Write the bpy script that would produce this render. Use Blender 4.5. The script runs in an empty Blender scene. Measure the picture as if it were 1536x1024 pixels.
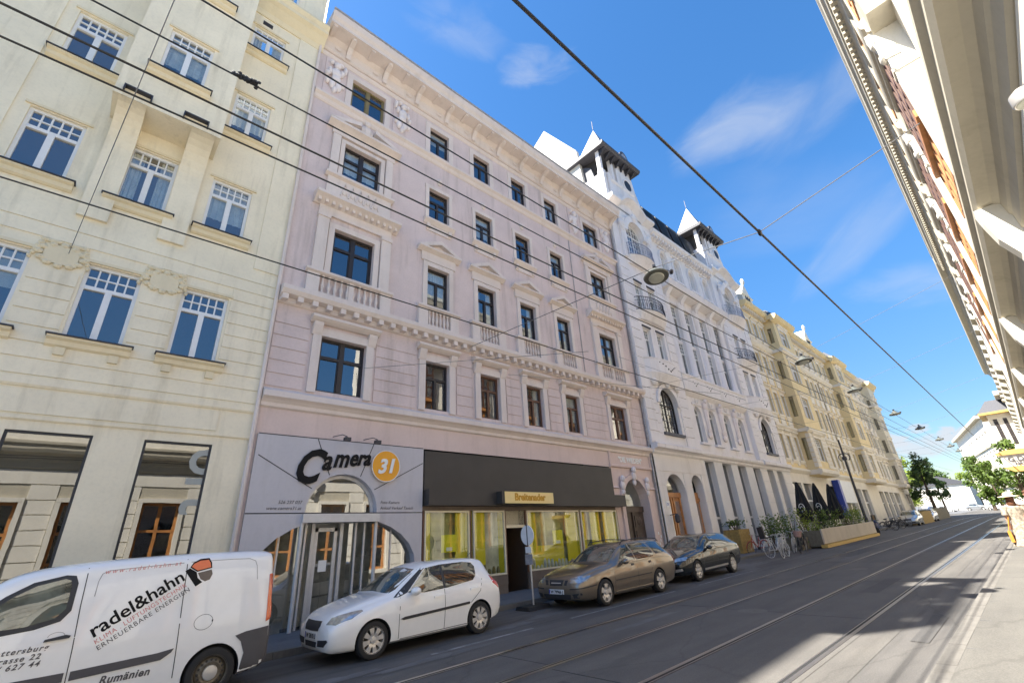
SUN, SKY, EXPO, SAT = 4.8, .079, 1.93, 1.27
CLOUDCOL = (2.6, 2.75, 3.0, 1)
#          px    py   size stretch ang  density scale seed
CLOUDS = [(1110, 185, .10, 2.4, -.10, .50, 1.2, 3.1, .34, 1.0), (1240, 150, .10, 2.6, -.25, .30, 1.2, 6.3, .34, 1.0), (800, 100, .07, 1.9, .1, .42, 1.6, 7.4, .32, 1.0), (1290, 350, .08, 3.0, -.5, .32, 1.4, 1.7, .32, 1.0), (1180, 300, .16, 1.8, .2, .16, 1.0, 5.2, .3, 1.0),
          (690, 40, .08, 2.0, .3, .22, 1.6, 9.9, .32, 1.0), (1380, 672, .035, 2.4, 0, .8, 1.8, 2.3, .38, .7), (1375, 642, .016, 2.2, 0, .7, 1.6, 4.1, .38, .7), (1425, 650, .024, 1.5, 0, .9, 1.8, 6.6, .36, .66), (1335, 662, .03, 1.5, 0, .85, 1.8, 8.2, .36, .66), (1370, 425, .07, 2.4, .2, .3, 1.5, 4.7, .3, 1.0)]
import bpy, bmesh, math, random
from mathutils import Vector, Matrix
from mathutils.bvhtree import BVHTree
from mathutils.geometry import delaunay_2d_cdt
RD = random.Random(11)
COL = bpy.context.scene.collection
G = 0.0157737                      # the street climbs: facades are level, the ground rises 1.6 %
BM = Matrix.Rotation(G, 4, 'Y')
ORG = {}
sin, cos, pi = math.sin, math.cos, math.pi

# ------------------------------------------------------------------ materials
def mat(name):
    m = bpy.data.materials.new(name); m.use_nodes = True
    nt = m.node_tree
    return m, nt, nt.nodes['Principled BSDF']
def nd(nt, t, **k):
    n = nt.nodes.new(t)
    for a, b in k.items():
        if a in n.inputs.keys(): n.inputs[a].default_value = b
        else: setattr(n, a, b)
    return n
def mapped(nt, scale):
    tc = nd(nt, 'ShaderNodeTexCoord'); mp = nd(nt, 'ShaderNodeMapping'); mp.inputs['Scale'].default_value = scale
    nt.links.new(tc.outputs['Object'], mp.inputs['Vector']); return mp.outputs['Vector']
def noise(nt, scale, detail=5, vec=(1, 1, 1), rough=.55):
    n = nd(nt, 'ShaderNodeTexNoise'); n.inputs['Scale'].default_value = scale; n.inputs['Detail'].default_value = detail
    n.inputs['Roughness'].default_value = rough
    nt.links.new(mapped(nt, vec), n.inputs['Vector']); return n.outputs['Fac']
def rampf(nt, fac, a, b, c0, c1):
    r = nd(nt, 'ShaderNodeValToRGB'); e = r.color_ramp.elements
    e[0].position = a; e[1].position = b; e[0].color = (*c0, 1); e[1].color = (*c1, 1)
    nt.links.new(fac, r.inputs['Fac']); return r.outputs['Color']
def mulc(nt, a, b):
    m = nd(nt, 'ShaderNodeMix', data_type='RGBA', blend_type='MULTIPLY'); m.inputs['Factor'].default_value = 1
    nt.links.new(a, m.inputs[6]); nt.links.new(b, m.inputs[7]); return m.outputs[2]
def stucco(name, col, var=.10, stain=.22, bump=.25, rough=.9, fine=60):
    m, nt, p = mat(name)
    lo = tuple(c * (1 - var) for c in col); hi = tuple(min(1, c * (1 + var * .6)) for c in col)
    base = rampf(nt, noise(nt, .9, 7), .3, .7, lo, hi)
    st = rampf(nt, noise(nt, 1.0, 6, (2.2, 2.2, .22), .65), .52, .78, (1, 1, 1), (1 - stain, 1 - stain * 1.05, 1 - stain * 1.15))
    sp = rampf(nt, noise(nt, 14, 4), .25, .55, (1 - var * .8,) * 3, (1, 1, 1))
    nt.links.new(mulc(nt, mulc(nt, base, st), sp), p.inputs['Base Color'])
    p.inputs['Roughness'].default_value = rough; p.inputs['Specular IOR Level'].default_value = .25
    b = nd(nt, 'ShaderNodeBump'); b.inputs['Strength'].default_value = bump; b.inputs['Distance'].default_value = .01
    nt.links.new(noise(nt, fine, 3), b.inputs['Height']); nt.links.new(b.outputs['Normal'], p.inputs['Normal'])
    return m
def plain(name, col, rough=.6, metal=0., var=.06, coat=0., sc=6, spec=.5, alpha=None):
    m, nt, p = mat(name)
    lo = tuple(c * (1 - var) for c in col); hi = tuple(min(1, c * (1 + var)) for c in col)
    nt.links.new(rampf(nt, noise(nt, sc, 4), .3, .7, lo, hi), p.inputs['Base Color'])
    p.inputs['Roughness'].default_value = rough; p.inputs['Metallic'].default_value = metal
    p.inputs['Coat Weight'].default_value = coat; p.inputs['Coat Roughness'].default_value = .03
    p.inputs['Specular IOR Level'].default_value = spec
    return m
def glassm(name, tint=(.86, .89, .88), base=.20, ior=1.5, rough=.0):
    m = bpy.data.materials.new(name); m.use_nodes = True; nt = m.node_tree; nt.nodes.clear()
    o = nd(nt, 'ShaderNodeOutputMaterial'); mx = nd(nt, 'ShaderNodeMixShader')
    t = nd(nt, 'ShaderNodeBsdfTransparent'); t.inputs[0].default_value = (*tint, 1)
    g = nd(nt, 'ShaderNodeBsdfGlossy'); g.inputs['Roughness'].default_value = rough
    f = nd(nt, 'ShaderNodeFresnel'); f.inputs['IOR'].default_value = ior
    a = nd(nt, 'ShaderNodeMath', operation='MULTIPLY_ADD', use_clamp=True); a.inputs[1].default_value = 1.5; a.inputs[2].default_value = base
    ge = nd(nt, 'ShaderNodeNewGeometry'); bf = nd(nt, 'ShaderNodeMath', operation='SUBTRACT'); bf.inputs[0].default_value = 1; nt.links.new(ge.outputs['Backfacing'], bf.inputs[1])
    fm = nd(nt, 'ShaderNodeMath', operation='MULTIPLY'); nt.links.new(f.outputs[0], a.inputs[0]); nt.links.new(a.outputs[0], fm.inputs[0]); nt.links.new(bf.outputs[0], fm.inputs[1]); nt.links.new(fm.outputs[0], mx.inputs[0])
    b = nd(nt, 'ShaderNodeBump'); b.inputs['Strength'].default_value = .03 if 'shop' not in name else .012; b.inputs['Distance'].default_value = .05
    nt.links.new(noise(nt, 1.3, 2), b.inputs['Height']); nt.links.new(b.outputs[0], g.inputs['Normal'])
    nt.links.new(t.outputs[0], mx.inputs[1]); nt.links.new(g.outputs[0], mx.inputs[2]); nt.links.new(mx.outputs[0], o.inputs[0])
    return m
def cargl(name, col):
    m = bpy.data.materials.new(name); m.use_nodes = True; nt = m.node_tree; nt.nodes.clear()
    o = nd(nt, 'ShaderNodeOutputMaterial'); mx = nd(nt, 'ShaderNodeMixShader')
    d = nd(nt, 'ShaderNodeBsdfDiffuse'); g = nd(nt, 'ShaderNodeBsdfGlossy'); g.inputs['Roughness'].default_value = .01
    nt.links.new(rampf(nt, noise(nt, 3.2, 3), .42, .6, tuple(c * .35 for c in col), col), d.inputs[0])
    f = nd(nt, 'ShaderNodeFresnel'); f.inputs['IOR'].default_value = 1.5
    a = nd(nt, 'ShaderNodeMath', operation='MULTIPLY_ADD', use_clamp=True); a.inputs[1].default_value = 1.3; a.inputs[2].default_value = .10
    nt.links.new(f.outputs[0], a.inputs[0]); nt.links.new(a.outputs[0], mx.inputs[0])
    nt.links.new(d.outputs[0], mx.inputs[1]); nt.links.new(g.outputs[0], mx.inputs[2]); nt.links.new(mx.outputs[0], o.inputs[0])
    return m
def leafm(name, a, b):
    m, nt, p = mat(name)
    nt.links.new(rampf(nt, noise(nt, 2.5, 3), .35, .65, a, b), p.inputs['Base Color'])
    p.inputs['Roughness'].default_value = .55; p.inputs['Specular IOR Level'].default_value = .3
    tr = nd(nt, 'ShaderNodeBsdfTranslucent'); tr.inputs[0].default_value = (*[min(1, c * 1.6) for c in b], 1)
    mx = nd(nt, 'ShaderNodeMixShader'); mx.inputs[0].default_value = .3
    o = nt.nodes['Material Output']
    nt.links.new(p.outputs[0], mx.inputs[1]); nt.links.new(tr.outputs[0], mx.inputs[2]); nt.links.new(mx.outputs[0], o.inputs[0])
    return m
def asphalt(name, lo, hi, sc=.35, worn=.25):
    m, nt, p = mat(name)
    base = rampf(nt, noise(nt, sc, 8, (1, 2.2, 1), .62), .32, .68, lo, hi)
    grain = rampf(nt, noise(nt, 55, 3), .3, .7, (.72, .72, .73), (1.1, 1.1, 1.1))
    streak = rampf(nt, noise(nt, 1.1, 5, (.10, 2.0, 1), .6), .45, .72, (1, 1, 1), (1 - worn, 1 - worn, 1 - worn))
    v = nd(nt, 'ShaderNodeTexVoronoi'); v.feature = 'DISTANCE_TO_EDGE'; v.inputs['Scale'].default_value = .42
    dn = nd(nt, 'ShaderNodeTexNoise'); dn.inputs['Scale'].default_value = 1.6; dn.inputs['Detail'].default_value = 6
    vec = mapped(nt, (.5, 1, 1)); nt.links.new(vec, dn.inputs['Vector'])
    ad = nd(nt, 'ShaderNodeMix', data_type='VECTOR'); ad.inputs[0].default_value = .35
    nt.links.new(vec, ad.inputs[4]); nt.links.new(dn.outputs['Color'], ad.inputs[5]); nt.links.new(ad.outputs[1], v.inputs['Vector'])
    cr = rampf(nt, v.outputs['Distance'], .001, .006, (.80, .80, .80), (1, 1, 1))
    nt.links.new(mulc(nt, mulc(nt, mulc(nt, base, grain), streak), cr), p.inputs['Base Color'])
    p.inputs['Roughness'].default_value = .82; p.inputs['Specular IOR Level'].default_value = .35
    b = nd(nt, 'ShaderNodeBump'); b.inputs['Strength'].default_value = .35; b.inputs['Distance'].default_value = .008
    nt.links.new(noise(nt, 70, 2), b.inputs['Height']); nt.links.new(b.outputs['Normal'], p.inputs['Normal'])
    return m
M = {}
def mk():
    S = stucco
    M['cream'] = S('cream_plaster', (.86, .765, .575), .08, .28)
    M['cream_trim'] = S('cream_trim', (.78, .67, .46), .06, .12)
    M['pink'] = S('pink_plaster', (.685, .562, .525), .10, .34)
    M['pink_trim'] = S('pink_trim', (.73, .63, .565), .06, .15)
    M['pink_base'] = S('pink_base_plaster', (.70, .555, .50), .07, .16)
    M['relief'] = S('relief_plaster', (.80, .72, .69), .06, .15)
    M['white'] = S('white_plaster', (.80, .76, .745), .07, .2)
    M['white_lower'] = S('white_lower_plaster', (.79, .74, .69), .06, .18)
    M['white_pier'] = S('grey_pier_plaster', (.70, .68, .66), .05, .12)
    M['firewall'] = S('firewall_plaster', (.66, .63, .56), .06, .14)
    M['yellow'] = S('yellow_plaster', (.78, .62, .35), .08, .15)
    M['yellow_pale'] = S('pale_yellow_plaster', (.72, .64, .48), .08, .15)
    M['yellow_trim'] = S('pale_trim', (.78, .71, .60), .06, .14)
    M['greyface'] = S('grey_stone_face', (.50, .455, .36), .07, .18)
    M['orange'] = S('orange_plaster', (.72, .36, .14), .06, .12)
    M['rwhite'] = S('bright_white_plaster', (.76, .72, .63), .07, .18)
    M['shopgrey'] = S('grey_shop_panel', (.55, .52, .53), .05, .14, .1, .7)
    M['shopplinth'] = S('brown_plinth', (.22, .17, .13), .12, .2)
    M['door_wood'] = plain('dark_carved_wood', (.075, .05, .035), .5)
    M['oak'] = plain('oak_wood', (.46, .20, .06), .5, var=.25, sc=4)
    M['ochre'] = plain('ochre_strip', (.55, .36, .10), .6)
    M['black'] = plain('black_panel', (.045, .040, .036), .55, var=.12, sc=1.2)
    M['blackgloss'] = plain('black_letter', (.008, .0075, .008), .6, spec=.2)
    M['frame_dark'] = plain('dark_window_wood', (.026, .020, .019), .5)
    M['frame_brown'] = plain('brown_window_wood', (.12, .055, .03), .5)
    M['frame_olive'] = plain('olive_window_wood', (.20, .16, .07), .6)
    M['frame_white'] = plain('white_window_paint', (.76, .75, .73), .45, var=.03)
    M['frame_cream'] = plain('cream_metal_frame', (.74, .66, .48), .4, var=.04)
    M['steel_frame'] = plain('brushed_grey_frame', (.56, .55, .545), .4, .2)
    M['glass'] = glassm('window_glass')
    M['shopglass'] = glassm('shop_glass', (.93, .95, .90), .07, 1.42)
    M['glass_muntin'] = glassm('leaded_glass', (.5, .5, .5), .05, 1.45)
    M['curtain'] = plain('curtain_cloth', (.74, .73, .70), .9, var=.12)
    M['blind'] = plain('roller_blind', (.56, .53, .47), .9, var=.06)
    M['interior'] = plain('dark_interior', (.05, .045, .04), .9)  # near-black colour stands in for the shade inside rooms and hollows
    M['interior_pale'] = plain('pale_interior', (.66, .63, .57), .9, var=.3, sc=2)
    M['yellowpaint'] = plain('yellow_shop_wall', (.80, .66, .03), .7, var=.06)
    M['yellowsign'] = plain('cream_sign_face', (.86, .66, .28), .5, var=.03)
    M['camglass'] = glassm('camera_shop_glass', (.85, .87, .86), .30, 1.45)
    M['poster'] = plain('yellow_poster', (.85, .76, .03), .6, var=.02)
    M['gold'] = plain('gold_letter', (.50, .27, .02), .4, .2)
    M['signorange'] = plain('orange_disc', (.82, .36, .015), .45, var=.03)
    M['paper'] = plain('white_paper', (.8, .8, .78), .7, var=.02)
    M['ghost'] = plain('frosted_letter', (.36, .37, .34), .6, var=.02)
    M['slate'] = plain('slate_roof', (.075, .075, .085), .6, var=.25, sc=12)
    M['zinc'] = plain('pale_zinc', (.36, .34, .34), .5, .2, .25, sc=9)
    M['roofgreen'] = plain('green_roof_sheet', (.04, .085, .075), .5, .2, .2)
    M['iron'] = plain('wrought_iron', (.045, .045, .055), .5, .3)
    M['iron_pale'] = plain('pale_painted_iron', (.30, .30, .36), .5, .2)
    M['wire'] = plain('black_cable', (.012, .012, .014), .5)
    M['wire_pale'] = plain('galvanised_cable', (.16, .16, .16), .6)
    M['steel'] = plain('polished_rail_steel', (.46, .44, .43), .28, .9)
    M['groove'] = plain('rail_groove', (.02, .02, .02), .8)
    M['road'] = asphalt('asphalt_road', (.098, .093, .088), (.150, .141, .130), worn=.38)
    M['road_dark'] = asphalt('repaired_asphalt', (.075, .072, .07), (.10, .096, .092), .8, .1)
    M['concrete'] = asphalt('rail_slab', (.108, .102, .094), (.15, .14, .126), .5, .2)
    M['walk'] = asphalt('pavement_asphalt', (.125, .119, .107), (.155, .147, .13), .6, .12)
    M['walkdark'] = asphalt('far_pavement_asphalt', (.13, .13, .135), (.17, .17, .172), .6, .12)
    M['kerb'] = S('granite_kerb', (.17, .16, .145), .2, .2, .4)
    M['patch'] = asphalt('pale_road_patch', (.13, .128, .125), (.19, .185, .18), 1.4, .2)
    M['paint_line'] = asphalt('worn_line_paint', (.12, .12, .115), (.40, .39, .38), 3.0, .3)
    M['carwhite'] = plain('white_car_paint', (.86, .85, .83), .30, 0, .02, 1.)
    M['cargold'] = plain('bronze_car_paint', (.235, .195, .15), .28, .65, .03, 1.)
    M['carblack'] = plain('dark_green_car_paint', (.018, .022, .022), .22, .35, .05, 1.)
    M['carblue'] = plain('blue_car_paint', (.03, .06, .16), .3, .3, .05, 1.)
    M['carsilver'] = plain('silver_car_paint', (.45, .46, .47), .3, .7, .03, 1.)
    M['carglass'] = cargl('car_glass', (.05, .06, .055))
    M['windscreen'] = cargl('windscreen_glass', (.13, .15, .125))
    M['rubber'] = plain('tyre_rubber', (.022, .021, .021), .8, var=.15)
    M['plastic'] = plain('black_trim_plastic', (.035, .035, .038), .6)
    M['bumper'] = plain('grey_bumper_plastic', (.085, .08, .085), .65)
    M['alloy'] = plain('alloy_rim', (.62, .60, .57), .32, .55)
    M['rimsteel'] = plain('dull_steel_rim', (.17, .145, .11), .5, .6, .2, sc=25)
    M['lamp_glass'] = plain('headlamp_lens', (.40, .42, .43), .06, .55, .35, 1., sc=16)
    M['red_lens'] = plain('red_lamp_lens', (.55, .03, .02), .2, 0, .1, 1.)
    M['orange_lens'] = plain('orange_red_lens', (.70, .12, .03), .2, 0, .1, 1.)
    M['redtext'] = plain('faded_red_print', (.62, .22, .20), .5)
    M['darktext'] = plain('grey_print', (.09, .085, .09), .5)
    M['orangelogo'] = plain('orange_print', (.80, .20, .08), .5)
    M['brownlogo'] = plain('brown_print', (.13, .10, .08), .5, var=.3)
    M['plate'] = plain('licence_plate', (.72, .72, .72), .5)
    M['leaf'] = leafm('green_leaves', (.045, .085, .015), (.13, .19, .04))
    M['leaf_dark'] = leafm('dark_leaves', (.02, .045, .015), (.06, .10, .03))
    M['leaf_light'] = leafm('light_leaves', (.13, .19, .025), (.28, .34, .06))
    M['bark'] = plain('bark', (.09, .065, .045), .9, var=.3, sc=20)
    M['planter'] = plain('weathered_planter_wood', (.30, .20, .06), .8, var=.3, sc=8)
    M['greybrown'] = plain('grey_brown_box', (.16, .14, .10), .8, var=.2)
    M['beige'] = stucco('beige_barrier_panel', (.52, .46, .38), .07, .2, .1)
    M['bluesign'] = plain('blue_sign', (.02, .05, .35), .4)
    M['cloth_black'] = plain('black_canvas', (.014, .014, .016), .8, var=.2)
    M['skin'] = plain('skin', (.55, .33, .24), .6, var=.05)
    M['dress'] = plain('patterned_dress', (.30, .25, .19), .85, var=.55, sc=14)
    M['hat'] = plain('straw_hat', (.75, .62, .42), .85, var=.08)
    M['hair'] = plain('brown_hair', (.12, .045, .018), .7, var=.3)
    M['bag'] = plain('orange_leather_bag', (.62, .26, .04), .5, var=.1)
    M['teal'] = plain('teal_cloth', (.04, .32, .25), .8)
    M['shirt'] = plain('pale_shirt', (.48, .46, .42), .85, var=.08)
    M['denim'] = plain('dark_trousers', (.05, .055, .075), .85, var=.2)
    M['redcloth'] = plain('red_cloth', (.55, .03, .03), .8)
    M['lampshade'] = plain('lamp_housing', (.11, .115, .10), .5, .2)
    M['lampglass'] = plain('lamp_diffuser', (.42, .43, .38), .3, 0, .1)
    M['wicker'] = plain('pink_basket', (.42, .26, .22), .8, var=.2, sc=40)
    M['bikewhite'] = plain('white_bike_paint', (.46, .46, .45), .4, .1)
    M['bikered'] = plain('red_bike_paint', (.40, .05, .03), .4, .1)
    M['bikeblack'] = plain('black_bike_paint', (.03, .03, .035), .4, .1)
mk()

# ------------------------------------------------------------------ mesh builder
class MB:
    def __init__(s): s.v = []; s.f = []
    def add(s, vs, fs):
        o = len(s.v); s.v += [tuple(v) for v in vs]; s.f += [tuple(i + o for i in f) for f in fs]; return s
    def quad(s, *p): return s.add(p, [tuple(range(len(p)))])
    def box(s, x0, x1, y0, y1, z0, z1):
        return s.add([(x0, y0, z0), (x1, y0, z0), (x1, y1, z0), (x0, y1, z0), (x0, y0, z1), (x1, y0, z1), (x1, y1, z1), (x0, y1, z1)],
                     [(3, 2, 1, 0), (4, 5, 6, 7), (0, 1, 5, 4), (1, 2, 6, 5), (2, 3, 7, 6), (3, 0, 4, 7)])
    def ext(s, poly, y0, y1):          # polygon in x,z pushed along y
        n = len(poly)
        return s.add([(x, y0, z) for x, z in poly] + [(x, y1, z) for x, z in poly],
                     [tuple(range(n)), tuple(range(2 * n - 1, n - 1, -1))] + [(i, i + n, (i + 1) % n + n, (i + 1) % n) for i in range(n)])
    def prof(s, poly, x0, x1):         # polygon in y,z pushed along x
        n = len(poly)
        return s.add([(x0, y, z) for y, z in poly] + [(x1, y, z) for y, z in poly],
                     [tuple(range(n - 1, -1, -1)), tuple(range(n, 2 * n))] + [(i, (i + 1) % n, (i + 1) % n + n, i + n) for i in range(n)])
    def mould(s, x0, x1, Y, pts):      # moulding in front of plane Y, pts = (out, height) bottom to top
        p = [(Y - o, h) for o, h in pts]
        p = [(Y + .03, pts[0][1])] + p + [(Y + .03, pts[-1][1])]
        return s.prof(p, x0, x1)
    def tube(s, path, r, n=8, close=False):
        P = [Vector(p) for p in path]; rs = r if isinstance(r, (list, tuple)) else [r] * len(P); k = len(P); o = len(s.v)
        up = None
        for i in range(k):
            t = (P[(i + 1) % k] - P[i - 1]) if close else (P[min(i + 1, k - 1)] - P[max(i - 1, 0)])
            t.normalize()
            if up is None: up = t.orthogonal().normalized()
            up = (up - t * up.dot(t)); up = up.normalized() if up.length > 1e-6 else t.orthogonal().normalized()
            w = t.cross(up)
            for j in range(n):
                a = 2 * pi * j / n; s.v.append(tuple(P[i] + (up * cos(a) + w * sin(a)) * rs[i]))
        for i in range(k if close else k - 1):
            a = o + i * n; b = o + ((i + 1) % k) * n
            for j in range(n): s.f.append((a + j, a + (j + 1) % n, b + (j + 1) % n, b + j))
        if not close:
            s.f.append(tuple(o + j for j in range(n - 1, -1, -1))); s.f.append(tuple(o + (k - 1) * n + j for j in range(n)))
        return s
    def lathe(s, pr, c, n=12, ax='z', sq=1., cap=True):
        o = len(s.v); k = len(pr)
        for r, z in pr:
            for j in range(n):
                a = 2 * pi * (j + .5) / n; x, y = r * cos(a), r * sin(a) * sq
                s.v.append({'z': (c[0] + x, c[1] + y, c[2] + z), 'y': (c[0] + x, c[1] + z, c[2] + y), 'x': (c[0] + z, c[1] + x, c[2] + y)}[ax])
        for i in range(k - 1):
            for j in range(n): s.f.append((o + i * n + j, o + i * n + (j + 1) % n, o + (i + 1) * n + (j + 1) % n, o + (i + 1) * n + j))
        if cap: s.f.append(tuple(o + j for j in range(n - 1, -1, -1))); s.f.append(tuple(o + (k - 1) * n + j for j in range(n)))
        return s
    def ell(s, c, r, n=8, m=6):
        pr = [(sin(pi * i / m), -cos(pi * i / m)) for i in range(m + 1)]; pr[0] = (.02, -1); pr[-1] = (.02, 1)
        o = len(s.v); s.lathe(pr, (0, 0, 0), n)
        for i in range(o, len(s.v)):
            v = s.v[i]; s.v[i] = (c[0] + v[0] * r[0], c[1] + v[1] * r[1], c[2] + v[2] * r[2])
        return s
    def mesh(s, name, off=(0, 0, 0), smooth=False):
        me = bpy.data.meshes.new(name); me.from_pydata([(v[0] - off[0], v[1] - off[1], v[2] - off[2]) for v in s.v], [], s.f)
        bm = bmesh.new(); bm.from_mesh(me); bmesh.ops.recalc_face_normals(bm, faces=bm.faces); bm.to_mesh(me); bm.free()
        if smooth:
            me.polygons.foreach_set('use_smooth', [True] * len(me.polygons))
            try: me.set_sharp_from_angle(angle=math.radians(40))
            except Exception: pass
        me.update(); return me
    def build(s, name, m, parent=None, smooth=False, loc=None):
        """links the mesh as one object; building parts are written in street coordinates and shifted to their root"""
        off = ORG.get(parent.name, (0, 0, 0)) if parent is not None else (0, 0, 0)
        return put(name, s.mesh(name, off, smooth), m, parent, loc)
def parts(mb, name, m, parent=None, smooth=False):
    """every loose piece of the builder becomes an object of its own"""
    p = list(range(len(mb.v)))
    def fd(a):
        while p[a] != a: p[a] = p[p[a]]; a = p[a]
        return a
    for f in mb.f:
        for i in f[1:]: p[fd(i)] = fd(f[0])
    gr = {}
    for f in mb.f: gr.setdefault(fd(f[0]), []).append(f)
    for fs in gr.values():
        ix = sorted({i for f in fs for i in f}); mp = {i: k for k, i in enumerate(ix)}; q = type(mb)(); q.v = [mb.v[i] for i in ix]; q.f = [tuple(mp[i] for i in f) for f in fs]; q.build(name, m, parent, smooth)
def put(name, me, m, parent=None, loc=None):
    o = bpy.data.objects.new(name, me)
    if m is not None:
        if isinstance(m, str): m = M[m]
        if not me.materials: me.materials.append(m)
    COL.objects.link(o)
    if parent is not None:
        o.parent = parent
        if loc is None and parent.name in ORG: ORG[o.name] = ORG[parent.name]
    if loc is not None: o.location = loc
    return o
def tag(o, label=None, cat=None, group=None, kind=None):
    if label: o['label'] = label
    if cat: o['category'] = cat
    if group: o['group'] = group
    if kind: o['kind'] = kind
    return o
def root(name, label, cat, loc=(0, 0, 0), group=None, rot=(0, 0, 0)):
    o = bpy.data.objects.new(name, None); o.empty_display_size = .3; COL.objects.link(o)
    o.location = loc; o.rotation_euler = rot
    return tag(o, label, cat, group)
def street(s, Y, h): return BM @ Vector((s, Y, h))       # street (facade) coordinates to world
def broot(name, label, cat, s0, Y0, h0, group=None):
    o = root(name, label, cat, street(s0, Y0, h0), group, (0, G, 0)); ORG[o.name] = (s0, Y0, h0); return o
def copy_tree(o, parent=None):
    c = o.copy(); COL.objects.link(c)
    if parent is not None: c.parent = parent
    if o.name in ORG: ORG[c.name] = ORG[o.name]
    for ch in list(o.children): copy_tree(ch, c)
    return c
def baked(o):                       # evaluate modifiers / curves into a plain mesh
    dg = bpy.context.evaluated_depsgraph_get(); dg.update()
    return bpy.data.meshes.new_from_object(o.evaluated_get(dg))
_tc = {}
def text_mesh(txt, size=1., extrude=.01, shear=0., bold=0., align='CENTER', spacing=1.):
    cu = bpy.data.curves.new('t', 'FONT'); cu.body = txt; cu.size = size; cu.extrude = extrude; cu.shear = shear; cu.offset = bold
    cu.align_x = align; cu.space_character = spacing; cu.resolution_u = 3
    o = bpy.data.objects.new('t', cu); COL.objects.link(o); me = baked(o); bpy.data.objects.remove(o); bpy.data.curves.remove(cu)
    me.materials.clear()
    return me
def wall_text(name, txt, size, s, Y, h, m, parent, extrude=.012, shear=0., bold=0., sx=1., rot=0., align='CENTER', spacing=1., flip=False):
    me = text_mesh(txt, size, extrude, shear, bold, align, spacing)
    mx = Matrix.Rotation(pi / 2, 4, 'X') @ Matrix.Rotation(rot, 4, 'Z') @ Matrix.Diagonal((sx, 1, 1, 1))
    me.transform(mx)
    if parent is not None and parent.name in ORG: o = ORG[parent.name]
    else: o = (0, 0, 0)
    return put(name, me, m, parent, (s - o[0], Y - o[1], h - o[2]))

# ------------------------------------------------------------------ facade kit
def arc(a, b, hs, hc, n=14):        # arch outline from (b,hs) over the crown to (a,hs)
    c = (a + b) / 2; r = (b - a) / 2
    return [(c + r * cos(pi * i / n), hs + (hc - hs) * sin(pi * i / n)) for i in range(n + 1)]
def wall(mb, s0, s1, h0, h1, Y, ops=(), dep=.2):
    xs = sorted({s0, s1, *[x for o in ops for x in (o[0], o[1]) if s0 < x < s1]})
    hs = sorted({h0, h1, *[x for o in ops for x in (o[2], o[3]) if h0 < x < h1]})
    for i in range(len(xs) - 1):
        for j in range(len(hs) - 1):
            cx = (xs[i] + xs[i + 1]) / 2; ch = (hs[j] + hs[j + 1]) / 2
            if any(o[0] < cx < o[1] and o[2] < ch < o[3] for o in ops): continue
            mb.quad((xs[i], Y, hs[j]), (xs[i + 1], Y, hs[j]), (xs[i + 1], Y, hs[j + 1]), (xs[i], Y, hs[j + 1]))
    for o in ops:
        a, b, c, d = o[:4]; D = Y + dep
        if len(o) > 4:                # arched: o[4] is the springing height
            sp = o[4]; pts = arc(a, b, sp, d)
            for k in range(len(pts) - 1):
                (x0, z0), (x1, z1) = pts[k], pts[k + 1]
                mb.quad((x1, Y, z1), (x0, Y, z0), (x0, Y, d + .0005), (x1, Y, d + .0005))
                mb.quad((x0, Y, z0), (x1, Y, z1), (x1, D, z1), (x0, D, z0))
            top = sp
        else:
            top = d; mb.quad((a, Y, d), (b, Y, d), (b, D, d), (a, D, d))
        mb.quad((a, Y, c), (a, Y, top), (a, D, top), (a, D, c)); mb.quad((b, Y, top), (b, Y, c), (b, D, c), (b, D, top))
        mb.quad((b, Y, c), (a, Y, c), (a, D, c), (b, D, c))
    return mb
def rustic(mb, s0, s1, h0, h1, Y, ops=(), step=.36, gap=.035, t=.03, vj=0):
    n = max(1, round((h1 - h0) / step)); st = (h1 - h0) / n
    for i in range(n):
        a = h0 + i * st + gap / 2; b = h0 + (i + 1) * st - gap / 2
        iv = [(s0, s1)]
        for o in ops:
            if o[2] < b and o[3] > a:
                iv = [p for x, y in iv for p in ((x, min(y, o[0])), (max(x, o[1]), y)) if p[1] - p[0] > .03]
        for x, y in iv:
            if vj and y - x > vj * 1.3:
                m = x + (y - x) * (.5 if i % 2 else .52); mb.box(x, m - gap * .4, Y - t, Y + .01, a, b); mb.box(m + gap * .4, y, Y - t, Y + .01, a, b)
            else: mb.box(x, y, Y - t, Y + .01, a, b)
    return mb
WIN = {}
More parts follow.
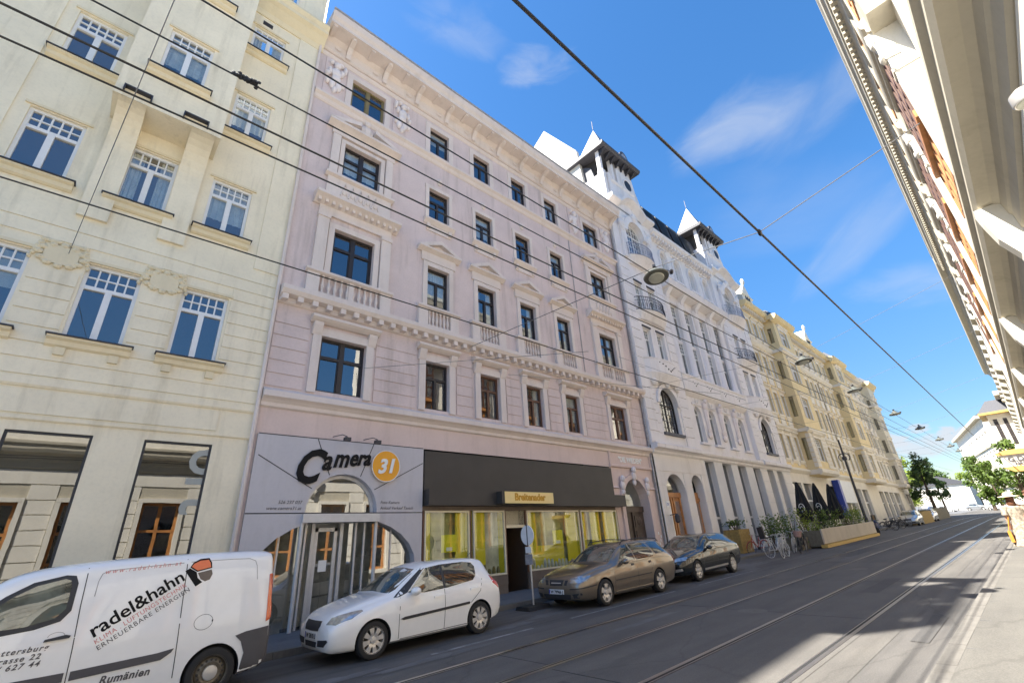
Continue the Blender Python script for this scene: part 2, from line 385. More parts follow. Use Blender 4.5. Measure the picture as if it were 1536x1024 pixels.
def win_meshes(typ, w, h, spring=None):
    key = (typ, round(w, 3), round(h, 3), spring)
    if key in WIN: return WIN[key]
    f = MB(); p = MB(); a, b = -w / 2, w / 2
    def bar(x0, x1, z0, z1, y0=-.045, y1=.035): f.box(x0, x1, y0, y1, z0, z1)
    t = .075 if typ != 'small' else .06
    if spring is not None:
        o = [(a, 0), (b, 0)] + arc(a, b, spring, h); i_ = [(a + t, t), (b - t, t)] + arc(a + t, b - t, spring, h - t)
        n = len(o)
        for k in range(n):
            q = (k + 1) % n
            for y in (-.045, .035): f.quad((o[k][0], y, o[k][1]), (o[q][0], y, o[q][1]), (i_[q][0], y, i_[q][1]), (i_[k][0], y, i_[k][1]))
            f.quad((i_[k][0], -.045, i_[k][1]), (i_[q][0], -.045, i_[q][1]), (i_[q][0], .035, i_[q][1]), (i_[k][0], .035, i_[k][1]))
        p.ext(i_, .0, .012)
        bar(a + t, b - t, spring - .04, spring + .04, -.04, .03); bar(-.035, .035, t, h - t, -.042, .03)
        if typ == 'grid':
            for k in range(1, 6): x = a + w * k / 6; bar(x - .014, x + .014, t, spring + (h - spring) * .75, -.02, .02)
            for k in range(1, 7): bar(a + t, b - t, h * k / 7 - .014, h * k / 7 + .014, -.021, .019)
    else:
        bar(a, a + t, 0, h); bar(b - t, b, 0, h); bar(a + t, b - t, 0, t); bar(a + t, b - t, h - t, h)
        p.box(a + t * .5, b - t * .5, 0, .012, t * .5, h - t * .5)
        if typ == 'dark2':
            bar(-.065, .065, t, h - t, -.06, .03); bar(a + t, b - t, h * .64 - .05, h * .64 + .05, -.055, .028)
            for x0, x1 in ((a + t, -.065), (.065, b - t)):
                for z0, z1 in ((t, h * .64 - .05), (h * .64 + .05, h - t)):
                    bar(x0, x0 + .035, z0, z1, -.03, .02); bar(x1 - .035, x1, z0, z1, -.03, .02)
        elif typ == 'dark1':
            bar(a + t, b - t, h * .66 - .045, h * .66 + .045, -.055, .028); bar(-.05, .05, t, h * .66 - .045, -.055, .03)
        elif typ == 'cream':
            z = h * .70; bar(a + t, b - t, z - .045, z + .045, -.06, .03); bar(-.065, .065, t, z - .045, -.06, .03)
            for k in range(1, 5): x = a + t + (w - 2 * t) * k / 5; bar(x - .017, x + .017, z + .045, h - t, -.025, .02)
            zc = (z + .045 + h - t) / 2; bar(a + t, b - t, zc - .017, zc + .017, -.026, .021)
        elif typ == 'muntin':
            z = h * .66; bar(a + t, b - t, z - .04, z + .04, -.05, .03); bar(-.04, .04, t, z, -.05, .03)
            for k in range(1, 4): x = a + t + (w - 2 * t) * k / 4; bar(x - .014, x + .014, z + .04, h - t, -.025, .02)
            for k in (1, 2): zz = z + (h - z) * k / 3; bar(a + t, b - t, zz - .014, zz + .014, -.026, .021)
        elif typ == 'small': bar(-.03, .03, t, h - t, -.04, .03); bar(a + t, b - t, h * .68 - .03, h * .68 + .03, -.041, .031)
        elif typ == 'shop': pass
    c = MB(); c2 = MB()
    for mbx, lo, hi, frac in ((c, .06, h * .97, .33), (c2, h * .32, h * .97, .5)):
        for sd in (-1, 1):
            n = 9
            for k in range(n):
                x0 = sd * (w / 2 - t - (w * frac - t) * k / n); x1 = sd * (w / 2 - t - (w * frac - t) * (k + 1) / n)
                y0 = .11 + .018 * sin(k * 2.1); y1 = .11 + .018 * sin((k + 1) * 2.1)
                mbx.quad((x0, y0, lo), (x1, y1, lo), (x1, y1, hi), (x0, y0, hi))
    bl = MB(); z0 = h * (.5 if spring is None else .3); bl.box(-w / 2 + t, w / 2 - t, .06, .07, z0, h * .95 if spring is None else spring)
    WIN[key] = (f.mesh('window'), p.mesh('pane'), c.mesh('curtain'), c2.mesh('curtain'), bl.mesh('blind'))
    return WIN[key]
def window(b, typ, sc, Y, h0, w, h, m='frame_dark', glass='glass', curtain=0., spring=None, name='window'):
    fm, pm, c1, c2, bl = win_meshes(typ, w, h, spring); o = ORG[b.name]
    if not fm.materials: fm.materials.append(M[m]); pm.materials.append(M[glass]); c1.materials.append(M['curtain']); c2.materials.append(M['curtain']); bl.materials.append(M['blind'])
    f = put(name, fm, None, b, (sc - o[0], Y - o[1], h0 - o[2]))
    if fm.materials[0] != M[m]: f.material_slots[0].link = 'OBJECT'; f.material_slots[0].material = M[m]
    put('pane', pm, None, f, (0, 0, 0))
    if RD.random() < curtain: q = RD.choice((c1, c2, c2, bl)); put(q.name.split('.')[0], q, None, f, (0, 0, 0))
    return f
def frame_around(mb, a, b, c, d, Y, w=.18, t=.06, sill=.0, ears=0):
    mb.box(a - w, a, Y - t, Y + .01, c, d); mb.box(b, b + w, Y - t, Y + .01, c, d); mb.box(a - w - ears, b + w + ears, Y - t - .004, Y + .01, d, d + w)
    return mb
def balusters(mb, a, b, h0, h1, Y, n, r=.065):
    for i in range(n):
        x = a + (b - a) * (i + .5) / n; H = h1 - h0
        mb.lathe([(r * .8, 0), (r * .8, H * .1), (r * .5, H * .16), (r, H * .38), (r * .45, H * .68), (r * .45, H * .82), (r * .8, H * .9), (r * .8, H)], (x, Y, h0), 7)
    return mb
def figure_relief(mb, s, Y, h, k=1., flip=1):
    """a putto in high relief: head, chest, belly, raised arm, hanging drapery"""
    E = lambda dx, dh, rx, rz, ry=.12, o=.0: mb.ell((s + dx * k * flip, Y - o, h + dh * k), (rx * k, ry * k, rz * k), 8, 6)
    E(0, 1.15, .13, .16, .14, .08); E(0, .78, .2, .26, .15, .03); E(.02, .48, .18, .2, .14, .03)
    E(.22, .95, .1, .17); E(.33, 1.2, .08, .2); E(-.24, .8, .09, .2); E(-.32, .6, .1, .12); E(-.1, .2, .12, .26); E(.14, .15, .13, .24)
    E(.26, .3, .12, .14); E(-.28, .25, .1, .16); E(0, -.08, .1, .16); E(-.2, 1.3, .1, .1); E(.15, 1.36, .12, .09)
    return mb
def scroll(mb, s, Y, h, k=1.):
    n = 10
    for sd in (-1, 1):
        mb.tube([(s + sd * k * (.12 + .22 * i / n), Y - .03 - .03 * sin(i), h + k * (.12 * sin(i * .9) + .02 * i)) for i in range(n + 1)], [.05 * k * (1 - .5 * i / n) for i in range(n + 1)], 6)
    mb.ell((s, Y, h + .05 * k), (.12 * k, .08 * k, .15 * k)); return mb
def shell(b, s0, s1, h0, h1, Y0, Y1, m, roofm='slate', roof_h=None):
    """closed back, sides and floor of a building, and its pitched roof"""
    w = MB(); w.quad((s0, Y1, h0), (s0, Y1, h1), (s1, Y1, h1), (s1, Y1, h0))
    w.quad((s0, Y0, h0), (s0, Y0, h1), (s0, Y1, h1), (s0, Y1, h0)); w.quad((s1, Y0, h0), (s1, Y1, h0), (s1, Y1, h1), (s1, Y0, h1))
    w.build('side_wall', m, b)
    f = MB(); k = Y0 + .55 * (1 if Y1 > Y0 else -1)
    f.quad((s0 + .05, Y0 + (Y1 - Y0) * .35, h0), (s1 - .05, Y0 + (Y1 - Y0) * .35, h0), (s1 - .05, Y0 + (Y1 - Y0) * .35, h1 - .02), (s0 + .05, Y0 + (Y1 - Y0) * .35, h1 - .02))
    f.build('inner_wall', 'interior', b)  # dark sheet across the building keeps its windows looking unlit
    if roof_h:
        ym = (Y0 + Y1) / 2; r = MB()
        r.quad((s0, Y0, h1), (s1, Y0, h1), (s1, ym, h1 + roof_h), (s0, ym, h1 + roof_h)); r.quad((s1, Y1, h1), (s0, Y1, h1), (s0, ym, h1 + roof_h), (s1, ym, h1 + roof_h))
        r.quad((s0, Y0, h1), (s0, ym, h1 + roof_h), (s0, Y1, h1)); r.quad((s1, Y0, h1), (s1, Y1, h1), (s1, ym, h1 + roof_h))
        r.build('roof', roofm, b)
YF = 13.45
# ================================================================== cream corner house on the left
def cream():
    b = broot('apartment_building', 'tall cream house with white grid-top windows and a box bay, at left', 'building', -3, YF, -.1, 'houses along the left side of the street')
    cols = [-7.15, -5.15, -2.65, -.65, 1.28]; W = 1.06
    fl = [(6.68, 8.66), (10.62, 12.5), (14.45, 16.28), (18.46, 19.84)]
    ops = []
    for c in cols:
        for i, (a, d) in enumerate(fl):
            if abs(c + .65) < .1 and i >= 2: continue
            ops.append((c - W / 2, c + W / 2, a, d))
    shops = [(-7.6, -6.2), (-5.6, -4.1), (-3.3, -1.93 - .2), (-1.46, -.11), (.79, 2.15)]
    shops = [(-7.5, -6.15), (-5.2, -3.85), (-3.35, -2.15), (-1.46, -.11), (.79, 2.15)]
    sops = [(a, c, .35, 4.6) for a, c in shops]
    w = MB(); wall(w, -9, 3.02, -.6, 21.2, YF, ops + sops, .14); w.build('wall', 'cream', b)
    shell(b, -9, 3.02, -.6, 24.2, YF, YF + 14, 'cream')
    for c in cols:
        for i, (a, d) in enumerate(fl):
            bay = abs(c + .65) < .1 and i >= 2
            y = YF - 1.05 if bay else YF
            window(b, 'cream', c, y + .12, a, W, d - a, 'frame_white', curtain=.55)
            s = MB(); s.mould(c - W / 2 - .2, c + W / 2 + .2, y, [(.04, a - .24), (.10, a - .2), (.12, a - .10), (.2, a - .06), (.2, a - .01)]); s.build('sill', 'cream_trim', b)
            g = MB(); g.box(c - W / 2 - .23, c + W / 2 + .23, y - .235, y + .02, a - .008, a + .022); g.build('sill_flashing', 'iron', b)
            if i == 0:
                k = MB(); k.box(c - W / 2 - .02, c - W / 2 + .16, y - .1, y + .01, a - .42, a - .245); k.box(c + W / 2 - .16, c + W / 2 + .02, y - .1, y + .01, a - .42, a - .245); parts(k, 'sill_bracket', 'cream_trim', b)
            s = MB(); s.box(c - W / 2 - .1, c + W / 2 + .1, y - .05, y + .01, d + .03, d + .1); s.build('window_head', 'cream_trim', b)
    r = MB(); ex = [(o[0] - .06, o[1] + .06, o[2], o[3] + .12) for o in ops]
    for x0, x1 in zip([-9] + [c + W / 2 + .06 for c in cols], [c - W / 2 - .06 for c in cols] + [3.0]): pass
    # cartouches between the first-floor windows interrupt the courses
    carts = [-3.9, -1.65, .32]
    ex += [(c - .48, c + .48, 8.3, 9.0) for c in carts]
    rustic(r, -8.98, 3.0, 5.75, 9.75, YF, ex, .355, .03, .028); r.build('rusticated_band', 'cream', b)
    for c in carts:
        q = MB(); q.box(c - .3, c + .3, YF - .05, YF + .01, 8.42, 8.88)
        for k in range(12):
            a = 2 * pi * k / 12; q.ell((c + .38 * cos(a), YF - .02, 8.65 + .27 * sin(a)), (.09, .07, .07), 6, 4)
        for sd in (-1, 1):
            for j in range(6): q.ell((c + sd * (.36 + .028 * j), YF - .015, 8.98 - .10 * j), (.075 - .006 * j, .06, .06), 6, 4)
            q.ell((c + sd * .2, YF - .02, 8.98), (.16, .06, .06), 8, 4)
        q.build('cartouche', 'cream_trim', b)
    p = MB(); p.mould(-8.98, 3.0, YF, [(.03, 5.5), (.06, 5.55), (.06, 5.72)]); p.mould(-8.98, 3.0, YF, [(.02, 4.80), (.05, 4.83), (.05, 4.9)]); p.box(-8.9, 2.15, YF - .03, YF + .01, 4.95, 5.45)
    p.build('string_course', 'cream', b)
    for x in (-4.15, 2.25):
        p = MB(); p.box(x, x + .7, YF - .035, YF + .01, 9.85, 20.9); p.build('pilaster_strip', 'cream', b)
    c = MB(); c.mould(-8.98, 3.1, YF, [(.05, 20.5), (.12, 20.7), (.35, 20.95), (.5, 21.05), (.5, 21.2), (.6, 21.35), (.6, 21.45), (.02, 21.55)]); c.build('cornice', 'cream_trim', b)
    # attic storey under an unseen parapet, shaped and pierced to cast the stepped road shadow
    a = MB(); aw = [(-2.1, -1.2, 22.0, 23.4), (1.0, 1.95, 22.0, 23.4), (-5.6, -4.7, 22.0, 23.4)]
    wall(a, -9, 2.95, 21.4, 24.2, YF + .02, aw, .15)
    hol = [(.75, 1.1, 25.55, 25.95), (.25, .68, 26.05, 26.4), (-1.5, -1.05, 25.45, 25.8), (-2.5, -1.95, 26.05, 26.42), (-4.2, -3.6, 25.35, 25.75), (-2.15, -1.75, 25.45, 25.8)]
    wall(a, -4.9, 1.9, 24.2, 26.7, YF - .45, hol, .12); a.quad((-4.9, YF - .45, 24.2), (1.9, YF - .45, 24.2), (1.9, YF + 3, 24.2), (-4.9, YF + 3, 24.2))
    a.box(-4.9, -4.7, YF - .44, YF + 3, 24.2, 25.6); a.box(1.2, 1.9, YF - .44, YF + 1, 26.7, 27.3)
    a.build('attic_wall', 'cream', b)
    for o in aw: window(b, 'cream', (o[0] + o[1]) / 2, YF + .14, o[2], o[1] - o[0], o[3] - o[2], 'frame_white')
    v = MB(); v.box(.95, 1.28, YF - .012, YF + .02, 20.1, 20.3); v.build('vent', 'frame_dark', b)
    # box bay on two deep piers
    yb = YF - 1.05; B = MB(); bo = [(-.65 - W / 2, -.65 + W / 2, 14.45, 16.28), (-.65 - W / 2, -.65 + W / 2, 18.46, 19.84)]
    wall(B, -1.82, .6, 13.1, 20.5, yb, bo, .14)
    for x in (-1.82, .6): B.quad((x, yb, 13.1), (x, yb, 20.5), (x, YF, 20.5), (x, YF, 13.1))
    B.quad((-1.82, yb, 13.1), (.6, yb, 13.1), (.6, YF, 13.1), (-1.82, YF, 13.1)); B.quad((-1.82, yb, 20.5), (.6, yb, 20.5), (.6, YF, 20.5), (-1.82, YF, 20.5))
    B.build('bay', 'cream', b)
    k = MB()
    for x in (-1.7, -.1):
        pr = [(YF + .02, 9.85), (YF - .1, 9.85), (YF - .14, 11.2)] + [(YF - .16 - .86 * (1 - cos(t * pi / 16)), 11.9 + 1.19 * sin(t * pi / 16)) for t in range(9)] + [(YF + .02, 13.09)]
        k.prof(pr, x, x + .58)
    parts(k, 'bay_bracket', 'cream', b)
    for x in (-1.35, -.05):
        h = MB(); h.box(x - .3, x + .3, yb - .14, yb + .01, 13.35, 13.39); h.box(x - .3, x - .27, yb - .14, yb + .01, 13.2, 13.35); h.box(x + .27, x + .3, yb - .14, yb + .01, 13.2, 13.35); h.build('bay_bracket_rail', 'iron', b)
    for a_, c_ in shops:
        f = MB()
        for x0, x1, z0, z1 in ((a_, a_ + .05, .35, 4.6), (c_ - .05, c_, .35, 4.6), (a_ + .05, c_ - .05, 4.55, 4.6), (a_ + .05, c_ - .05, .35, .5)): f.box(x0, x1, YF + .03, YF + .1, z0, z1)
        sw = f.build('shop_window', 'plastic', b)
        q = MB(); q.box(a_ + .04, c_ - .04, YF + .06, YF + .072, .4, 4.57); q.build('pane', 'glass_shop_dark', sw)
        it = MB(); it.quad((a_, YF + .5, .2), (c_, YF + .5, .2), (c_, YF + .5, 4.7), (a_, YF + .5, 4.7)); it.build('dark_backing', 'interior', sw)  # dark sheet stands in for the unlit shop room behind the glass
    t = wall_text('window_letters', 'ort', 1.25, 1.78, YF + .052, 4.5, 'ghost', b, .002, 0, .02, .95, -pi / 2, 'LEFT')
    p = MB(); p.box(-8.98, 3.0, YF - .05, YF + .01, -.5, .34); p.build('plinth', 'cream_trim', b)
    d = MB(); d.tube([(2.98, YF - .1, 21), (2.98, YF - .1, 4.9), (2.98, YF - .1, .3)], .055, 8); d.build('downpipe', 'pink_trim', b)
M['glass_shop_dark'] = glassm('dark_shop_glass', (.55, .58, .56), .20, 1.5)
cream()

# ================================================================== pink house
def pink():
    b = broot('apartment_building', 'pink five storey house with black windows and pale stone trim above two shops', 'building', 3.05, YF, .0, 'houses along the left side of the street')
    s0, s1 = 3.05, 22.5
    big = [(4.45, 5.95), (19.42, 20.87)]; sm = [(8.25, 9.3), (10.8, 11.84), (13.36, 14.4), (15.92, 16.95)]
    fl = [(6.42, 8.2), (10.5, 12.34), (14.75, 16.4), (18.6, 20.1)]
    cols = [(a, c, 1) for a, c in big] + [(a, c, 0) for a, c in sm]
    ops = [(a, c, h0, h1) for a, c, _ in cols for h0, h1 in fl]
    w = MB(); wall(w, s0, s1, 5.0, 21.7, YF, ops, .2); rustic(w, s0 + .02, s1 - .02, 6.34, 8.72, YF, [(a - .36, c + .36, 6.3, 8.95) for a, c, _ in cols], .37, .035, .03, 1.5); w.build('wall', 'pink', b)
    shell(b, s0, s1, 5.0, 21.7, YF, YF + 13, 'pink', roof_h=1.5)
    for a, c, bg in cols:
        for i, (h0, h1) in enumerate(fl):
            m = 'frame_dark'
            if bg and i == 3 and a < 10: m = 'frame_olive'
            elif i == 0 and a > 10: m = 'frame_brown'
            window(b, 'dark2' if bg else 'dark1', (a + c) / 2, YF + .17, h0, c - a, h1 - h0, m, curtain=.75 if i else .5)
    # first floor: rustication, flat hoods
    for a, c, bg in cols:
        f = MB(); frame_around(f, a, c, 6.34, 8.2, YF, .26, .08, ears=.05)
        for x in (a - .3, c + .02): f.mould(x, x + .28, YF, [(.08, 8.2), (.12, 8.28), (.2, 8.5), (.22, 8.6)])
        f.mould(a - .4, c + .4, YF, [(.10, 8.6), (.22, 8.66), (.3, 8.72), (.3, 8.80), (.02, 8.86)]); f.build('window_surround', 'pink_trim', b)
    m = MB(); m.mould(s0, s1 + .05, YF, [(.02, 5.72), (.08, 5.76), (.08, 5.86), (.16, 5.94), (.26, 6.0), (.26, 6.16), (.04, 6.28)]); m.build('string_course', 'pink_trim', b)
    # balcony cornice with dentils
    m = MB(); m.mould(s0, s1 + .12, YF, [(.04, 8.98), (.1, 9.02), (.12, 9.16), (.34, 9.2), (.42, 9.32), (.42, 9.46), (.04, 9.56)]); m.build('balcony_cornice', 'pink_trim', b)
    d = MB(); n = 44
    for k in range(n):
        x = s0 + .12 + (s1 - s0 - .2) * k / (n - 1); d.box(x - .085, x + .085, YF - .32, YF, 9.02, 9.195)
    parts(d, 'dentil', 'pink_trim', b)
    for a, c, bg in cols:
        q = .52 if bg else .2
        f = MB(); f.box(a - q - .2, a - q + .2, YF - .16, YF, 9.56, 10.32); f.box(c + q - .2, c + q + .2, YF - .16, YF, 9.56, 10.32)
        f.mould(a - q - .26, c + q + .26, YF, [(.14, 10.32), (.24, 10.36), (.24, 10.44), (.05, 10.49)])
        f.box(a - q + .2, c + q - .2, YF - .16, YF - .001, 9.56, 9.66)
        if bg: f.box((a + c) / 2 - .08, (a + c) / 2 + .08, YF - .15, YF, 9.66, 10.32)
        balusters(f, a - q + .22, c + q - .22, 9.66, 10.32, YF - .08, 10 if bg else 6); f.build('balustrade', 'pink_trim', b)
        f = MB(); frame_around(f, a, c, 10.5, 12.34, YF, .2, .07)
        if bg:
            for x in (a - .62, c + .24): f.box(x, x + .38, YF - .13, YF + .005, 10.5, 12.62); f.box(x - .03, x + .41, YF - .17, YF + .004, 12.62, 12.78)
            f.box(a - .62, c + .62, YF - .10, YF + .003, 12.79, 13.12)
            f.mould(a - .85, c + .85, YF, [(.1, 13.12), (.18, 13.18), (.34, 13.3), (.46, 13.36), (.46, 13.48), (.05, 13.58)])
            for k in range(13): x = a - .7 + (c - a + 1.4) * k / 12; f.box(x - .05, x + .05, YF - .3, YF, 13.14, 13.28)
        else:
            f.box(a - .3, c + .3, YF - .09, YF + .004, 12.56, 12.95)
            f.mould(a - .5, c + .5, YF, [(.08, 12.95), (.2, 13.02), (.28, 13.06), (.28, 13.14)])
            x0, x1, xm = a - .5, c + .5, (a + c) / 2
            f.ext([(x0, 13.14), (x0 + .34, 13.14), (xm, 13.44), (x1 - .34, 13.14), (x1, 13.14), (xm, 13.62)], YF - .28, YF + .02)
            f.ext([(x0 + .3, 13.141), (x1 - .3, 13.141), (xm, 13.45)], YF - .08, YF + .02)
        f.build('window_surround', 'pink_trim', b)
        # second floor
        f = MB()
        if bg:
            f.box(a - .5, c + .5, YF - .12, YF + .005, 13.6, 14.5); f.mould(a - .6, c + .6, YF, [(.1, 14.5), (.24, 14.56), (.24, 14.66), (.04, 14.72)])
            for k in range(5): x = a + (c - a) * (k + .5) / 5; f.ell((x, YF - .13, 14.05), (.1, .06, .2)); f.tube([(x - .14, YF - .13, 13.8), (x, YF - .16, 14.35), (x + .14, YF - .13, 13.8)], .035, 5)
            frame_around(f, a, c, 14.75, 16.4, YF, .16, .07)
            for x in (a - .5, c + .2): f.box(x, x + .3, YF - .12, YF + .004, 14.74, 16.62)
            f.box(a - .55, c + .55, YF - .13, YF + .003, 16.63, 16.9); f.mould(a - .75, c + .75, YF, [(.12, 16.9), (.24, 16.98), (.36, 17.04), (.36, 17.14), (.04, 17.18)])
            xm = (a + c) / 2
            f.ext([(a - .75, 17.18), (a - .3, 17.18), (xm - .3, 17.42), (xm - .3, 17.62)], YF - .34, YF + .02); f.ext([(c + .75, 17.18), (c + .3, 17.18), (xm + .3, 17.42), (xm + .3, 17.62)], YF - .34, YF + .02)
            f.ell((xm, YF - .1, 17.46), (.26, .16, .32)); f.ell((xm, YF - .18, 17.82), (.13, .1, .13)); scroll(f, xm, YF - .12, 17.3, .8)
        else:
            frame_around(f, a, c, 14.75, 16.4, YF, .17, .06, ears=.02); f.mould(a - .24, c + .24, YF, [(.05, 14.44), (.1, 14.5), (.2, 14.6), (.2, 14.68), (.03, 14.73)])
            for x in (a - .1, c - .06): f.box(x, x + .16, YF - .12, YF, 14.2, 14.44)
            f.box(a - .1, c + .1, YF - .05, YF + .01, 14.12, 14.42); xm = (a + c) / 2; f.ell((xm, YF - .02, 17.0), (.13, .1, .2)); f.ell((xm, YF - .1, 17.02), (.07, .06, .11))
        f.build('window_surround', 'pink_trim', b)
        f = MB(); t = .24; frame_around(f, a, c, 18.5, 20.1, YF, t, .035); f.build('window_surround', 'pink_trim', b)
    m = MB(); m.mould(s0, s1, YF, [(.02, 17.96), (.07, 18.02), (.1, 18.14), (.2, 18.22), (.2, 18.32), (.03, 18.42)]); m.mould(s0, s1, YF, [(.02, 20.52), (.07, 20.58), (.09, 20.66), (.02, 20.7)]); m.build('string_course', 'pink_trim', b)
    for x, fl_ in ((3.72, 1), (6.75, -1), (18.42, 1), (21.6, -1)):
        f = MB(); f.box(x - .42, x + .42, YF - .05, YF + .01, 18.44, 20.5); f.build('pilaster_strip', 'pink', b)
        f = MB(); figure_relief(f, x, YF - .1, 18.85, 1.05, fl_); f.build('relief_figure', 'relief', b, True)
    # main cornice on brackets
    c = MB(); c.mould(s0, s1 + .05, YF, [(.06, 20.82), (.12, 20.88), (.14, 21.3), (.24, 21.4), (.3, 21.46), (.86, 21.5), (.86, 21.66), (.95, 21.78), (1.0, 21.98), (1.0, 22.06), (.04, 22.2)]); c.build('cornice', 'pink_trim', b)
    k = MB(); xs = []; x = s0 + .2
    while x < s1 - .1: xs.append(x); x += .83
    for i, x in enumerate(xs):
        if i % 2: k.prof([(YF - .1, 20.85), (YF - .2, 20.85), (YF - .24, 21.05), (YF - .42, 21.28), (YF - .72, 21.36), (YF - .72, 21.5), (YF - .1, 21.5)], x - .1, x + .1); k.ell((x, YF - .74, 21.42), (.1, .06, .07), 6, 4)
        else: k.box(x - .08, x + .08, YF - .8, YF - .3, 21.40, 21.5); k.ell((x + .41, YF - .16, 21.08), (.16, .04, .07), 8, 4)
    parts(k, 'cornice_bracket', 'pink_trim', b)
    g = MB(); g.tube([(s0, YF - .98, 22.14), (s1, YF - .98, 22.14)], .06, 6); g.build('gutter', 'zinc', b)
    d = MB(); d.tube([(22.46, YF - .12, 21.4), (22.46, YF - .12, 9.7), (22.46, YF - .12, 6.4), (22.46, YF - .12, .3)], .055, 8); d.build('downpipe', 'zinc', b)
    d = MB(); d.tube([(17.75, YF - .03, 17.9), (17.75, YF - .03, 9.7)], .018, 6); d.build('lightning_rod', 'zinc', b)
    # ---- ground floor: pink pier with arched house door
    base = MB(); D = (19.45, 21.6, .2, 4.5, 3.3)
    wall(base, 18.7, 22.5, -.4, 5.0, YF, [D], .45); base.build('door_wall', 'pink_base', b); base = MB(); wall(base, 3.05, 3.2, -.4, 5.0, YF); base.build('corner_pier', 'pink_base', b)
    f = MB(); o = arc(19.2, 21.85, 3.3, 4.72); i_ = arc(19.45, 21.6, 3.3, 4.5)
    for k in range(len(o) - 1): f.ext([o[k], o[k + 1], i_[k + 1], i_[k]], YF - .1, YF + .01)
    f.box(19.2, 19.45, YF - .1, YF + .01, .2, 3.3); f.box(21.6, 21.85, YF - .1, YF + .01, .2, 3.3)
    f.mould(18.75, 22.45, YF, [(.03, 5.0), (.1, 5.04), (.1, 5.12), (.02, 5.16)]); f.mould(18.75, 19.2, YF, [(.03, 4.0), (.08, 4.03), (.03, 4.12)]); f.mould(21.85, 22.45, YF, [(.03, 4.0), (.08, 4.03), (.03, 4.12)])
    f.box(18.72, 18.86, YF - .07, YF, 5.0, 5.75); f.box(22.3, 22.44, YF - .07, YF, 5.0, 5.75); f.build('door_surround', 'pink_base', b)
    for x, z in ((19.45, 4.15), (20.52, 4.62), (21.6, 4.15)):
        h = MB(); h.ell((x, YF - .16, z + .3), (.13, .13, .17)); h.ell((x, YF - .12, z), (.18, .12, .24)); h.ell((x, YF - .1, z - .3), (.12, .1, .16)); scroll(h, x, YF - .1, z - .05, .5); h.build('carved_head', 'relief', b, True)
    wall_text('house_lettering', '"DIE WIEDEN"', .36, 20.58, YF - .012, 5.3, 'paper', b, .012, 0, .012, .92)
    dr = MB(); dr.ext([(19.5, 3.2)] + [(21.55, 3.2)] + arc(19.5, 21.55, 3.3, 4.46)[1:-1], YF + .36, YF + .42); dl = MB()
    dl.box(19.5, 21.55, YF + .3, YF + .44, 2.95, 3.22)
    for a in (19.5, 20.55):
        dl.box(a, a + 1.0, YF + .36, YF + .42, .25, 2.95)
        for z0, z1 in ((.4, 1.1), (1.3, 2.1), (2.25, 2.8)): dl.box(a + .15, a + .85, YF + .32, YF + .4, z0, z1); dl.ell((a + .5, YF + .32, (z0 + z1) / 2), (.22, .05, (z1 - z0) * .36), 8, 5)
    dl.box(20.49, 20.56, YF + .28, YF + .44, .25, 2.95); hd = dl.build('house_door', 'door_wood', b)
    fan = MB(); fan.ext(arc(19.5, 21.55, 3.25, 4.46), YF + .4, YF + .41); fan.build('pane', 'glass', hd)
    # ---- fascia band and grey shop
    Y = YF - .1; g = MB(); P = []
    c0, R0 = 5.6, 1.05
    def slab(mb, s0, s1, h0, h1, op, dep=.35): wall(mb, s0, s1, h0, h1, Y, op, dep)
    slab(g, 3.12, 8.22, 2.98, 4.98, [(c0 - R0, c0 + R0, 2.98, 4.03, 2.981)]); g.quad((3.12, Y, 4.98), (8.22, Y, 4.98), (8.22, YF + .01, 4.98), (3.12, YF + .01, 4.98))
    g.quad((3.12, Y, -.2), (3.12, Y, 4.98), (3.12, YF, 4.98), (3.12, YF, -.2)); g.quad((8.22, Y, -.2), (8.22, Y, 4.98), (8.22, YF, 4.98), (8.22, YF, -.2))
    slab(g, 3.12, 8.22, -.3, 2.95, [(3.42, 8.0, .05, 2.86, 1.5)], .3); g.build('grey_shopfront', 'shopgrey', b)
    j = MB()
    for (x0, z0), (x1, z1) in (((4.7, 4.97), (5.13, 3.98)), ((6.42, 4.97), (6.06, 3.98)), ((8.2, 4.5), (6.53, 3.62)), ((3.2, 4.42), (4.68, 3.6)), ((3.12, 2.965), (8.22, 2.965)), ((3.14, 4.985), (8.2, 4.985))):
        v = Vector((x1 - x0, z1 - z0)).normalized(); n = Vector((-v.y, v.x)) * .012; j.ext([(x0 + n.x, z0 + n.y), (x1 + n.x, z1 + n.y), (x1 - n.x, z1 - n.y), (x0 - n.x, z0 - n.y)], Y - .004, Y + .02)
    j.build('panel_joints', 'plastic', b)
    # glazing and vestibule
    gf = MB(); i1 = arc(c0 - .95, c0 + .95, 2.99, 3.93); o1 = arc(c0 - 1.04, c0 + 1.04, 2.99, 4.02)
    for k in range(len(o1) - 1): gf.ext([o1[k], o1[k + 1], i1[k + 1], i1[k]], Y + .2, Y + .28)
    gf.box(3.42, 8.0, Y + .18, Y + .32, 2.74, 2.9) if False else None
    gf.box(4.5, 6.7, Y - .12, Y + .4, 2.72, 2.94)
    for x in (4.5, 6.62): gf.lathe([(.05, 0), (.05, 2.72)], (x + .04, Y + .02, .05), 10)
    for x in (4.92, 5.72): gf.box(x, x + .09, Y + .3, Y + .4, .05, 2.72)
    for x in (5.02, 5.56): gf.box(x, x + .09, Y + .32, Y + .38, .12, 2.6)
    gf.box(5.02, 5.65, Y + .32, Y + .38, 2.5, 2.6); gf.box(5.02, 5.65, Y + .32, Y + .38, .12, .24)
    for x in (4.05, 7.25): gf.box(x, x + .04, Y + .22, Y + .27, .05, 2.8)
    for x in (4.70, 6.12, 6.38): gf.box(x, x + .05, Y + .2, Y + .26, .05, 2.72)
    fr = gf.build('shop_frame', 'steel_frame', b, False)
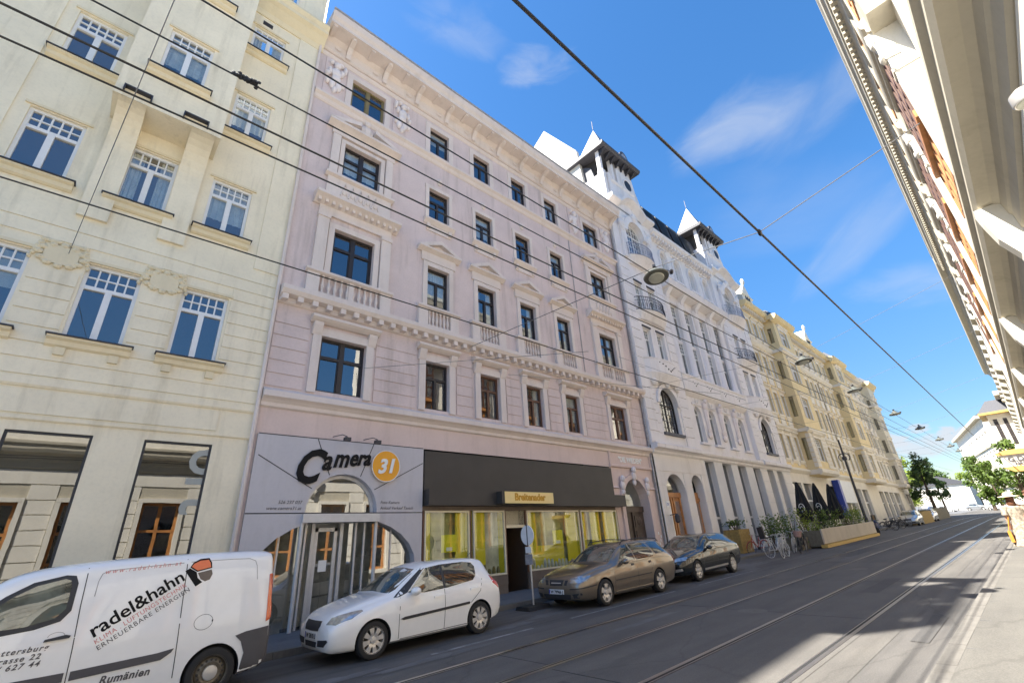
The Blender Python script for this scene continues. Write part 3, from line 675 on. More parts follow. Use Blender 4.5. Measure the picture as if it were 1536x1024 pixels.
    pn = MB(); pn.ext(i1, Y + .23, Y + .242); pn.ext([(3.42, .05), (4.56, .05), (4.56, 2.8), (4.3, 2.72), (3.9, 2.5), (3.6, 2.1), (3.45, 1.7)], Y + .24, Y + .252); pn.ext([(6.64, .05), (8.0, .05), (7.97, 1.7), (7.82, 2.1), (7.55, 2.45), (7.1, 2.72), (6.64, 2.8)], Y + .24, Y + .252)
    for k in range(6):
        for q in (0, 1):
            a0, a1 = k * pi / 12, (k + 1) * pi / 12
            if q == 0: p0 = (4.54 + .4 * (1 - cos(a0)), Y + .02 + .36 * sin(a0)); p1 = (4.54 + .4 * (1 - cos(a1)), Y + .02 + .36 * sin(a1))
            else: p0 = (6.66 - .9 * (1 - cos(a0)), Y + .02 + .36 * sin(a0)); p1 = (6.66 - .9 * (1 - cos(a1)), Y + .02 + .36 * sin(a1))
            pn.quad((p0[0], p0[1], .05), (p1[0], p1[1], .05), (p1[0], p1[1], 2.72), (p0[0], p0[1], 2.72))
    pn.box(5.1, 5.56, Y + .345, Y + .355, .24, 2.5); pn.build('pane', 'camglass', fr)
    nt = MB(); nt.box(5.2, 5.42, Y + .33, Y + .336, 1.5, 1.78); nt.build('door_notice', 'paper', b)
    inn = MB(); inn.box(3.3, 8.1, YF + 2.2, YF + 2.25, -.2, 4.3); inn.box(3.25, 3.3, YF + .3, YF + 2.2, -.2, 4.3); inn.box(8.1, 8.15, YF + .3, YF + 2.2, -.2, 4.3); inn.box(3.3, 8.1, YF + .3, YF + 2.2, -.2, .04); inn.box(3.3, 8.1, YF + .4, YF + 2.2, 4.3, 4.35)
    for z in (.9, 1.35, 1.8): inn.box(6.7, 8.0, YF + .9, YF + 1.2, z, z + .03)
    for k in range(14): inn.box(6.75 + .085 * k, 6.8 + .085 * k, YF + .95, YF + 1.1, .93 + .45 * (k % 3), 1.03 + .45 * (k % 3) + .06 * (k % 2))
    inn.box(3.5, 4.6, YF + .8, YF + 1.3, .05, 1.0); inn.build('shop_interior', 'interior_pale', b)
    pl = MB(); pl.box(3.2, 4.6, Y - .02, Y + .1, -.3, .2); pl.box(6.7, 8.18, Y - .02, Y + .1, -.3, .2); parts(pl, 'shop_plinth', 'ochre', b)
    # lettering
    wall_text('sign_letters', 'C', 1.28, 4.43, Y - .035, 3.76, 'blackgloss', b, .02, .40, .038, .76)
    for ch, x, z, sz in (('a', 5.00, 4.12, .80), ('m', 5.41, 4.22, .74), ('e', 5.78, 4.28, .68), ('r', 6.01, 4.31, .64), ('a', 6.21, 4.32, .64)): wall_text('sign_letters', ch, sz, x, Y - .035, z, 'blackgloss', b, .02, .35, .016, .78, .05)
    ds = MB(); ds.lathe([(.47, -.03), (.47, .03)], (6.84, Y - .05, 4.32), 40, 'y'); sd = ds.build('sign_disc', 'signorange', b, False)
    rg = MB(); rg.tube([(6.84 + .47 * cos(a * pi / 20), Y - .078, 4.32 + .47 * sin(a * pi / 20)) for a in range(40)], .014, 5, True); rg.build('disc_rim', 'paper', sd)
    wall_text('disc_number', '31', .58, 6.84, Y - .10, 4.12, 'paper', sd, .012, .3, .02, 1.0, .08)
    for t, x, z, al in (('526 237 037', 4.46, 3.2, 'RIGHT'), ('www.camera31.at', 4.46, 3.05, 'RIGHT'), ('Foto Kamera', 6.75, 3.22, 'LEFT'), ('Ankauf Verkauf Tausch', 6.75, 3.06, 'LEFT')): wall_text('small_print', t, .12, x, Y - .006, z, 'darktext', b, .002, .2, 0, 1.0, 0, al)
    for x in (5.42, 6.38):
        l = MB(); l.tube([(x - .3, Y + .02, 5.08), (x - .1, Y - .2, 5.12), (x, Y - .32, 5.05)], .012, 6); l.box(x - .09, x + .09, Y - .4, Y - .26, 4.92, 5.02); l.build('sign_lamp', 'iron', b)
    # ---- black fascia shop
    k = MB(); k.box(8.26, 18.66, Y - .02, YF + .02, 3.66, 4.92); k.box(8.28, 19.1, Y - .30, YF + .02, 3.16, 3.655); k.build('black_fascia', 'black', b)
    s = MB(); s.box(11.1, 13.75, Y - .62, Y - .31, 3.2, 3.62); s.build('sign_box', 'black', b)
    s = MB(); s.box(11.22, 13.74, Y - .64, Y - .622, 3.21, 3.61); fc = s.build('sign_face', 'yellowsign', b)
    wall_text('gothic_lettering', 'Breitenader', .34, 12.48, Y - .648, 3.32, 'gold', fc, .006, 0, .012, .98)
    tr = MB(); tr.box(8.26, 18.7, YF - .02, YF + .1, 3.02, 3.16); tr.build('shop_header', 'shopplinth', b)
    sh = [(8.34, 10.12), (10.29, 11.74), (12.87, 15.95), (16.08, 18.66)]
    for n, (a, c) in enumerate(sh):
        f = MB(); t = .05
        for x0, x1, z0, z1 in ((a, a + t, .92, 3.02), (c - t, c, .92, 3.02), (a + t, c - t, .92, .98), (a + t, c - t, 2.96, 3.02)): f.box(x0, x1, YF - .08, YF, z0, z1)
        sw = f.build('shop_window', 'frame_cream', b)
        p = MB(); p.box(a + .02, c - .02, YF - .045, YF - .035, .94, 3.0); p.build('pane', 'shopglass', sw)
        d = MB(); d.quad((a, YF + .28, .9), (c, YF + .28, .9), (c, YF + .28, 3.2), (a, YF + .28, 3.2)); d.quad((a, YF, .93), (c, YF, .93), (c, YF + .28, .93), (a, YF + .28, .93)); d.build('display_back', 'interior_pale' if n in (1,) else 'display_beige', sw)
        y = MB(); y.box(a + .02, a + .06, YF + .02, YF + .5, .94, 3.1); y.box(c - .06, c - .02, YF + .02, YF + .5, .94, 3.1)
        for q0, q1 in {0: ((.08, .3), (1.3, 1.72)), 1: ((.06, .62),), 2: ((.06, .6), (2.35, 3.0)), 3: ((.1, .4), (.8, 1.4), (1.7, 2.5))}[n]: y.box(a + q0, a + q1, YF + .08, YF + .12, .94, 3.05)
        if n == 2: y.box(a + .6, a + 2.2, YF + .16, YF + .2, .94, 1.75)
        parts(y, 'yellow_panel', 'yellowpaint', sw)
        gd = MB(); rg = random.Random(n)
        for k in range(int((c - a) / .22)): x = a + .15 + .2 * k; hh = rg.uniform(.12, .4); gd.lathe([(.05, 0), (.07, hh * .3), (.05, hh * .8), (.03, hh)], (x, YF + .05, .95), 8)
        parts(gd, 'display_goods', RD.choice(('interior_pale', 'shopplinth', 'frame_olive')), sw, True)
        if n in (0, 2):
            q = MB(); x = a + (.7 if n == 0 else 1.45); q.box(x, x + .6, YF + .02, YF + .03, 1.75, 2.28); q.build('yellow_poster', 'poster', sw)
            q = MB(); q.box(x + .18, x + .42, YF + .012, YF + .018, 1.79, 1.9); q.build('poster_print', 'paper', sw)
    pl = MB()
    for a, c in ((8.26, 11.78), (12.84, 18.7)):
        pl.box(a, c, YF - .05, YF + .06, -.3, .60); pl.box(a, c, YF - .07, YF + .06, .605, .91)
    parts(pl, 'shop_plinth', 'shopplinth', b)
    mu = MB()
    for x in (8.27, 10.15, 11.75, 12.79, 15.98, 18.67): mu.box(x, x + .06, YF - .06, YF + .02, .91, 3.02)
    parts(mu, 'shop_mullion', 'frame_brown', b)
    dr = MB(); dr.box(11.82, 12.78, YF + 1.2, YF + 1.26, .15, 2.5); dr.box(11.8, 11.82, YF, YF + 1.2, .15, 3.1); dr.box(12.78, 12.8, YF, YF + 1.2, .15, 3.1); dr.box(11.82, 12.78, YF + .1, YF + 1.2, .1, .15); dr.build('shop_door_recess', 'door_wood', b)
    dd = MB(); dd.box(12.0, 12.45, YF + 1.16, YF + 1.2, .25, 2.3); dd.build('shop_door', 'ochre', b)
    gr = MB(); gr.box(11.8, 12.8, YF - .02, YF + .05, 2.42, 2.52); gr.box(11.8, 12.8, YF + .3, YF + .32, 2.5, 3.1)
    for r_ in range(5):
        for q in range(7):
            x = 11.87 + .14 * q + .07 * (r_ % 2); z = 2.56 + .11 * r_
            gr.tube([(x + .05 * cos(t * pi / 3), YF, z + .052 * sin(t * pi / 3)) for t in range(6)], .012, 4, True)
    gr.build('door_grille', 'frame_cream', b)
    bd = MB(); bd.box(3.1, 22.48, YF - .004, YF + .02, 5.0, 5.72); bd.build('fascia_band', 'pink_base', b)
    mt = MB()
    for k in range(7): x = 22.05 + .1 * (k % 3); mt.box(x, x + .085, YF - .016, YF, .9 + .16 * k, 1.03 + .16 * k)
    parts(mt, 'paper_notice', 'paper', b)
M['display_beige'] = plain('yellow_grey_display_wall', (.50, .46, .20), .8, var=.35, sc=1.5)
pink()

# ================================================================== white house with two bays
def white():
    b = broot('apartment_building', 'white ornate house with two spired gables and iron balconies', 'building', 22.55, YF, .3, 'houses along the left side of the street')
    s0, s1 = 22.56, 43.6; yb = YF - .25; L = (22.56, 27.75); Rr = (37.6, 43.3)
    # ground floor
    doors = [(23.35, 25.4, .35, 4.9, 3.9), (26.25, 27.55, .35, 4.95, 4.3)]
    piers = [(28.5, 29.75), (30.95, 32.3), (33.35, 34.7), (36.0, 37.3), (38.65, 39.85), (40.6, 41.8)]
    g = MB(); wall(g, s0, 28.3, -.2, 6.0, YF - .2, doors, .5); rustic(g, s0 + .02, 28.28, .5, 5.75, YF - .2, [(a - .02, c + .02, 0, d) for a, c, _, d, _ in doors], .72, .04, .03); g.build('ground_wall', 'white_lower', b)
    g = MB(); wall(g, 28.3, s1, -.2, 6.0, YF - .2, [(a, c, .5, 5.9) for a, c in piers], .48); g.build('ground_wall', 'white_pier', b)
    for a, c in ((37.35, 38.6), (39.9, 40.55), (41.85, 43.5)): r = MB(); rustic(r, a, c, .5, 5.75, YF - .2, (), .72, .04, .03); r.build('rusticated_pier', 'white_lower', b)
    for a, c in piers:
        f = MB(); f.box(a, a + .06, YF + .13, YF + .22, .5, 5.9); f.box(c - .06, c, YF + .13, YF + .22, .5, 5.9); f.box(a, c, YF + .13, YF + .22, 2.5, 2.62); f.box(a, c, YF + .135, YF + .22, .5, .9)
        sw = f.build('shop_window', 'steel_frame', b); p = MB(); p.box(a + .03, c - .03, YF + .17, YF + .182, .9, 5.88); p.build('pane', 'glass_shop_dark', sw)
    d = MB(); d.box(23.4, 25.35, YF + .22, YF + .3, .35, 3.75); d.box(23.4, 25.35, YF + .14, YF + .3, 3.7, 3.95)
    for x in (23.5, 24.45): d.box(x, x + .12, YF + .16, YF + .3, .4, 3.7); d.box(x + .7, x + .82, YF + .16, YF + .3, .4, 3.7)
    hd = d.build('house_door', 'oak', b)
    q = MB(); q.ext(arc(23.4, 25.35, 3.95, 4.86), YF + .2, YF + .21); q.box(23.64, 24.18, YF + .2, YF + .215, .9, 3.5); q.box(24.6, 25.1, YF + .2, YF + .215, .9, 3.5); q.build('pane', 'glass', hd)
    d = MB(); d.box(26.3, 27.5, YF + .2, YF + .3, .35, 4.0); d.box(26.3, 27.5, YF + .14, YF + .3, 3.5, 3.7); hd = d.build('house_door', 'oak', b)
    q = MB(); q.box(26.5, 27.3, YF + .17, YF + .185, .8, 3.4); q.build('pane', 'glass', hd)
    q = MB(); q.box(22.95, 23.2, YF - .26, YF - .23, 3.15, 3.45); q.build('house_number_plate', 'paper', b); wall_text('house_number', '39', .2, 23.075, YF - .262, 3.22, 'bluesign', b, .003)
    q = MB(); q.tube([(23.2, YF - .2, 2.75), (23.2, YF - .55, 2.8)], .02, 6); q.lathe([(.05, -.25), (.13, -.18), (.13, .1), (.05, .2)], (23.2, YF - .58, 2.6), 8); q.build('door_lantern', 'iron', b)
    m = MB(); m.mould(s0, s1, YF - .2, [(.02, 5.92), (.1, 6.0), (.12, 6.1), (.25, 6.2), (.3, 6.3), (.3, 6.42), (.05, 6.5)])
    for a, c in (L, Rr): m.mould(a, c, yb - .24, [(.02, 6.18), (.1, 6.22), (.12, 6.43), (.02, 6.5)])
    m.build('string_course', 'white', b)
    mid = [(29.05, 30.05), (31.1, 32.1), (33.5, 34.5), (35.95, 36.95)]
    # middle wall
    ops = [(a, c, 7.15, 9.6, 9.1) for a, c in mid] + [(a - .05, c + .1, 11.85, 17.5) for a, c in mid] + [(a, c, 20.1, 22.0, 21.5) for a, c in mid]
    w = MB(); wall(w, L[1], Rr[0], 6.45, 23.4, YF, ops, .32); wall(w, Rr[1], s1, 6.45, 23.4, YF); w.build('wall', 'white', b)
    shell(b, s0, s1, -.2, 23.4, YF, YF + 13, 'firewall', roof_h=None)
    for a, c in mid:
        x = (a + c) / 2
        window(b, 'muntin', x, YF + .26, 7.15, c - a, 2.45, 'frame_white', spring=1.95)
        window(b, 'muntin', x + .025, YF + .28, 11.85, c - a + .15, 2.6, 'frame_white'); window(b, 'muntin', x + .025, YF + .28, 14.6, c - a + .15, 2.9, 'frame_white')
        sp = MB(); sp.box(a - .05, c + .1, YF + .2, YF + .34, 14.44, 14.6); sp.build('spandrel_panel', 'white', b)
        window(b, 'grid', x, YF + .24, 20.1, c - a, 1.9, 'frame_white', spring=1.4)
        f = MB(); f.tube([(a - .16, YF - .03, 20.0)] + [(p, YF - .03, q) for p, q in reversed(arc(a - .16, c + .16, 21.5, 22.2, 10))] + [(c + .16, YF - .03, 20.0)], .1, 6); f.box(a - .3, c + .3, YF - .16, YF, 19.85, 20.0); f.build('window_surround', 'white', b); f = MB(); f.box(a - .1, c + .1, YF - .14, YF, 22.35, 22.47); f.build('window_hood', 'white', b)
        f = MB(); f.box(a - .12, c + .12, YF - .2, YF + .01, 7.0, 7.14); f.build('sill', 'white', b); f = MB(); f.mould(a - .15, c + .15, YF, [(.03, 9.62), (.1, 9.7), (.02, 9.82)]); scroll(f, x, YF - .05, 9.85, .8); f.build('window_head', 'white', b)
    for x in (30.57, 32.8, 35.2):                 # caryatid brackets and giant pilasters
        f = MB(); f.ell((x, YF - .1, 9.7), (.26, .18, .3)); f.ell((x, YF - .22, 10.05), (.14, .13, .17)); f.lathe([(.1, 0), (.2, .9), (.24, 1.6), (.2, 1.8)], (x, YF - .02, 7.7), 8); f.ell((x, YF - .06, 7.7), (.32, .12, .24)); scroll(f, x, YF - .06, 7.9, .9); f.build('carved_figure', 'relief', b, True)
    for x in (28.45, 30.57, 32.8, 35.2, 37.25):
        f = MB(); f.lathe([(.5, 0), (.5, .3), (.40, .4), (.38, 5.6), (.5, 5.75), (.5, 6.0)], (x, YF + .05, 11.75), 12, 'z', .55); f.prof([(YF, 17.6), (YF - .25, 17.6), (YF - .3, 17.9), (YF - .75, 18.3), (YF, 18.3)], x - .22, x + .22); f.build('giant_pilaster', 'white', b, True)
    m = MB(); m.mould(27.9, 37.6, YF, [(.05, 18.2), (.7, 18.3), (.8, 18.4), (.85, 18.6), (.9, 18.75), (.3, 19.0), (.1, 19.15)])
    m.build('hood_cornice', 'white', b)
    p = MB(); p.mould(27.75, 37.6, YF, [(.03, 10.2), (.2, 10.35), (.34, 10.5), (.36, 11.45), (.42, 11.5), (.42, 11.6), (.05, 11.65)]); p.build('parapet', 'white', b)
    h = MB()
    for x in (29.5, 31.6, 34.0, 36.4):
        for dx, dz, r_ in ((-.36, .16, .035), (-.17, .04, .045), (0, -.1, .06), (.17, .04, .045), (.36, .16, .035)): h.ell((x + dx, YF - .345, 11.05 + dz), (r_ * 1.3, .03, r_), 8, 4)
    parts(h, 'parapet_dark_oval', 'interior', b)  # dark ovals imitate the shade of holes, the parapet itself is solid
    # bays
    for (a, c) in (L, Rr):
        x = (a + c) / 2 + .1; W2 = .62
        dark = [(x - 1.05, x + 1.05, 7.25, 10.05, 9.0)] + [(x + sx - .45, x + sx + .45, h0, h1) for sx in (-.85, .75) for h0, h1 in ((11.85, 13.95), (15.0, 17.35))] + [(x - 1.0, x + 1.0, 19.2, 22.5, 21.5)]
        f = MB(); wall(f, a, c, 6.4, 23.4, yb, dark, .35); f.quad((a, yb, 6.4), (a, yb, 23.4), (a, YF, 23.4), (a, YF, 6.4)); f.quad((c, yb, 6.4), (c, yb, 23.4), (c, YF, 23.4), (c, YF, 6.4)); qn = f
        for x0, x1 in ((a + .02, a + 1.0), (c - 1.0, c - .02)): rustic(qn, x0, x1, 6.55, 18.6, yb, (), .62, .05, .05)
        rustic(qn, a + 1.0, c - 1.0, 6.55, 10.0, yb, [(x - 1.35, x + 1.35, 0, 11)], .62, .05, .045); qn.build('bay', 'white', b)
        window(b, 'grid', x, yb + .27, 7.25, 2.1, 2.8, 'frame_dark', spring=1.75)
        sl = MB(); sl.box(x - 1.15, x + 1.15, yb - .14, yb + .02, 7.08, 7.24); sl.build('sill', 'slate', b)
        f = MB(); o = arc(x - 1.3, x + 1.3, 9.0, 10.3); i_ = arc(x - 1.05, x + 1.05, 9.0, 10.05)
        for k in range(len(o) - 1): f.ext([o[k], o[k + 1], i_[k + 1], i_[k]], yb - .12, yb + .01)
        for sx in (-1, 1): f.ell((x + sx * 1.3, yb - .1, 10.3), (.35, .2, .3)); scroll(f, x + sx * .9, yb - .12, 10.35, 1.)
        f.ell((x, yb - .18, 10.35), (.22, .2, .32)); f.build('window_surround', 'white', b, False)
        for sx in (-.85, .75):
            for h0, h1 in ((11.85, 13.95), (15.0, 17.35)):
                window(b, 'muntin', x + sx, yb + .25, h0, .9, h1 - h0, 'frame_white', curtain=.4); t = MB(); t.box(x + sx - .5, x + sx + .5, yb - .05, yb + .02, h1 + .02, h1 + .14); t.build('blind_box', 'frame_dark', b)
        window(b, 'grid', x, yb + .25, 19.2, 2.0, 3.3, 'frame_white', spring=2.3)
        # curved stone parapet, two rounded iron balconies
        def bow(mb, h0, h1, out, x0, x1, n=12, inner=.12, base=0):
            P = [(x0 + (x1 - x0) * i / n, yb - base - out * abs(sin(pi * i / n)) ** .6) for i in range(n + 1)]; Q = [(px, py + inner) for px, py in P]
            for i in range(n):
                (ax, ay), (bx, by) = P[i], P[i + 1]; (cx, cy), (dx, dy) = Q[i], Q[i + 1]
                mb.quad((ax, ay, h0), (bx, by, h0), (bx, by, h1), (ax, ay, h1)); mb.quad((cx, cy, h0), (cx, cy, h1), (dx, dy, h1), (dx, dy, h0)); mb.quad((ax, ay, h1), (bx, by, h1), (dx, dy, h1), (cx, cy, h1)); mb.quad((ax, ay, h0), (cx, cy, h0), (dx, dy, h0), (bx, by, h0))
            return P
        def slabp(mb, h0, h1, out, x0, x1, n=12, base=0, k=.6):
            P = [(x0 + (x1 - x0) * i / n, yb - base - out * abs(sin(pi * i / n)) ** .6) for i in range(n + 1)]; q = len(P)
            mb.add([(px, py, h1) for px, py in P] + [((x0 + x1) / 2 + (px - (x0 + x1) / 2) * .92, yb - (yb - py) * k, h0) for px, py in P] + [(x1, yb + .05, h1), (x0, yb + .05, h1), (x1, yb + .05, h0), (x0, yb + .05, h0)],
                   [tuple(range(q)) + (2 * q, 2 * q + 1), tuple(range(2 * q - 1, q - 1, -1)) + (2 * q + 3, 2 * q + 2)] + [(i, i + q, i + q + 1, i + 1) for i in range(q - 1)])
        f = MB(); bow(f, 10.75, 11.6, .55, a + .7, c - .5, base=.02); slabp(f, 10.25, 10.75, .62, a + .6, c - .4, k=.55); slabp(f, 11.6, 11.7, .6, a + .65, c - .45, k=1.); f.build('bay_parapet', 'white', b)
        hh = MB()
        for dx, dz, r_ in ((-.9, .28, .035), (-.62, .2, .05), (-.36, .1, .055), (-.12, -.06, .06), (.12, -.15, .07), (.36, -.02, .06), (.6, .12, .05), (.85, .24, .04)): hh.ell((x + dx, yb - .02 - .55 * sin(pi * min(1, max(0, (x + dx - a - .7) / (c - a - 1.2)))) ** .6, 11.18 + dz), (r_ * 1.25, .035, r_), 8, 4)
        parts(hh, 'parapet_dark_oval', 'interior', b)  # near-black beads on the solid bow imitate shaded piercings
        for h0, mt, out in ((15.0, 'iron', .7), (19.2, 'iron_pale', .75)):
            f = MB(); slabp(f, h0 - .55, h0 - .02, out + .05, a + .85, c - .7, k=.35); f.build('balcony', 'white', b)
            n = 26; f = MB(); P = [(a + .95 + (c - a - 1.75) * i / n, yb - out * abs(sin(pi * i / n)) ** .6) for i in range(n + 1)]
            f.tube([(p, q, h0 + .95) for p, q in P], .025, 6); f.tube([(p, q, h0 + .06) for p, q in P], .02, 6); f.tube([(p, q, h0 + .7) for p, q in P], .012, 5)
            for i, (p, q) in enumerate(P):
                f.tube([(p, q, h0 + .06), (p, q - .05, h0 + .35), (p, q, h0 + .7), (p, q, h0 + .95)], .013, 4)
                if i % 2: f.tube([(p + .06 * cos(t), q, h0 + .4 + .14 * sin(t)) for t in (0, 1, 2, 3, 4, 5, 6)], .011, 4)
            f.build('balcony_railing', mt, b)
        f = MB(); o = arc(x - 1.45, x + 1.45, 21.4, 23.1); i_ = arc(x - 1.02, x + 1.02, 21.5, 22.55)
        for k in range(len(o) - 1): f.ext([o[k], o[k + 1], i_[k + 1], i_[k]], yb - .22, yb + .01)
        for sx in (-1.7, 1.7): f.box(x + sx - .28, x + sx + .28, yb - .18, yb + .01, 19.0, 21.6); f.ell((x + sx, yb - .15, 21.8), (.4, .2, .35)); scroll(f, x + sx, yb - .15, 22.1, 1.2); figure_relief(f, x + sx, yb - .2, 21.3, .7)
        f.ell((x, yb - .2, 23.0), (.3, .2, .35)); f.build('gable_ornament', 'white', b, False)
        m = MB(); cv = [(a - .1, 23.35), (a + 1.0, 23.35)] + [(a + 1.0 + (c - a - 2.0) * i / 12, 23.35 + .95 * sin(pi * i / 12)) for i in range(1, 12)] + [(c - 1.0, 23.35), (c + .1, 23.35)]
        for (x0, z0), (x1, z1) in zip(cv[:-1], cv[1:]): m.add([(x0, yb - .5, z0 + .18), (x1, yb - .5, z1 + .18), (x1, yb - .5, z1 + .42), (x0, yb - .5, z0 + .42), (x0, yb + .02, z0 - .1), (x1, yb + .02, z1 - .1), (x1, yb + .02, z1 + .46), (x0, yb + .02, z0 + .46)], [(0, 1, 2, 3), (4, 7, 6, 5), (0, 4, 5, 1), (2, 6, 7, 3), (0, 3, 7, 4), (1, 5, 6, 2)])
        m.build('gable_cornice', 'white', b)
        f = MB(); f.ext([(a + 1.0, 23.3)] + [(c - 1.0, 23.3)] + [(c - 1.0 - (c - a - 2.0) * i / 12, 23.35 + .95 * sin(pi * i / 12)) for i in range(1, 12)], yb + .0, YF + .4); f.build('gable_wall', 'white', b)
        # belvedere: solid storey, near-black block for the loggia's shade, overhanging eave, spire and round dormer
        t0, t1 = a + .05, a + 4.1; y0, y1 = YF - .12, YF + 2.6
        f = MB(); f.box(t0, t1, y0, y1, 23.4, 26.1); f.ext([(a + 2.0, 23.4), (t1 + 1.6, 23.4), (t1 + .9, 25.0), (t1 + .3, 26.6), (t1, 28.2), (a + 2.1, 28.2)], y0 - .02, y0 + .4)
        for px in (t0 + .02, a + 1.5): f.box(px, px + .3, y0, y0 + .3, 26.1, 28.2)
        f.box(t0 + .02, t0 + .32, y1 - .4, y1, 26.1, 28.2)
        for px in (t0 - .05, a + .55): f.box(px, px + .35, y0 - .16, y0 + .3, 23.4, 26.3)
        f.build('belvedere', 'white', b)
        f = MB(); f.box(t0 + .6, t1 - .1, y0 + .7, y1, 26.12, 28.19); f.build('loggia_shade_block', 'interior', b)
        f = MB(); f.prof([(y0 - .55, 28.2), (y1 + .3, 28.2), (y1 + .3, 28.5), (y0 - .7, 28.5), (y0 - .7, 28.32)], t0 - .35, t1 + .55); f.build('belvedere_eave', 'slate', b)
        f = MB()
        for q in range(7): px = t0 + .1 + (t1 - t0 - .1) * q / 6; f.prof([(y0 - .02, 27.7), (y0 - .12, 27.75), (y0 - .5, 28.12), (y0 - .5, 28.2), (y0 - .02, 28.2)], px - .07, px + .07)
        parts(f, 'eave_bracket', 'iron', b)
        f = MB(); f.mould(t0 - .02, t1 + .02, y0, [(.02, 25.9), (.1, 26.0), (.1, 26.12), (.02, 26.16)]); f.tube([(a + 3.35 + .52 * cos(t * pi / 12), y0 - .06, 26.6 + .52 * sin(t * pi / 12)) for t in range(24)], .06, 6, True); f.build('belvedere_trim', 'white', b)
        f = MB(); q0, q1, r0, r1 = t0 + .05, t0 + 2.35, y0 - .4, y0 + 2.0
        f.add([(q0, r0, 28.5), (q1, r0, 28.5), (q1, r1, 28.5), (q0, r1, 28.5), ((q0 + q1) / 2, (r0 + r1) / 2, 31.8)], [(0, 1, 4), (1, 2, 4), (2, 3, 4), (3, 0, 4)]); f.tube([((q0 + q1) / 2, (r0 + r1) / 2, 31.9), ((q0 + q1) / 2, (r0 + r1) / 2, 32.8)], .03, 5); f.build('spire', 'zinc', b)
        f = MB(); dm = arc(t1 - 1.5, t1 - .2, 28.9, 29.9, 10); f.ext([(t1 - 1.5, 28.5)] + [(t1 - .2, 28.5)] + dm, y0 - .3, y0 + 1.5)
        f.build('round_dormer', 'slate', b)
        f = MB(); f.ext(arc(t1 - 1.3, t1 - .4, 28.9, 29.65, 10), y0 - .33, y0 - .29); f.build('dormer_face', 'zinc', b)
        f = MB(); f.lathe([(.42, -.04), (.5, -.04), (.5, .06), (.42, .06)], (a + 3.35, y0 - .05, 26.6), 20, 'y'); f.lathe([(.4, 0), (.4, .02)], (a + 3.35, y0 - .06, 26.6), 20, 'y')
        o = f.build('oval_window', 'frame_dark', b)
    m = MB(); m.mould(L[1], Rr[0], YF, [(.04, 22.7), (.2, 22.85), (.5, 23.0), (.6, 23.1), (.62, 23.3), (.05, 23.45)])
    for k in range(22): x = 28 + 9.5 * k / 21; m.box(x - .08, x + .08, YF - .45, YF, 22.7, 22.98)
    m.build('cornice', 'white', b)
    r = MB(); P = [(YF + .1, 23.4), (YF + .9, 27.4), (YF + 5, 30.5), (YF + 11, 27.4), (YF + 11.5, 23.4)]; r.prof(P, s0 + .3, s1 - .05); r.build('roof', 'slate', b)
    for x in (29.2, 31.2, 33.2, 35.2):
        f = MB(); f.prof([(YF + .15, 24.2), (YF + .62, 26.9), (YF + .8, 26.9), (YF + .8, 24.2)], x, x + 1.5); d = f.build('roof_window', 'frame_dark', b); q = MB(); q.add([(x + .1, YF + .16, 24.4), (x + 1.4, YF + .16, 24.4), (x + 1.4, YF + .56, 26.75), (x + .1, YF + .56, 26.75)], [(0, 1, 2, 3)]); q.build('pane', 'glass', d)
    f = MB(); P = [(YF + .05, 21.5), (YF + .3, 23.6), (YF + 1.5, 26.2), (YF + 1.75, 29.7), (YF + 4.7, 34.4), (YF + 11, 30.6), (YF + 12.9, 21.5)]; f.prof(P, s0 - .001, s0 + .3); f.build('fire_wall', 'firewall', b)
white()

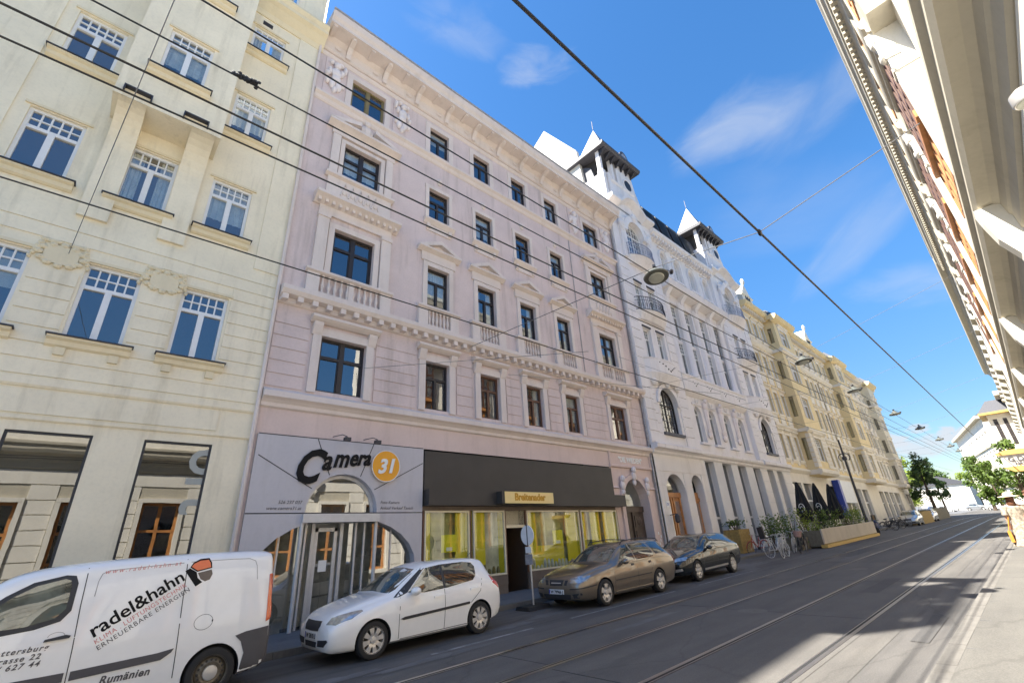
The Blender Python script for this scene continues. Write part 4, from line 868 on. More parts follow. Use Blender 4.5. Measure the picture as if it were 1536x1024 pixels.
# ================================================================== yellow houses further along
def two_tone(o, n0, m):
    o.data.materials.append(M[m])
    for p in o.data.polygons[n0:]: p.material_index = 1
def yellow(s0, s1, bay, wallm, trimm, label, floors, ncol, dormers, roofm, lowm='yellow_trim', awn=None):
    b = broot('apartment_building', label, 'building', s0, YF, .4, 'houses along the left side of the street')
    ba, bb = bay; top = 22.4; yb = YF - 1.0
    def colsin(a, c, n): return [a + (c - a) * (k + .5) / n for k in range(n)]
    segs = [(s0, ba, ncol[0]), (bb, s1, ncol[1])]
    W = .95; ops = []; allc = []
    for a, c, n in segs:
        for x in colsin(a, c, n): allc.append(x); ops += [(x - W / 2, x + W / 2, h0, h1) for h0, h1 in floors]
    sh = []
    for a, c, n in segs:
        k = max(1, round((c - a) / 3.4)); sh += [(x - (c - a) / k * .4, x + (c - a) / k * .4, .9, 5.2) for x in colsin(a, c, k)]
    w = MB(); wall(w, s0, s1, 6.3, top, YF, ops, .22); n0 = len(w.f)
    for a, c, n in segs: rustic(w, a + .02, c - .02, 6.7, 9.8, YF, [(x - .66, x + .66, 0, 12) for x in colsin(a, c, n)], .42, .05, .05)
    for x in (s0 + .35, s1 - .35): rustic(w, x - .3, x + .3, 10.3, 21.1, YF, (), .42, .05, .05)
    two_tone(w.build('wall', wallm, b), n0, trimm)
    w = MB(); wall(w, s0, s1, -.5, 6.3, YF - .05, sh, .4); w.build('ground_wall', lowm, b)
    shell(b, s0 + .02, s1 - .02, -.5, top, YF, YF + 13, wallm)
    for o in sh:
        f = MB(); f.box(o[0], o[0] + .08, YF + .2, YF + .3, .9, 5.2); f.box(o[1] - .08, o[1], YF + .2, YF + .3, .9, 5.2); f.box(o[0], o[1], YF + .2, YF + .3, 3.7, 3.85); sw = f.build('shop_window', 'steel_frame', b)
        p = MB(); p.box(o[0] + .04, o[1] - .04, YF + .24, YF + .25, .92, 5.18); p.build('pane', 'glass_shop_dark', sw)
    for x in allc:
        for i, (h0, h1) in enumerate(floors):
            window(b, 'small', x, YF + .18, h0, W, h1 - h0, 'frame_white')
    for x in allc:
        for i, (h0, h1) in enumerate(floors):
            f = MB(); frame_around(f, x - W / 2, x + W / 2, h0, h1, YF, .17, .07); f.mould(x - W / 2 - .3, x + W / 2 + .3, YF, [(.03, h1 + .22), (.1, h1 + .3), (.24, h1 + .38), (.24, h1 + .46), (.03, h1 + .52)])
            f.mould(x - W / 2 - .22, x + W / 2 + .22, YF, [(.04, h0 - .3), (.16, h0 - .12), (.16, h0 - .01)])
            if i in (1, 2): f.box(x - W / 2 - .1, x + W / 2 + .1, YF - .1, YF, h0 - .95, h0 - .3)
            f.build('window_surround', trimm, b)
    pl = MB()
    for a, c, n in segs:
        for k in range(n + 1): x = a + (c - a) * k / n; pl.box(x - .2, x + .2, YF - .09, YF, 10.5, 17.9)
    parts(pl, 'pilaster', wallm, b)
    for yy, pts, nm in ((YF - .05, [(.03, 6.0), (.12, 6.1), (.25, 6.25), (.25, 6.4), (.03, 6.5)], 'string_course'), (YF, [(.03, 9.8), (.2, 9.95), (.3, 10.05), (.3, 10.2), (.03, 10.3)], 'string_course'), (YF, [(.03, 17.9), (.2, 18.05), (.3, 18.2), (.3, 18.32), (.03, 18.4)], 'string_course'), (YF, [(.03, 21.2), (.12, 21.4), (.2, 21.7), (.6, 21.8), (.75, 21.95), (.8, 22.2), (.8, 22.3), (.05, 22.45)], 'cornice')):
        m = MB(); m.mould(s0, s1, yy, pts); m.build(nm, 'yellow' if wallm == 'yellow' and nm == 'cornice' else trimm, b)
    m = MB(); n = int((s1 - s0) / .45)
    for k in range(n): x = s0 + .2 + (s1 - s0 - .4) * k / (n - 1); m.box(x - .07, x + .07, YF - .5, YF, 21.45, 21.78)
    parts(m, 'dentil', trimm, b)
    # bay
    xm = (ba + bb) / 2 - .2; bo = [(xm - 1.1, xm + 1.1 - .2, h0, h1) for h0, h1 in floors]
    f = MB(); wall(f, ba, bb, 5.9, 21.6, yb, bo, .2)
    so = [(YF - .68, YF - .28, h0 + .1, h1) for h0, h1 in floors]
    f.quad((bb, yb, 5.9), (bb, yb, 21.6), (bb, YF, 21.6), (bb, YF, 5.9))
    # side of the bay that faces the viewer, with its narrow windows
    zs = sorted({5.9, 21.6, *[z for o in so for z in o[2:]]}); ys = [yb, so[0][0], so[0][1], YF]
    for i in range(3):
        for j in range(len(zs) - 1):
            cz = (zs[j] + zs[j + 1]) / 2
            if i == 1 and any(o[2] < cz < o[3] for o in so): continue
            f.quad((ba, ys[i], zs[j]), (ba, ys[i + 1], zs[j]), (ba, ys[i + 1], zs[j + 1]), (ba, ys[i], zs[j + 1]))
    f.quad((ba, yb, 5.9), (bb, yb, 5.9), (bb, YF, 5.9), (ba, YF, 5.9)); f.quad((ba, yb, 21.6), (bb, yb, 21.6), (bb, YF, 21.6), (ba, YF, 21.6)); n0 = len(f.f)
    rustic(f, ba + .02, bb - .02, 6.6, 9.75, yb, [(o[0] - .25, o[1] + .25, 0, 12) for o in bo], .42, .05, .05)
    for i in range(7): f.box(ba - .05, ba + .002, yb - .03, yb + .28, 6.62 + .45 * i, 7.0 + .45 * i)
    two_tone(f.build('bay', wallm, b), n0, trimm)
    for o in so:
        p = MB(); p.box(ba + .1, ba + .11, o[0], o[1], o[2], o[3]); p.build('bay_side_window', 'glass_shop_dark', b)
    for (a, c, h0, h1) in bo: window(b, 'muntin', (a + c) / 2, yb + .15, h0, c - a, h1 - h0, 'frame_white')
    f = MB()
    for (a, c, h0, h1) in bo: q = MB(); frame_around(q, a, c, h0, h1, yb, .2, .08); q.mould(a - .4, c + .4, yb, [(.03, h1 + .2), (.25, h1 + .4), (.25, h1 + .5), (.03, h1 + .55)]); q.build('window_surround', trimm, b)
    for hs in ((5.9, 6.5, .25), (9.8, 10.3, .25), (17.9, 18.4, .25)):
        f = MB(); f.mould(ba - .25, bb + .25, yb, [(.03, hs[0]), (hs[2], hs[0] + .2), (hs[2], hs[1] - .1), (.03, hs[1])]); f.box(ba - .2, ba - .002, yb - .01, YF, hs[0] + .1, hs[1] - .1); f.build('bay_string_course', trimm, b)

    f = MB(); f.mould(ba - .45, bb + .45, yb, [(.05, 21.3), (.45, 21.55), (.6, 21.8), (.6, 22.0), (.03, 22.1)]); f.box(ba - .45, ba, yb, YF - .1, 21.58, 22.0); f.build('bay_cornice', 'yellow', b)
    f = MB(); x0, x1 = ba - .3, bb + .3; f.add([(x0, yb - .4, 22.0), (x1, yb - .4, 22.0), (x1, YF + .6, 22.0), (x0, YF + .6, 22.0), (x0 + .9, yb + .5, 23.1), (x1 - .9, yb + .5, 23.1), (x1 - .9, YF + .5, 23.1), (x0 + .9, YF + .5, 23.1)], [(3, 2, 1, 0), (4, 5, 6, 7), (0, 1, 5, 4), (1, 2, 6, 5), (2, 3, 7, 6), (3, 0, 4, 7)]); f.build('bay_roof', 'slate', b)
    r = MB(); r.prof([(YF, top), (YF + 1.6, 24.6), (YF + 6, 27), (YF + 12.9, top)], s0 + .05, s1 - .05); r.build('roof', roofm, b)
    for x in dormers:
        f = MB(); f.ext([(x - 1.3, 22.3), (x + 1.3, 22.3), (x + 1.3, 24.2), (x, 25.7), (x - 1.3, 24.2)], YF + .1, YF + 3.2); f.mould(x - 1.4, x + 1.4, YF + .1, [(.02, 24.1), (.15, 24.2), (.02, 24.3)]); f.ell((x, YF + .1, 26.0), (.2, .2, .4)); f.build('roof_gable', 'rwhite', b)
        window(b, 'small', x, YF + .08, 22.9, 1.0, 1.3, 'frame_dark')
    if bay[0] < 60:
        pass
    return b
FL = [(7.2, 9.35), (11.3, 13.4), (15.1, 17.1), (19.0, 20.7)]
yellow(43.66, 63.4, (49.3, 54.2), 'yellow', 'yellow_trim', 'yellow house with pale quoins beyond the white house, dark dormer on its bay', FL, (3, 5), (47.4,), 'roofgreen')
yellow(63.45, 84.4, (70.0, 75.2), 'yellow', 'yellow_trim', 'second yellow house along the street, white roof gable beside its bay', FL, (3, 5), (67.0,), 'roofgreen')
yellow(84.45, 97.0, (89.0, 93.0), 'yellow_pale', 'yellow_trim', 'pale yellow house at the far end of the left row', [(7.0, 9.1), (10.9, 12.9), (14.4, 16.2), (17.7, 19.2)], (2, 2), (), 'slate')
# ================================================================== right side of the street
class MR(MB):                        # built as if facing -Y, mirrored to the right-hand row
    def mesh(s, name, off=(0, 0, 0), smooth=False):
        s.v = [(x, -y, z) for x, y, z in s.v]; return MB.mesh(s, name, off, smooth)
YR = 1.3
def right_near():
    b = broot('apartment_building', 'sunlit white house with oak windows close by at right, seen steeply from below', 'building', -8, -YR, -.1, 'houses along the right side of the street')
    s0, s1 = -8, 45.5; per = 2.8; xs = [.2 + per * k for k in range(-2, 16)]; sl = 8.6; YW = 1.87; top = 20.1; su = 13.3
    gops = [(x - .75, x + .75, .9, 4.6) for x in xs]
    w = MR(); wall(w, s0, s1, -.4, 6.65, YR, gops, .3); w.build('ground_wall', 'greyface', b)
    rs = MR(); rustic(rs, s0, s1, .5, 5.9, YR, [(x - .95, x + .95, 0, 4.9) for x in xs], .6, .04, .03); rs.build('rusticated_piers', 'rwhite', b)
    def win(x, ww, h0, h1, y, mt='oak', rows=4, pv=.03):
        f = MR(); a, c = x - ww / 2, x + ww / 2
        f.box(a, a + .12, y, y + .1, h0, h1); f.box(c - .12, c, y, y + .1, h0, h1); f.box(x - .07, x + .07, y + .004, y + .1, h0, h1)
        for k in range(rows + 1): z = h0 + (h1 - h0 - .12) * k / rows; f.box(a + .01, c - .01, y + .008, y + .1, z, z + .12)
        fr = f.build('window', mt, b); p = MR(); p.box(a + .05, c - .05, y + pv, y + pv + .012, h0 + .05, h1 - .05); p.build('pane', 'glass', fr)
    for x in xs:
        win(x, 1.5, .9, 4.6, YR + .16, 'oak', 3, .045)
        f = MR(); frame_around(f, x - .75, x + .75, .9, 4.6, YR, .18, .1); f.box(x - 1.0, x + 1.0, YR - .16, YR + .01, .7, .88); f.build('window_surround', 'rwhite', b)
    # set back wall with oak bays of glazing, shallow risalits in front of it
    w = MR(); w.quad((sl, YW, 6.6), (s1, YW, 6.6), (s1, YW, 11.0), (sl, YW, 11.0)); w.quad((su, YW, 11.0), (s1, YW, 11.0), (s1, YW, top), (su, YW, top)); w.build('wall', 'rwhite', b)
    w = MR(); w.quad((sl, YW, 6.6), (sl, YW, 11), (sl, YR + 3.2, 11), (sl, YR + 3.2, 6.6)); w.quad((su, YW, 11), (su, YW, top), (su, YR + 3.2, top), (su, YR + 3.2, 11)); w.quad((su, YR + 3.2, 9), (su, YR + 3.2, top), (s1, YR + 3.2, top), (s1, YR + 3.2, 9)); w.quad((sl, YW, 11), (su, YW, 11), (su, YR + 3.2, 11), (sl, YR + 3.2, 11)); w.quad((sl, YR + 3.2, 9.5), (su, YR + 3.2, 9.5), (su, YR + 3.2, 11), (sl, YR + 3.2, 11)); w.quad((s1, YR, -.4), (s1, YR, top), (s1, YR + 3.2, top), (s1, YR + 3.2, -.4)); w.quad((s0, YR, -.4), (s0, YR, 9.8), (s0, YR + 12, 9.8), (s0, YR + 12, -.4)); w.quad((s0, YR + 12, -.4), (s0, YR + 12, 9.8), (s1, YR + 12, 9.8), (s1, YR + 12, -.4)); w.quad((sl, YR + 3, 9.8), (s1, YR + 3, 9.8), (s1, YR + 12, 9.8), (sl, YR + 12, 9.8))
    wall(w, s0, sl, 6.65, 9.8, YR, [(x - .5, x + .5, 7.6, 9.0) for x in xs if x < sl - .6], .3); w.quad((s0, YR, 9.8), (sl, YR, 9.8), (sl, YR + 12, 9.8), (s0, YR + 12, 9.8)); w.build('side_wall', 'rwhite', b)
    iw = MR(); iw.quad((s0 + .1, YR + 3, -.4), (s1 - .1, YR + 3, -.4), (s1 - .1, YR + 3, 9.7), (s0 + .1, YR + 3, 9.7)); iw.build('inner_wall', 'interior', b)
    rf = MR(); rf.prof([(YR - .4, 21.0), (YR + 1.6, 21.9), (YR + 3.3, top)], su + .01, s1 - .01); rf.build('roof', 'slate', b)
    for k in range(7):
        a, c = sl + 5.6 * k, min(sl + 5.6 * k + 4.1, s1 - .2)
        f = MR(); f.box(a, a + .42, YR, YW + .01, 6.7, 15.1 if k else 11.0); f.box(a - .02, a + .44, YR - .05, YW, 7.1, 7.5)
        if k: f.box(a - .03, a + .45, YR - .04, YW, 13.4, 13.5)
        f.build('projecting_pier', 'rwhite', b)
        if k == 0:
            for xx in (a + 1.2, a + 2.5, a + 3.8): win(xx, 1.1, 7.9, 10.6, YW - .10, 'oak', 3)
            continue
        f = MR(); f.prof([(YR + .3, 13.9), (YR - .02, 13.95), (YR - .10, 14.15), (YR - .09, 14.5), (YR - .16, 14.8), (YR - .2, 15.1), (YR + .3, 15.1)], a - .03, a + .3); f.ell((a + .12, YR - .06, 14.1), (.2, .1, .16)); f.ell((a + .12, YR - .1, 14.75), (.2, .1, .18)); f.build('hood_bracket', 'rwhite', b, True)
        f = MR(); scroll(f, a - .02, YR + .04, 13.45, .35); f.build('corner_ornament', 'rwhite', b)
        for j, xx in enumerate((a + 1.2, a + 2.5, a + 3.8)):
            if xx + .7 > s1: continue
            win(xx, 1.1, 7.9, 11.7, YW - .10, 'oak', 3)
            x2 = a + 1.06 + 1.24 * j; f = MR(); f.box(x2 - .62, x2 + .62, YR - .06, YW, 12.0, 12.25); f.build('oriel_sill', 'oak', b); win(x2, 1.22, 12.26, 15.06, YR - .02, 'frame_brown', 3); win(x2, 1.22, 10.3, 11.98, YR + .05, 'oak', 2)  # darker wood on the upper oriel paints in the hood's shade on oak
        f = MR(); f.box(a + .45, a + 5.1 if a + 5.1 < s1 else s1, YW - .16, YW, 7.1, 7.85); f.build('window_apron', 'rwhite', b)
        f = MR(); f.mould(a - .12, c + .12, YR, [(.04, 15.1), (.1, 15.16), (.1, 15.3), (.17, 15.36), (.2, 15.46), (.22, 15.62), (.05, 15.72)]); f.box(a - .12, a + .1, YR, YW, 15.12, 15.62); f.build('hood', 'greyface', b)
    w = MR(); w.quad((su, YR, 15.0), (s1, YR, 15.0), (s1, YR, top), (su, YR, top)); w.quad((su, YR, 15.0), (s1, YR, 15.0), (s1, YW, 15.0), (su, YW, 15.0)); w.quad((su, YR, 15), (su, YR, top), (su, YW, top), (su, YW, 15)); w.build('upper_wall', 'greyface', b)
    for k in range(13):
        x = su + 1.3 + 2.8 * k
        if x + .8 > s1: continue
        win(x, 1.2, 16.6, 18.4, YR - .04, 'oak', 2)
        f = MR(); frame_around(f, x - .6, x + .6, 16.5, 18.4, YR, .2, .08); f.build('window_surround', 'greyface', b)
    m = MR(); m.mould(s0, s1, YR, [(.02, 5.95), (.06, 6.0), (.07, 6.25), (.10, 6.3), (.12, 6.5), (.2, 6.56), (.36, 6.6), (.4, 6.72), (.4, 6.86), (.46, 6.94), (.46, 7.05), (.03, 7.14)]); m.build('string_course', 'greyface', b)
    for k in range(0, 5):
        x = 9.95 + 6.8 * k; f = MR(); f.prof([(YR, 4.95), (YR - .1, 5.0), (YR - .16, 5.3), (YR - .2, 5.6), (YR - .34, 5.95), (YR - .40, 6.3), (YR - .43, 6.55), (YR, 6.55)], x, x + .3); f.ell((x + .15, YR - .14, 5.25), (.2, .12, .2)); f.build('console', 'rwhite', b)
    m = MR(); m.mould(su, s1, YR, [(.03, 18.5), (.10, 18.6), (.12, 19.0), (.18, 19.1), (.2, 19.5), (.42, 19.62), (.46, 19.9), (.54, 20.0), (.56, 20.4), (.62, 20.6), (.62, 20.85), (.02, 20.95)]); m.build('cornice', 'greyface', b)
    d = MR(); n = 96
    for k in range(n): x = su + .2 + (s1 - su - .4) * k / (n - 1); d.box(x - .1, x + .1, YR - .37, YR - .18, 19.15, 19.58)
    parts(d, 'dentil', 'greyface', b)
    l = root('wall_spotlight', 'silver spotlight under the ledge of the house at right', 'lamp', street(5.62, -1.16, 5.5), None, (0, G, 0))
    f = MB(); f.tube([(0, 0, 0), (.02, -.08, .1), (.05, -.22, .14)], .03, 8); f.build('lamp_arm', 'iron', l)
    f = MB(); f.lathe([(.04, .05), (.095, .0), (.10, -.10), (.09, -.115)], (0, 0, 0), 20); h = f.build('lamp_body', 'alloy', l, True); f = MB(); f.lathe([(.08, -.117), (.08, -.12)], (0, 0, 0), 20); f.build('lens', 'lampglass', h)
right_near()
def right_far():
    b = broot('apartment_building', 'grey house with a row of white dormers beyond the orange house', 'building', 45.6, -YR, .6, 'houses along the right side of the street')
    s0, s1 = 45.6, 92; xs = [47.5 + 3.4 * k for k in range(13)]
    ops = [(x - .55, x + .55, h0, h1) for x in xs for h0, h1 in ((8.4, 10.9), (12.6, 15), (16.6, 18.8))]
    w = MR(); wall(w, s0, s1, -.2, 20.4, YR, ops, .3); w.quad((s0, YR, -.2), (s0, YR, 20.4), (s0, YR + 10, 20.4), (s0, YR + 10, -.2)); w.quad((s1, YR, -.2), (s1, YR, 20.4), (s1, YR + 10, 20.4), (s1, YR + 10, -.2)); w.build('wall', 'rwhite', b)
    iw = MR(); iw.quad((s0, YR + .8, -.2), (s1, YR + .8, -.2), (s1, YR + .8, 20.3), (s0, YR + .8, 20.3)); iw.build('inner_wall', 'interior', b)
    for o in ops:
        f = MR(); f.box(o[0], o[0] + .08, YR + .2, YR + .28, o[2], o[3]); f.box(o[1] - .08, o[1], YR + .2, YR + .28, o[2], o[3]); f.box((o[0] + o[1]) / 2 - .04, (o[0] + o[1]) / 2 + .04, YR + .2, YR + .28, o[2], o[3]); fr = f.build('window', 'frame_white', b); p = MR(); p.box(o[0] + .03, o[1] - .03, YR + .23, YR + .24, o[2], o[3]); p.build('pane', 'glass', fr)
    m = MR(); m.mould(s0, s1, YR, [(.05, 19.4), (.2, 19.8), (.55, 20.0), (.6, 20.5), (.02, 20.6)]); m.mould(s0, s1, YR, [(.03, 6.2), (.4, 6.4), (.42, 6.8), (.02, 6.9)])
    for x in xs: m.mould(x - .9, x + .9, YR, [(.05, 11.1), (.3, 11.25), (.32, 11.4), (.02, 11.5)]); m.mould(x - .9, x + .9, YR, [(.05, 15.2), (.25, 15.3), (.25, 15.45), (.02, 15.5)])
    m.build('cornice', 'greyface', b)
    rf = MR(); rf.prof([(YR - .2, 20.6), (YR + 1, 21.5), (YR + 5, 23), (YR + 10, 20.6)], s0 + .02, s1 - .02); rf.build('roof', 'slate', b)
    d = MR(); d.box(64, 91, YR + .1, YR + 3, 20.65, 23.4); d.box(63.4, 91.4, YR - .4, YR + 3, 23.4, 23.8); d.build('dormer_row', 'frame_white', b)
    for k in range(6):
        f = MR(); f.box(64.6 + 4.4 * k, 68.2 + 4.4 * k, YR + .06, YR + .12, 21.1, 23.0); f.build('dormer_window', 'zinc', b)
    # oriel house
    b = broot('apartment_building', 'white oriel house with ochre soffit and black roof further down at right', 'building', 92.1, -YR, 1.2, 'houses along the right side of the street')
    w = MB(); w.box(92.1, 118, -13, -YR, 0, 17.4); w.build('wall', 'rwhite', b)
    w = MB(); w.box(96, 101.5, -YR - .01, 1.15, 9.5, 14.9); w.build('oriel', 'rwhite', b)
    f = MB(); f.box(95, 102.5, -YR, 1.9, 14.9, 15.2); f.build('oriel_soffit', 'ochre', b); f = MB(); f.box(95.6, 101.9, -YR, 1.45, 9.2, 9.5); f.build('oriel_base', 'ochre', b)
    f = MB(); f.add([(95, -YR, 15.2), (102.5, -YR, 15.2), (102.5, 1.9, 15.2), (95, 1.9, 15.2), (96.5, -YR, 17.0), (101, -YR, 17.0), (101, .6, 17.0), (96.5, .6, 17.0)], [(3, 2, 1, 0), (4, 5, 6, 7), (0, 1, 5, 4), (1, 2, 6, 5), (2, 3, 7, 6), (3, 0, 4, 7)]); f.build('oriel_roof', 'slate', b)
    for y0 in (-.75, .25):
        f = MB(); f.box(95.93, 95.99, y0, y0 + .42, 10.5, 14.2); f.build('oriel_window', 'frame_dark', b)
    m = MB(); m.box(92.1, 118, -YR - .01, -YR + .7, 16.9, 17.5); m.box(92.1, 118, -YR - .01, -YR + .35, 7.2, 7.7); m.build('cornice', 'greyface', b)
    f = MB(); f.box(92.3, 117.9, -12.5, -YR - .3, 17.45, 20); f.build('roof', 'slate', b)
    for k in range(10):
        for h0 in (8.5, 13.0):
            if 92 < 93 + 2.5 * k < 103: continue
            f = MB(); f.box(93 + 2.5 * k, 94.1 + 2.5 * k, -YR, -YR + .03, h0, h0 + 2.2); f.build('window', 'frame_dark', b)
    # far white corner block across the junction
    a = Vector((125, 2.4)); e = Vector((168, 9.6)); d = (e - a); ln = d.length; ang = math.atan2(d.y, d.x)
    o = root('apartment_building', 'bright white block closing the view at the junction, grey roof edge', 'building', (125, 2.4, 0), 'houses along the right side of the street', (0, 0, ang))
    w = MB(); ops = [(x - .9, x + .9, h0, h0 + 2.2) for x in [2 + 4.0 * k for k in range(11)] for h0 in (5, 8.5, 12)]
    wall(w, 0, ln, -1, 16.5, 0, ops, .3); w.v = [(x, -y, z) for x, y, z in w.v]; w.quad((ln, 0, -1), (ln, 0, 16.5), (ln, -14, 16.5), (ln, -14, -1)); w.quad((0, 0, -1), (0, 0, 16.5), (0, -14, 16.5), (0, -14, -1)); w.build('wall', 'rwhite', o)
    p = MB(); p.quad((0.1, -.28, -1), (ln - .1, -.28, -1), (ln - .1, -.28, 16.4), (.1, -.28, 16.4)); p.build('window_band', 'zinc', o)
    m = MB(); m.box(-.4, ln + .5, -.1, .8, 16.5, 17.1); m.box(-.1, ln + .1, -.1, .25, 4.0, 4.4); m.box(-.1, ln + .1, -.1, .2, 11.3, 11.6); m.build('cornice', 'greyface', o)
    r = MB(); r.prof([(.7, 17.1), (-6, 20.5), (-13.8, 17.1)], -.2, ln + .3); r.build('roof', 'slate', o)
    # block on the left of the junction
    o = root('apartment_building', 'small cream block across the junction behind the trees, at left', 'building', (185, 12, 0), None)
    w = MB(); wall(w, 0, 40, -1, 7, 0, [(x, x + 1.4, 2.5, 5) for x in range(2, 38, 4)], .3); w.quad((0, 0, -1), (0, 12, -1), (0, 12, 7), (0, 0, 7)); w.build('wall', 'rwhite', o)
    p = MB(); p.quad((.1, .28, -1), (39.9, .28, -1), (39.9, .28, 6.9), (.1, .28, 6.9)); p.build('window_band', 'zinc', o)
    r = MB(); r.prof([(-.6, 7), (6, 9.5), (12, 7)], -.5, 40); r.build('roof', 'slate', o)
    # hanging shop sign
    s = broot('shop_sign', 'projecting shop sign with gold border and dark lettering at right', 'sign', 30, -.35, 3.9)
    f = MB(); f.box(30.02, 30.26, -1.29, .55, 3.72, 4.22); f.build('sign_board', 'rwhite', s)
    f = MB(); f.prof([(-1.29, 4.22), (.62, 4.22), (.66, 4.3), (.3, 4.42), (-1.29, 4.42)], 29.95, 30.33); f.prof([(-1.29, 3.5), (.3, 3.5), (.6, 3.72), (-1.29, 3.72)], 29.95, 30.33); f.build('sign_border', 'ochre', s)
    for t, sz, z in (('G.DIEROFF', .30, 3.93), ('NACHFOLGER', .17, 3.77)):
        me = text_mesh(t, sz, .006, 0, .008); me.transform(Matrix.Rotation(-pi / 2, 4, 'Z') @ Matrix.Rotation(pi / 2, 4, 'X')); put('sign_lettering', me, 'darktext', s, (.0, -.02, z - 3.9))
right_far()

# ================================================================== vehicles
def interp(tab, x):
    n = len(tab)
    if x <= tab[0][0]: return tab[0][1:]
    for i in range(n - 1):
        if x <= tab[i + 1][0]:
            t = (x - tab[i][0]) / (tab[i + 1][0] - tab[i][0]); out = []
            for k in range(1, len(tab[0])):
                p1, p2 = tab[i][k], tab[i + 1][k]; h = tab[i + 1][0] - tab[i][0]
                m1 = (p2 - tab[i - 1][k]) / (tab[i + 1][0] - tab[i - 1][0]) if i > 0 else (p2 - p1) / h
                m2 = (tab[i + 2][k] - p1) / (tab[i + 2][0] - tab[i][0]) if i < n - 2 else (p2 - p1) / h
                lim = 3 * abs(p2 - p1) / h; m1 = max(-lim, min(lim, m1)); m2 = max(-lim, min(lim, m2))
                out.append((2*t**3-3*t**2+1)*p1 + (t**3-2*t**2+t)*h*m1 + (-2*t**3+3*t**2)*p2 + (t**3-t**2)*h*m2)
            return out
    return tab[-1][1:]
def section(x, p, box=0):
    zb, zs, zr, wb, ws, wr = p; H = zr - zs
    up = min(.10, H * .45)
    pts = [(0, zb), (wb * .6, zb), (wb * .93, zb + .01), (wb, zb + .05), (wb + (ws - wb) * .55, zb + (zs - zb) * .25), (ws * .992, zb + (zs - zb) * .48), (ws, zb + (zs - zb) * .70), (ws * .992, zb + (zs - zb) * .88), (ws * .968, zs)]
    a = Vector((ws * .968, zs)); b = Vector((wr, zr - up)); bul = .02
    for t in (.22, .45, .7, .9): q = a.lerp(b, t); pts.append((q.x + bul * sin(pi * t), q.y))
    pts += [(wr, zr - up), (wr * .975, zr - up * .62), (wr * .90, zr - up * .30), (wr * .7, zr - up * .10), (wr * .35, zr - up * .02), (0, zr)]
    return pts
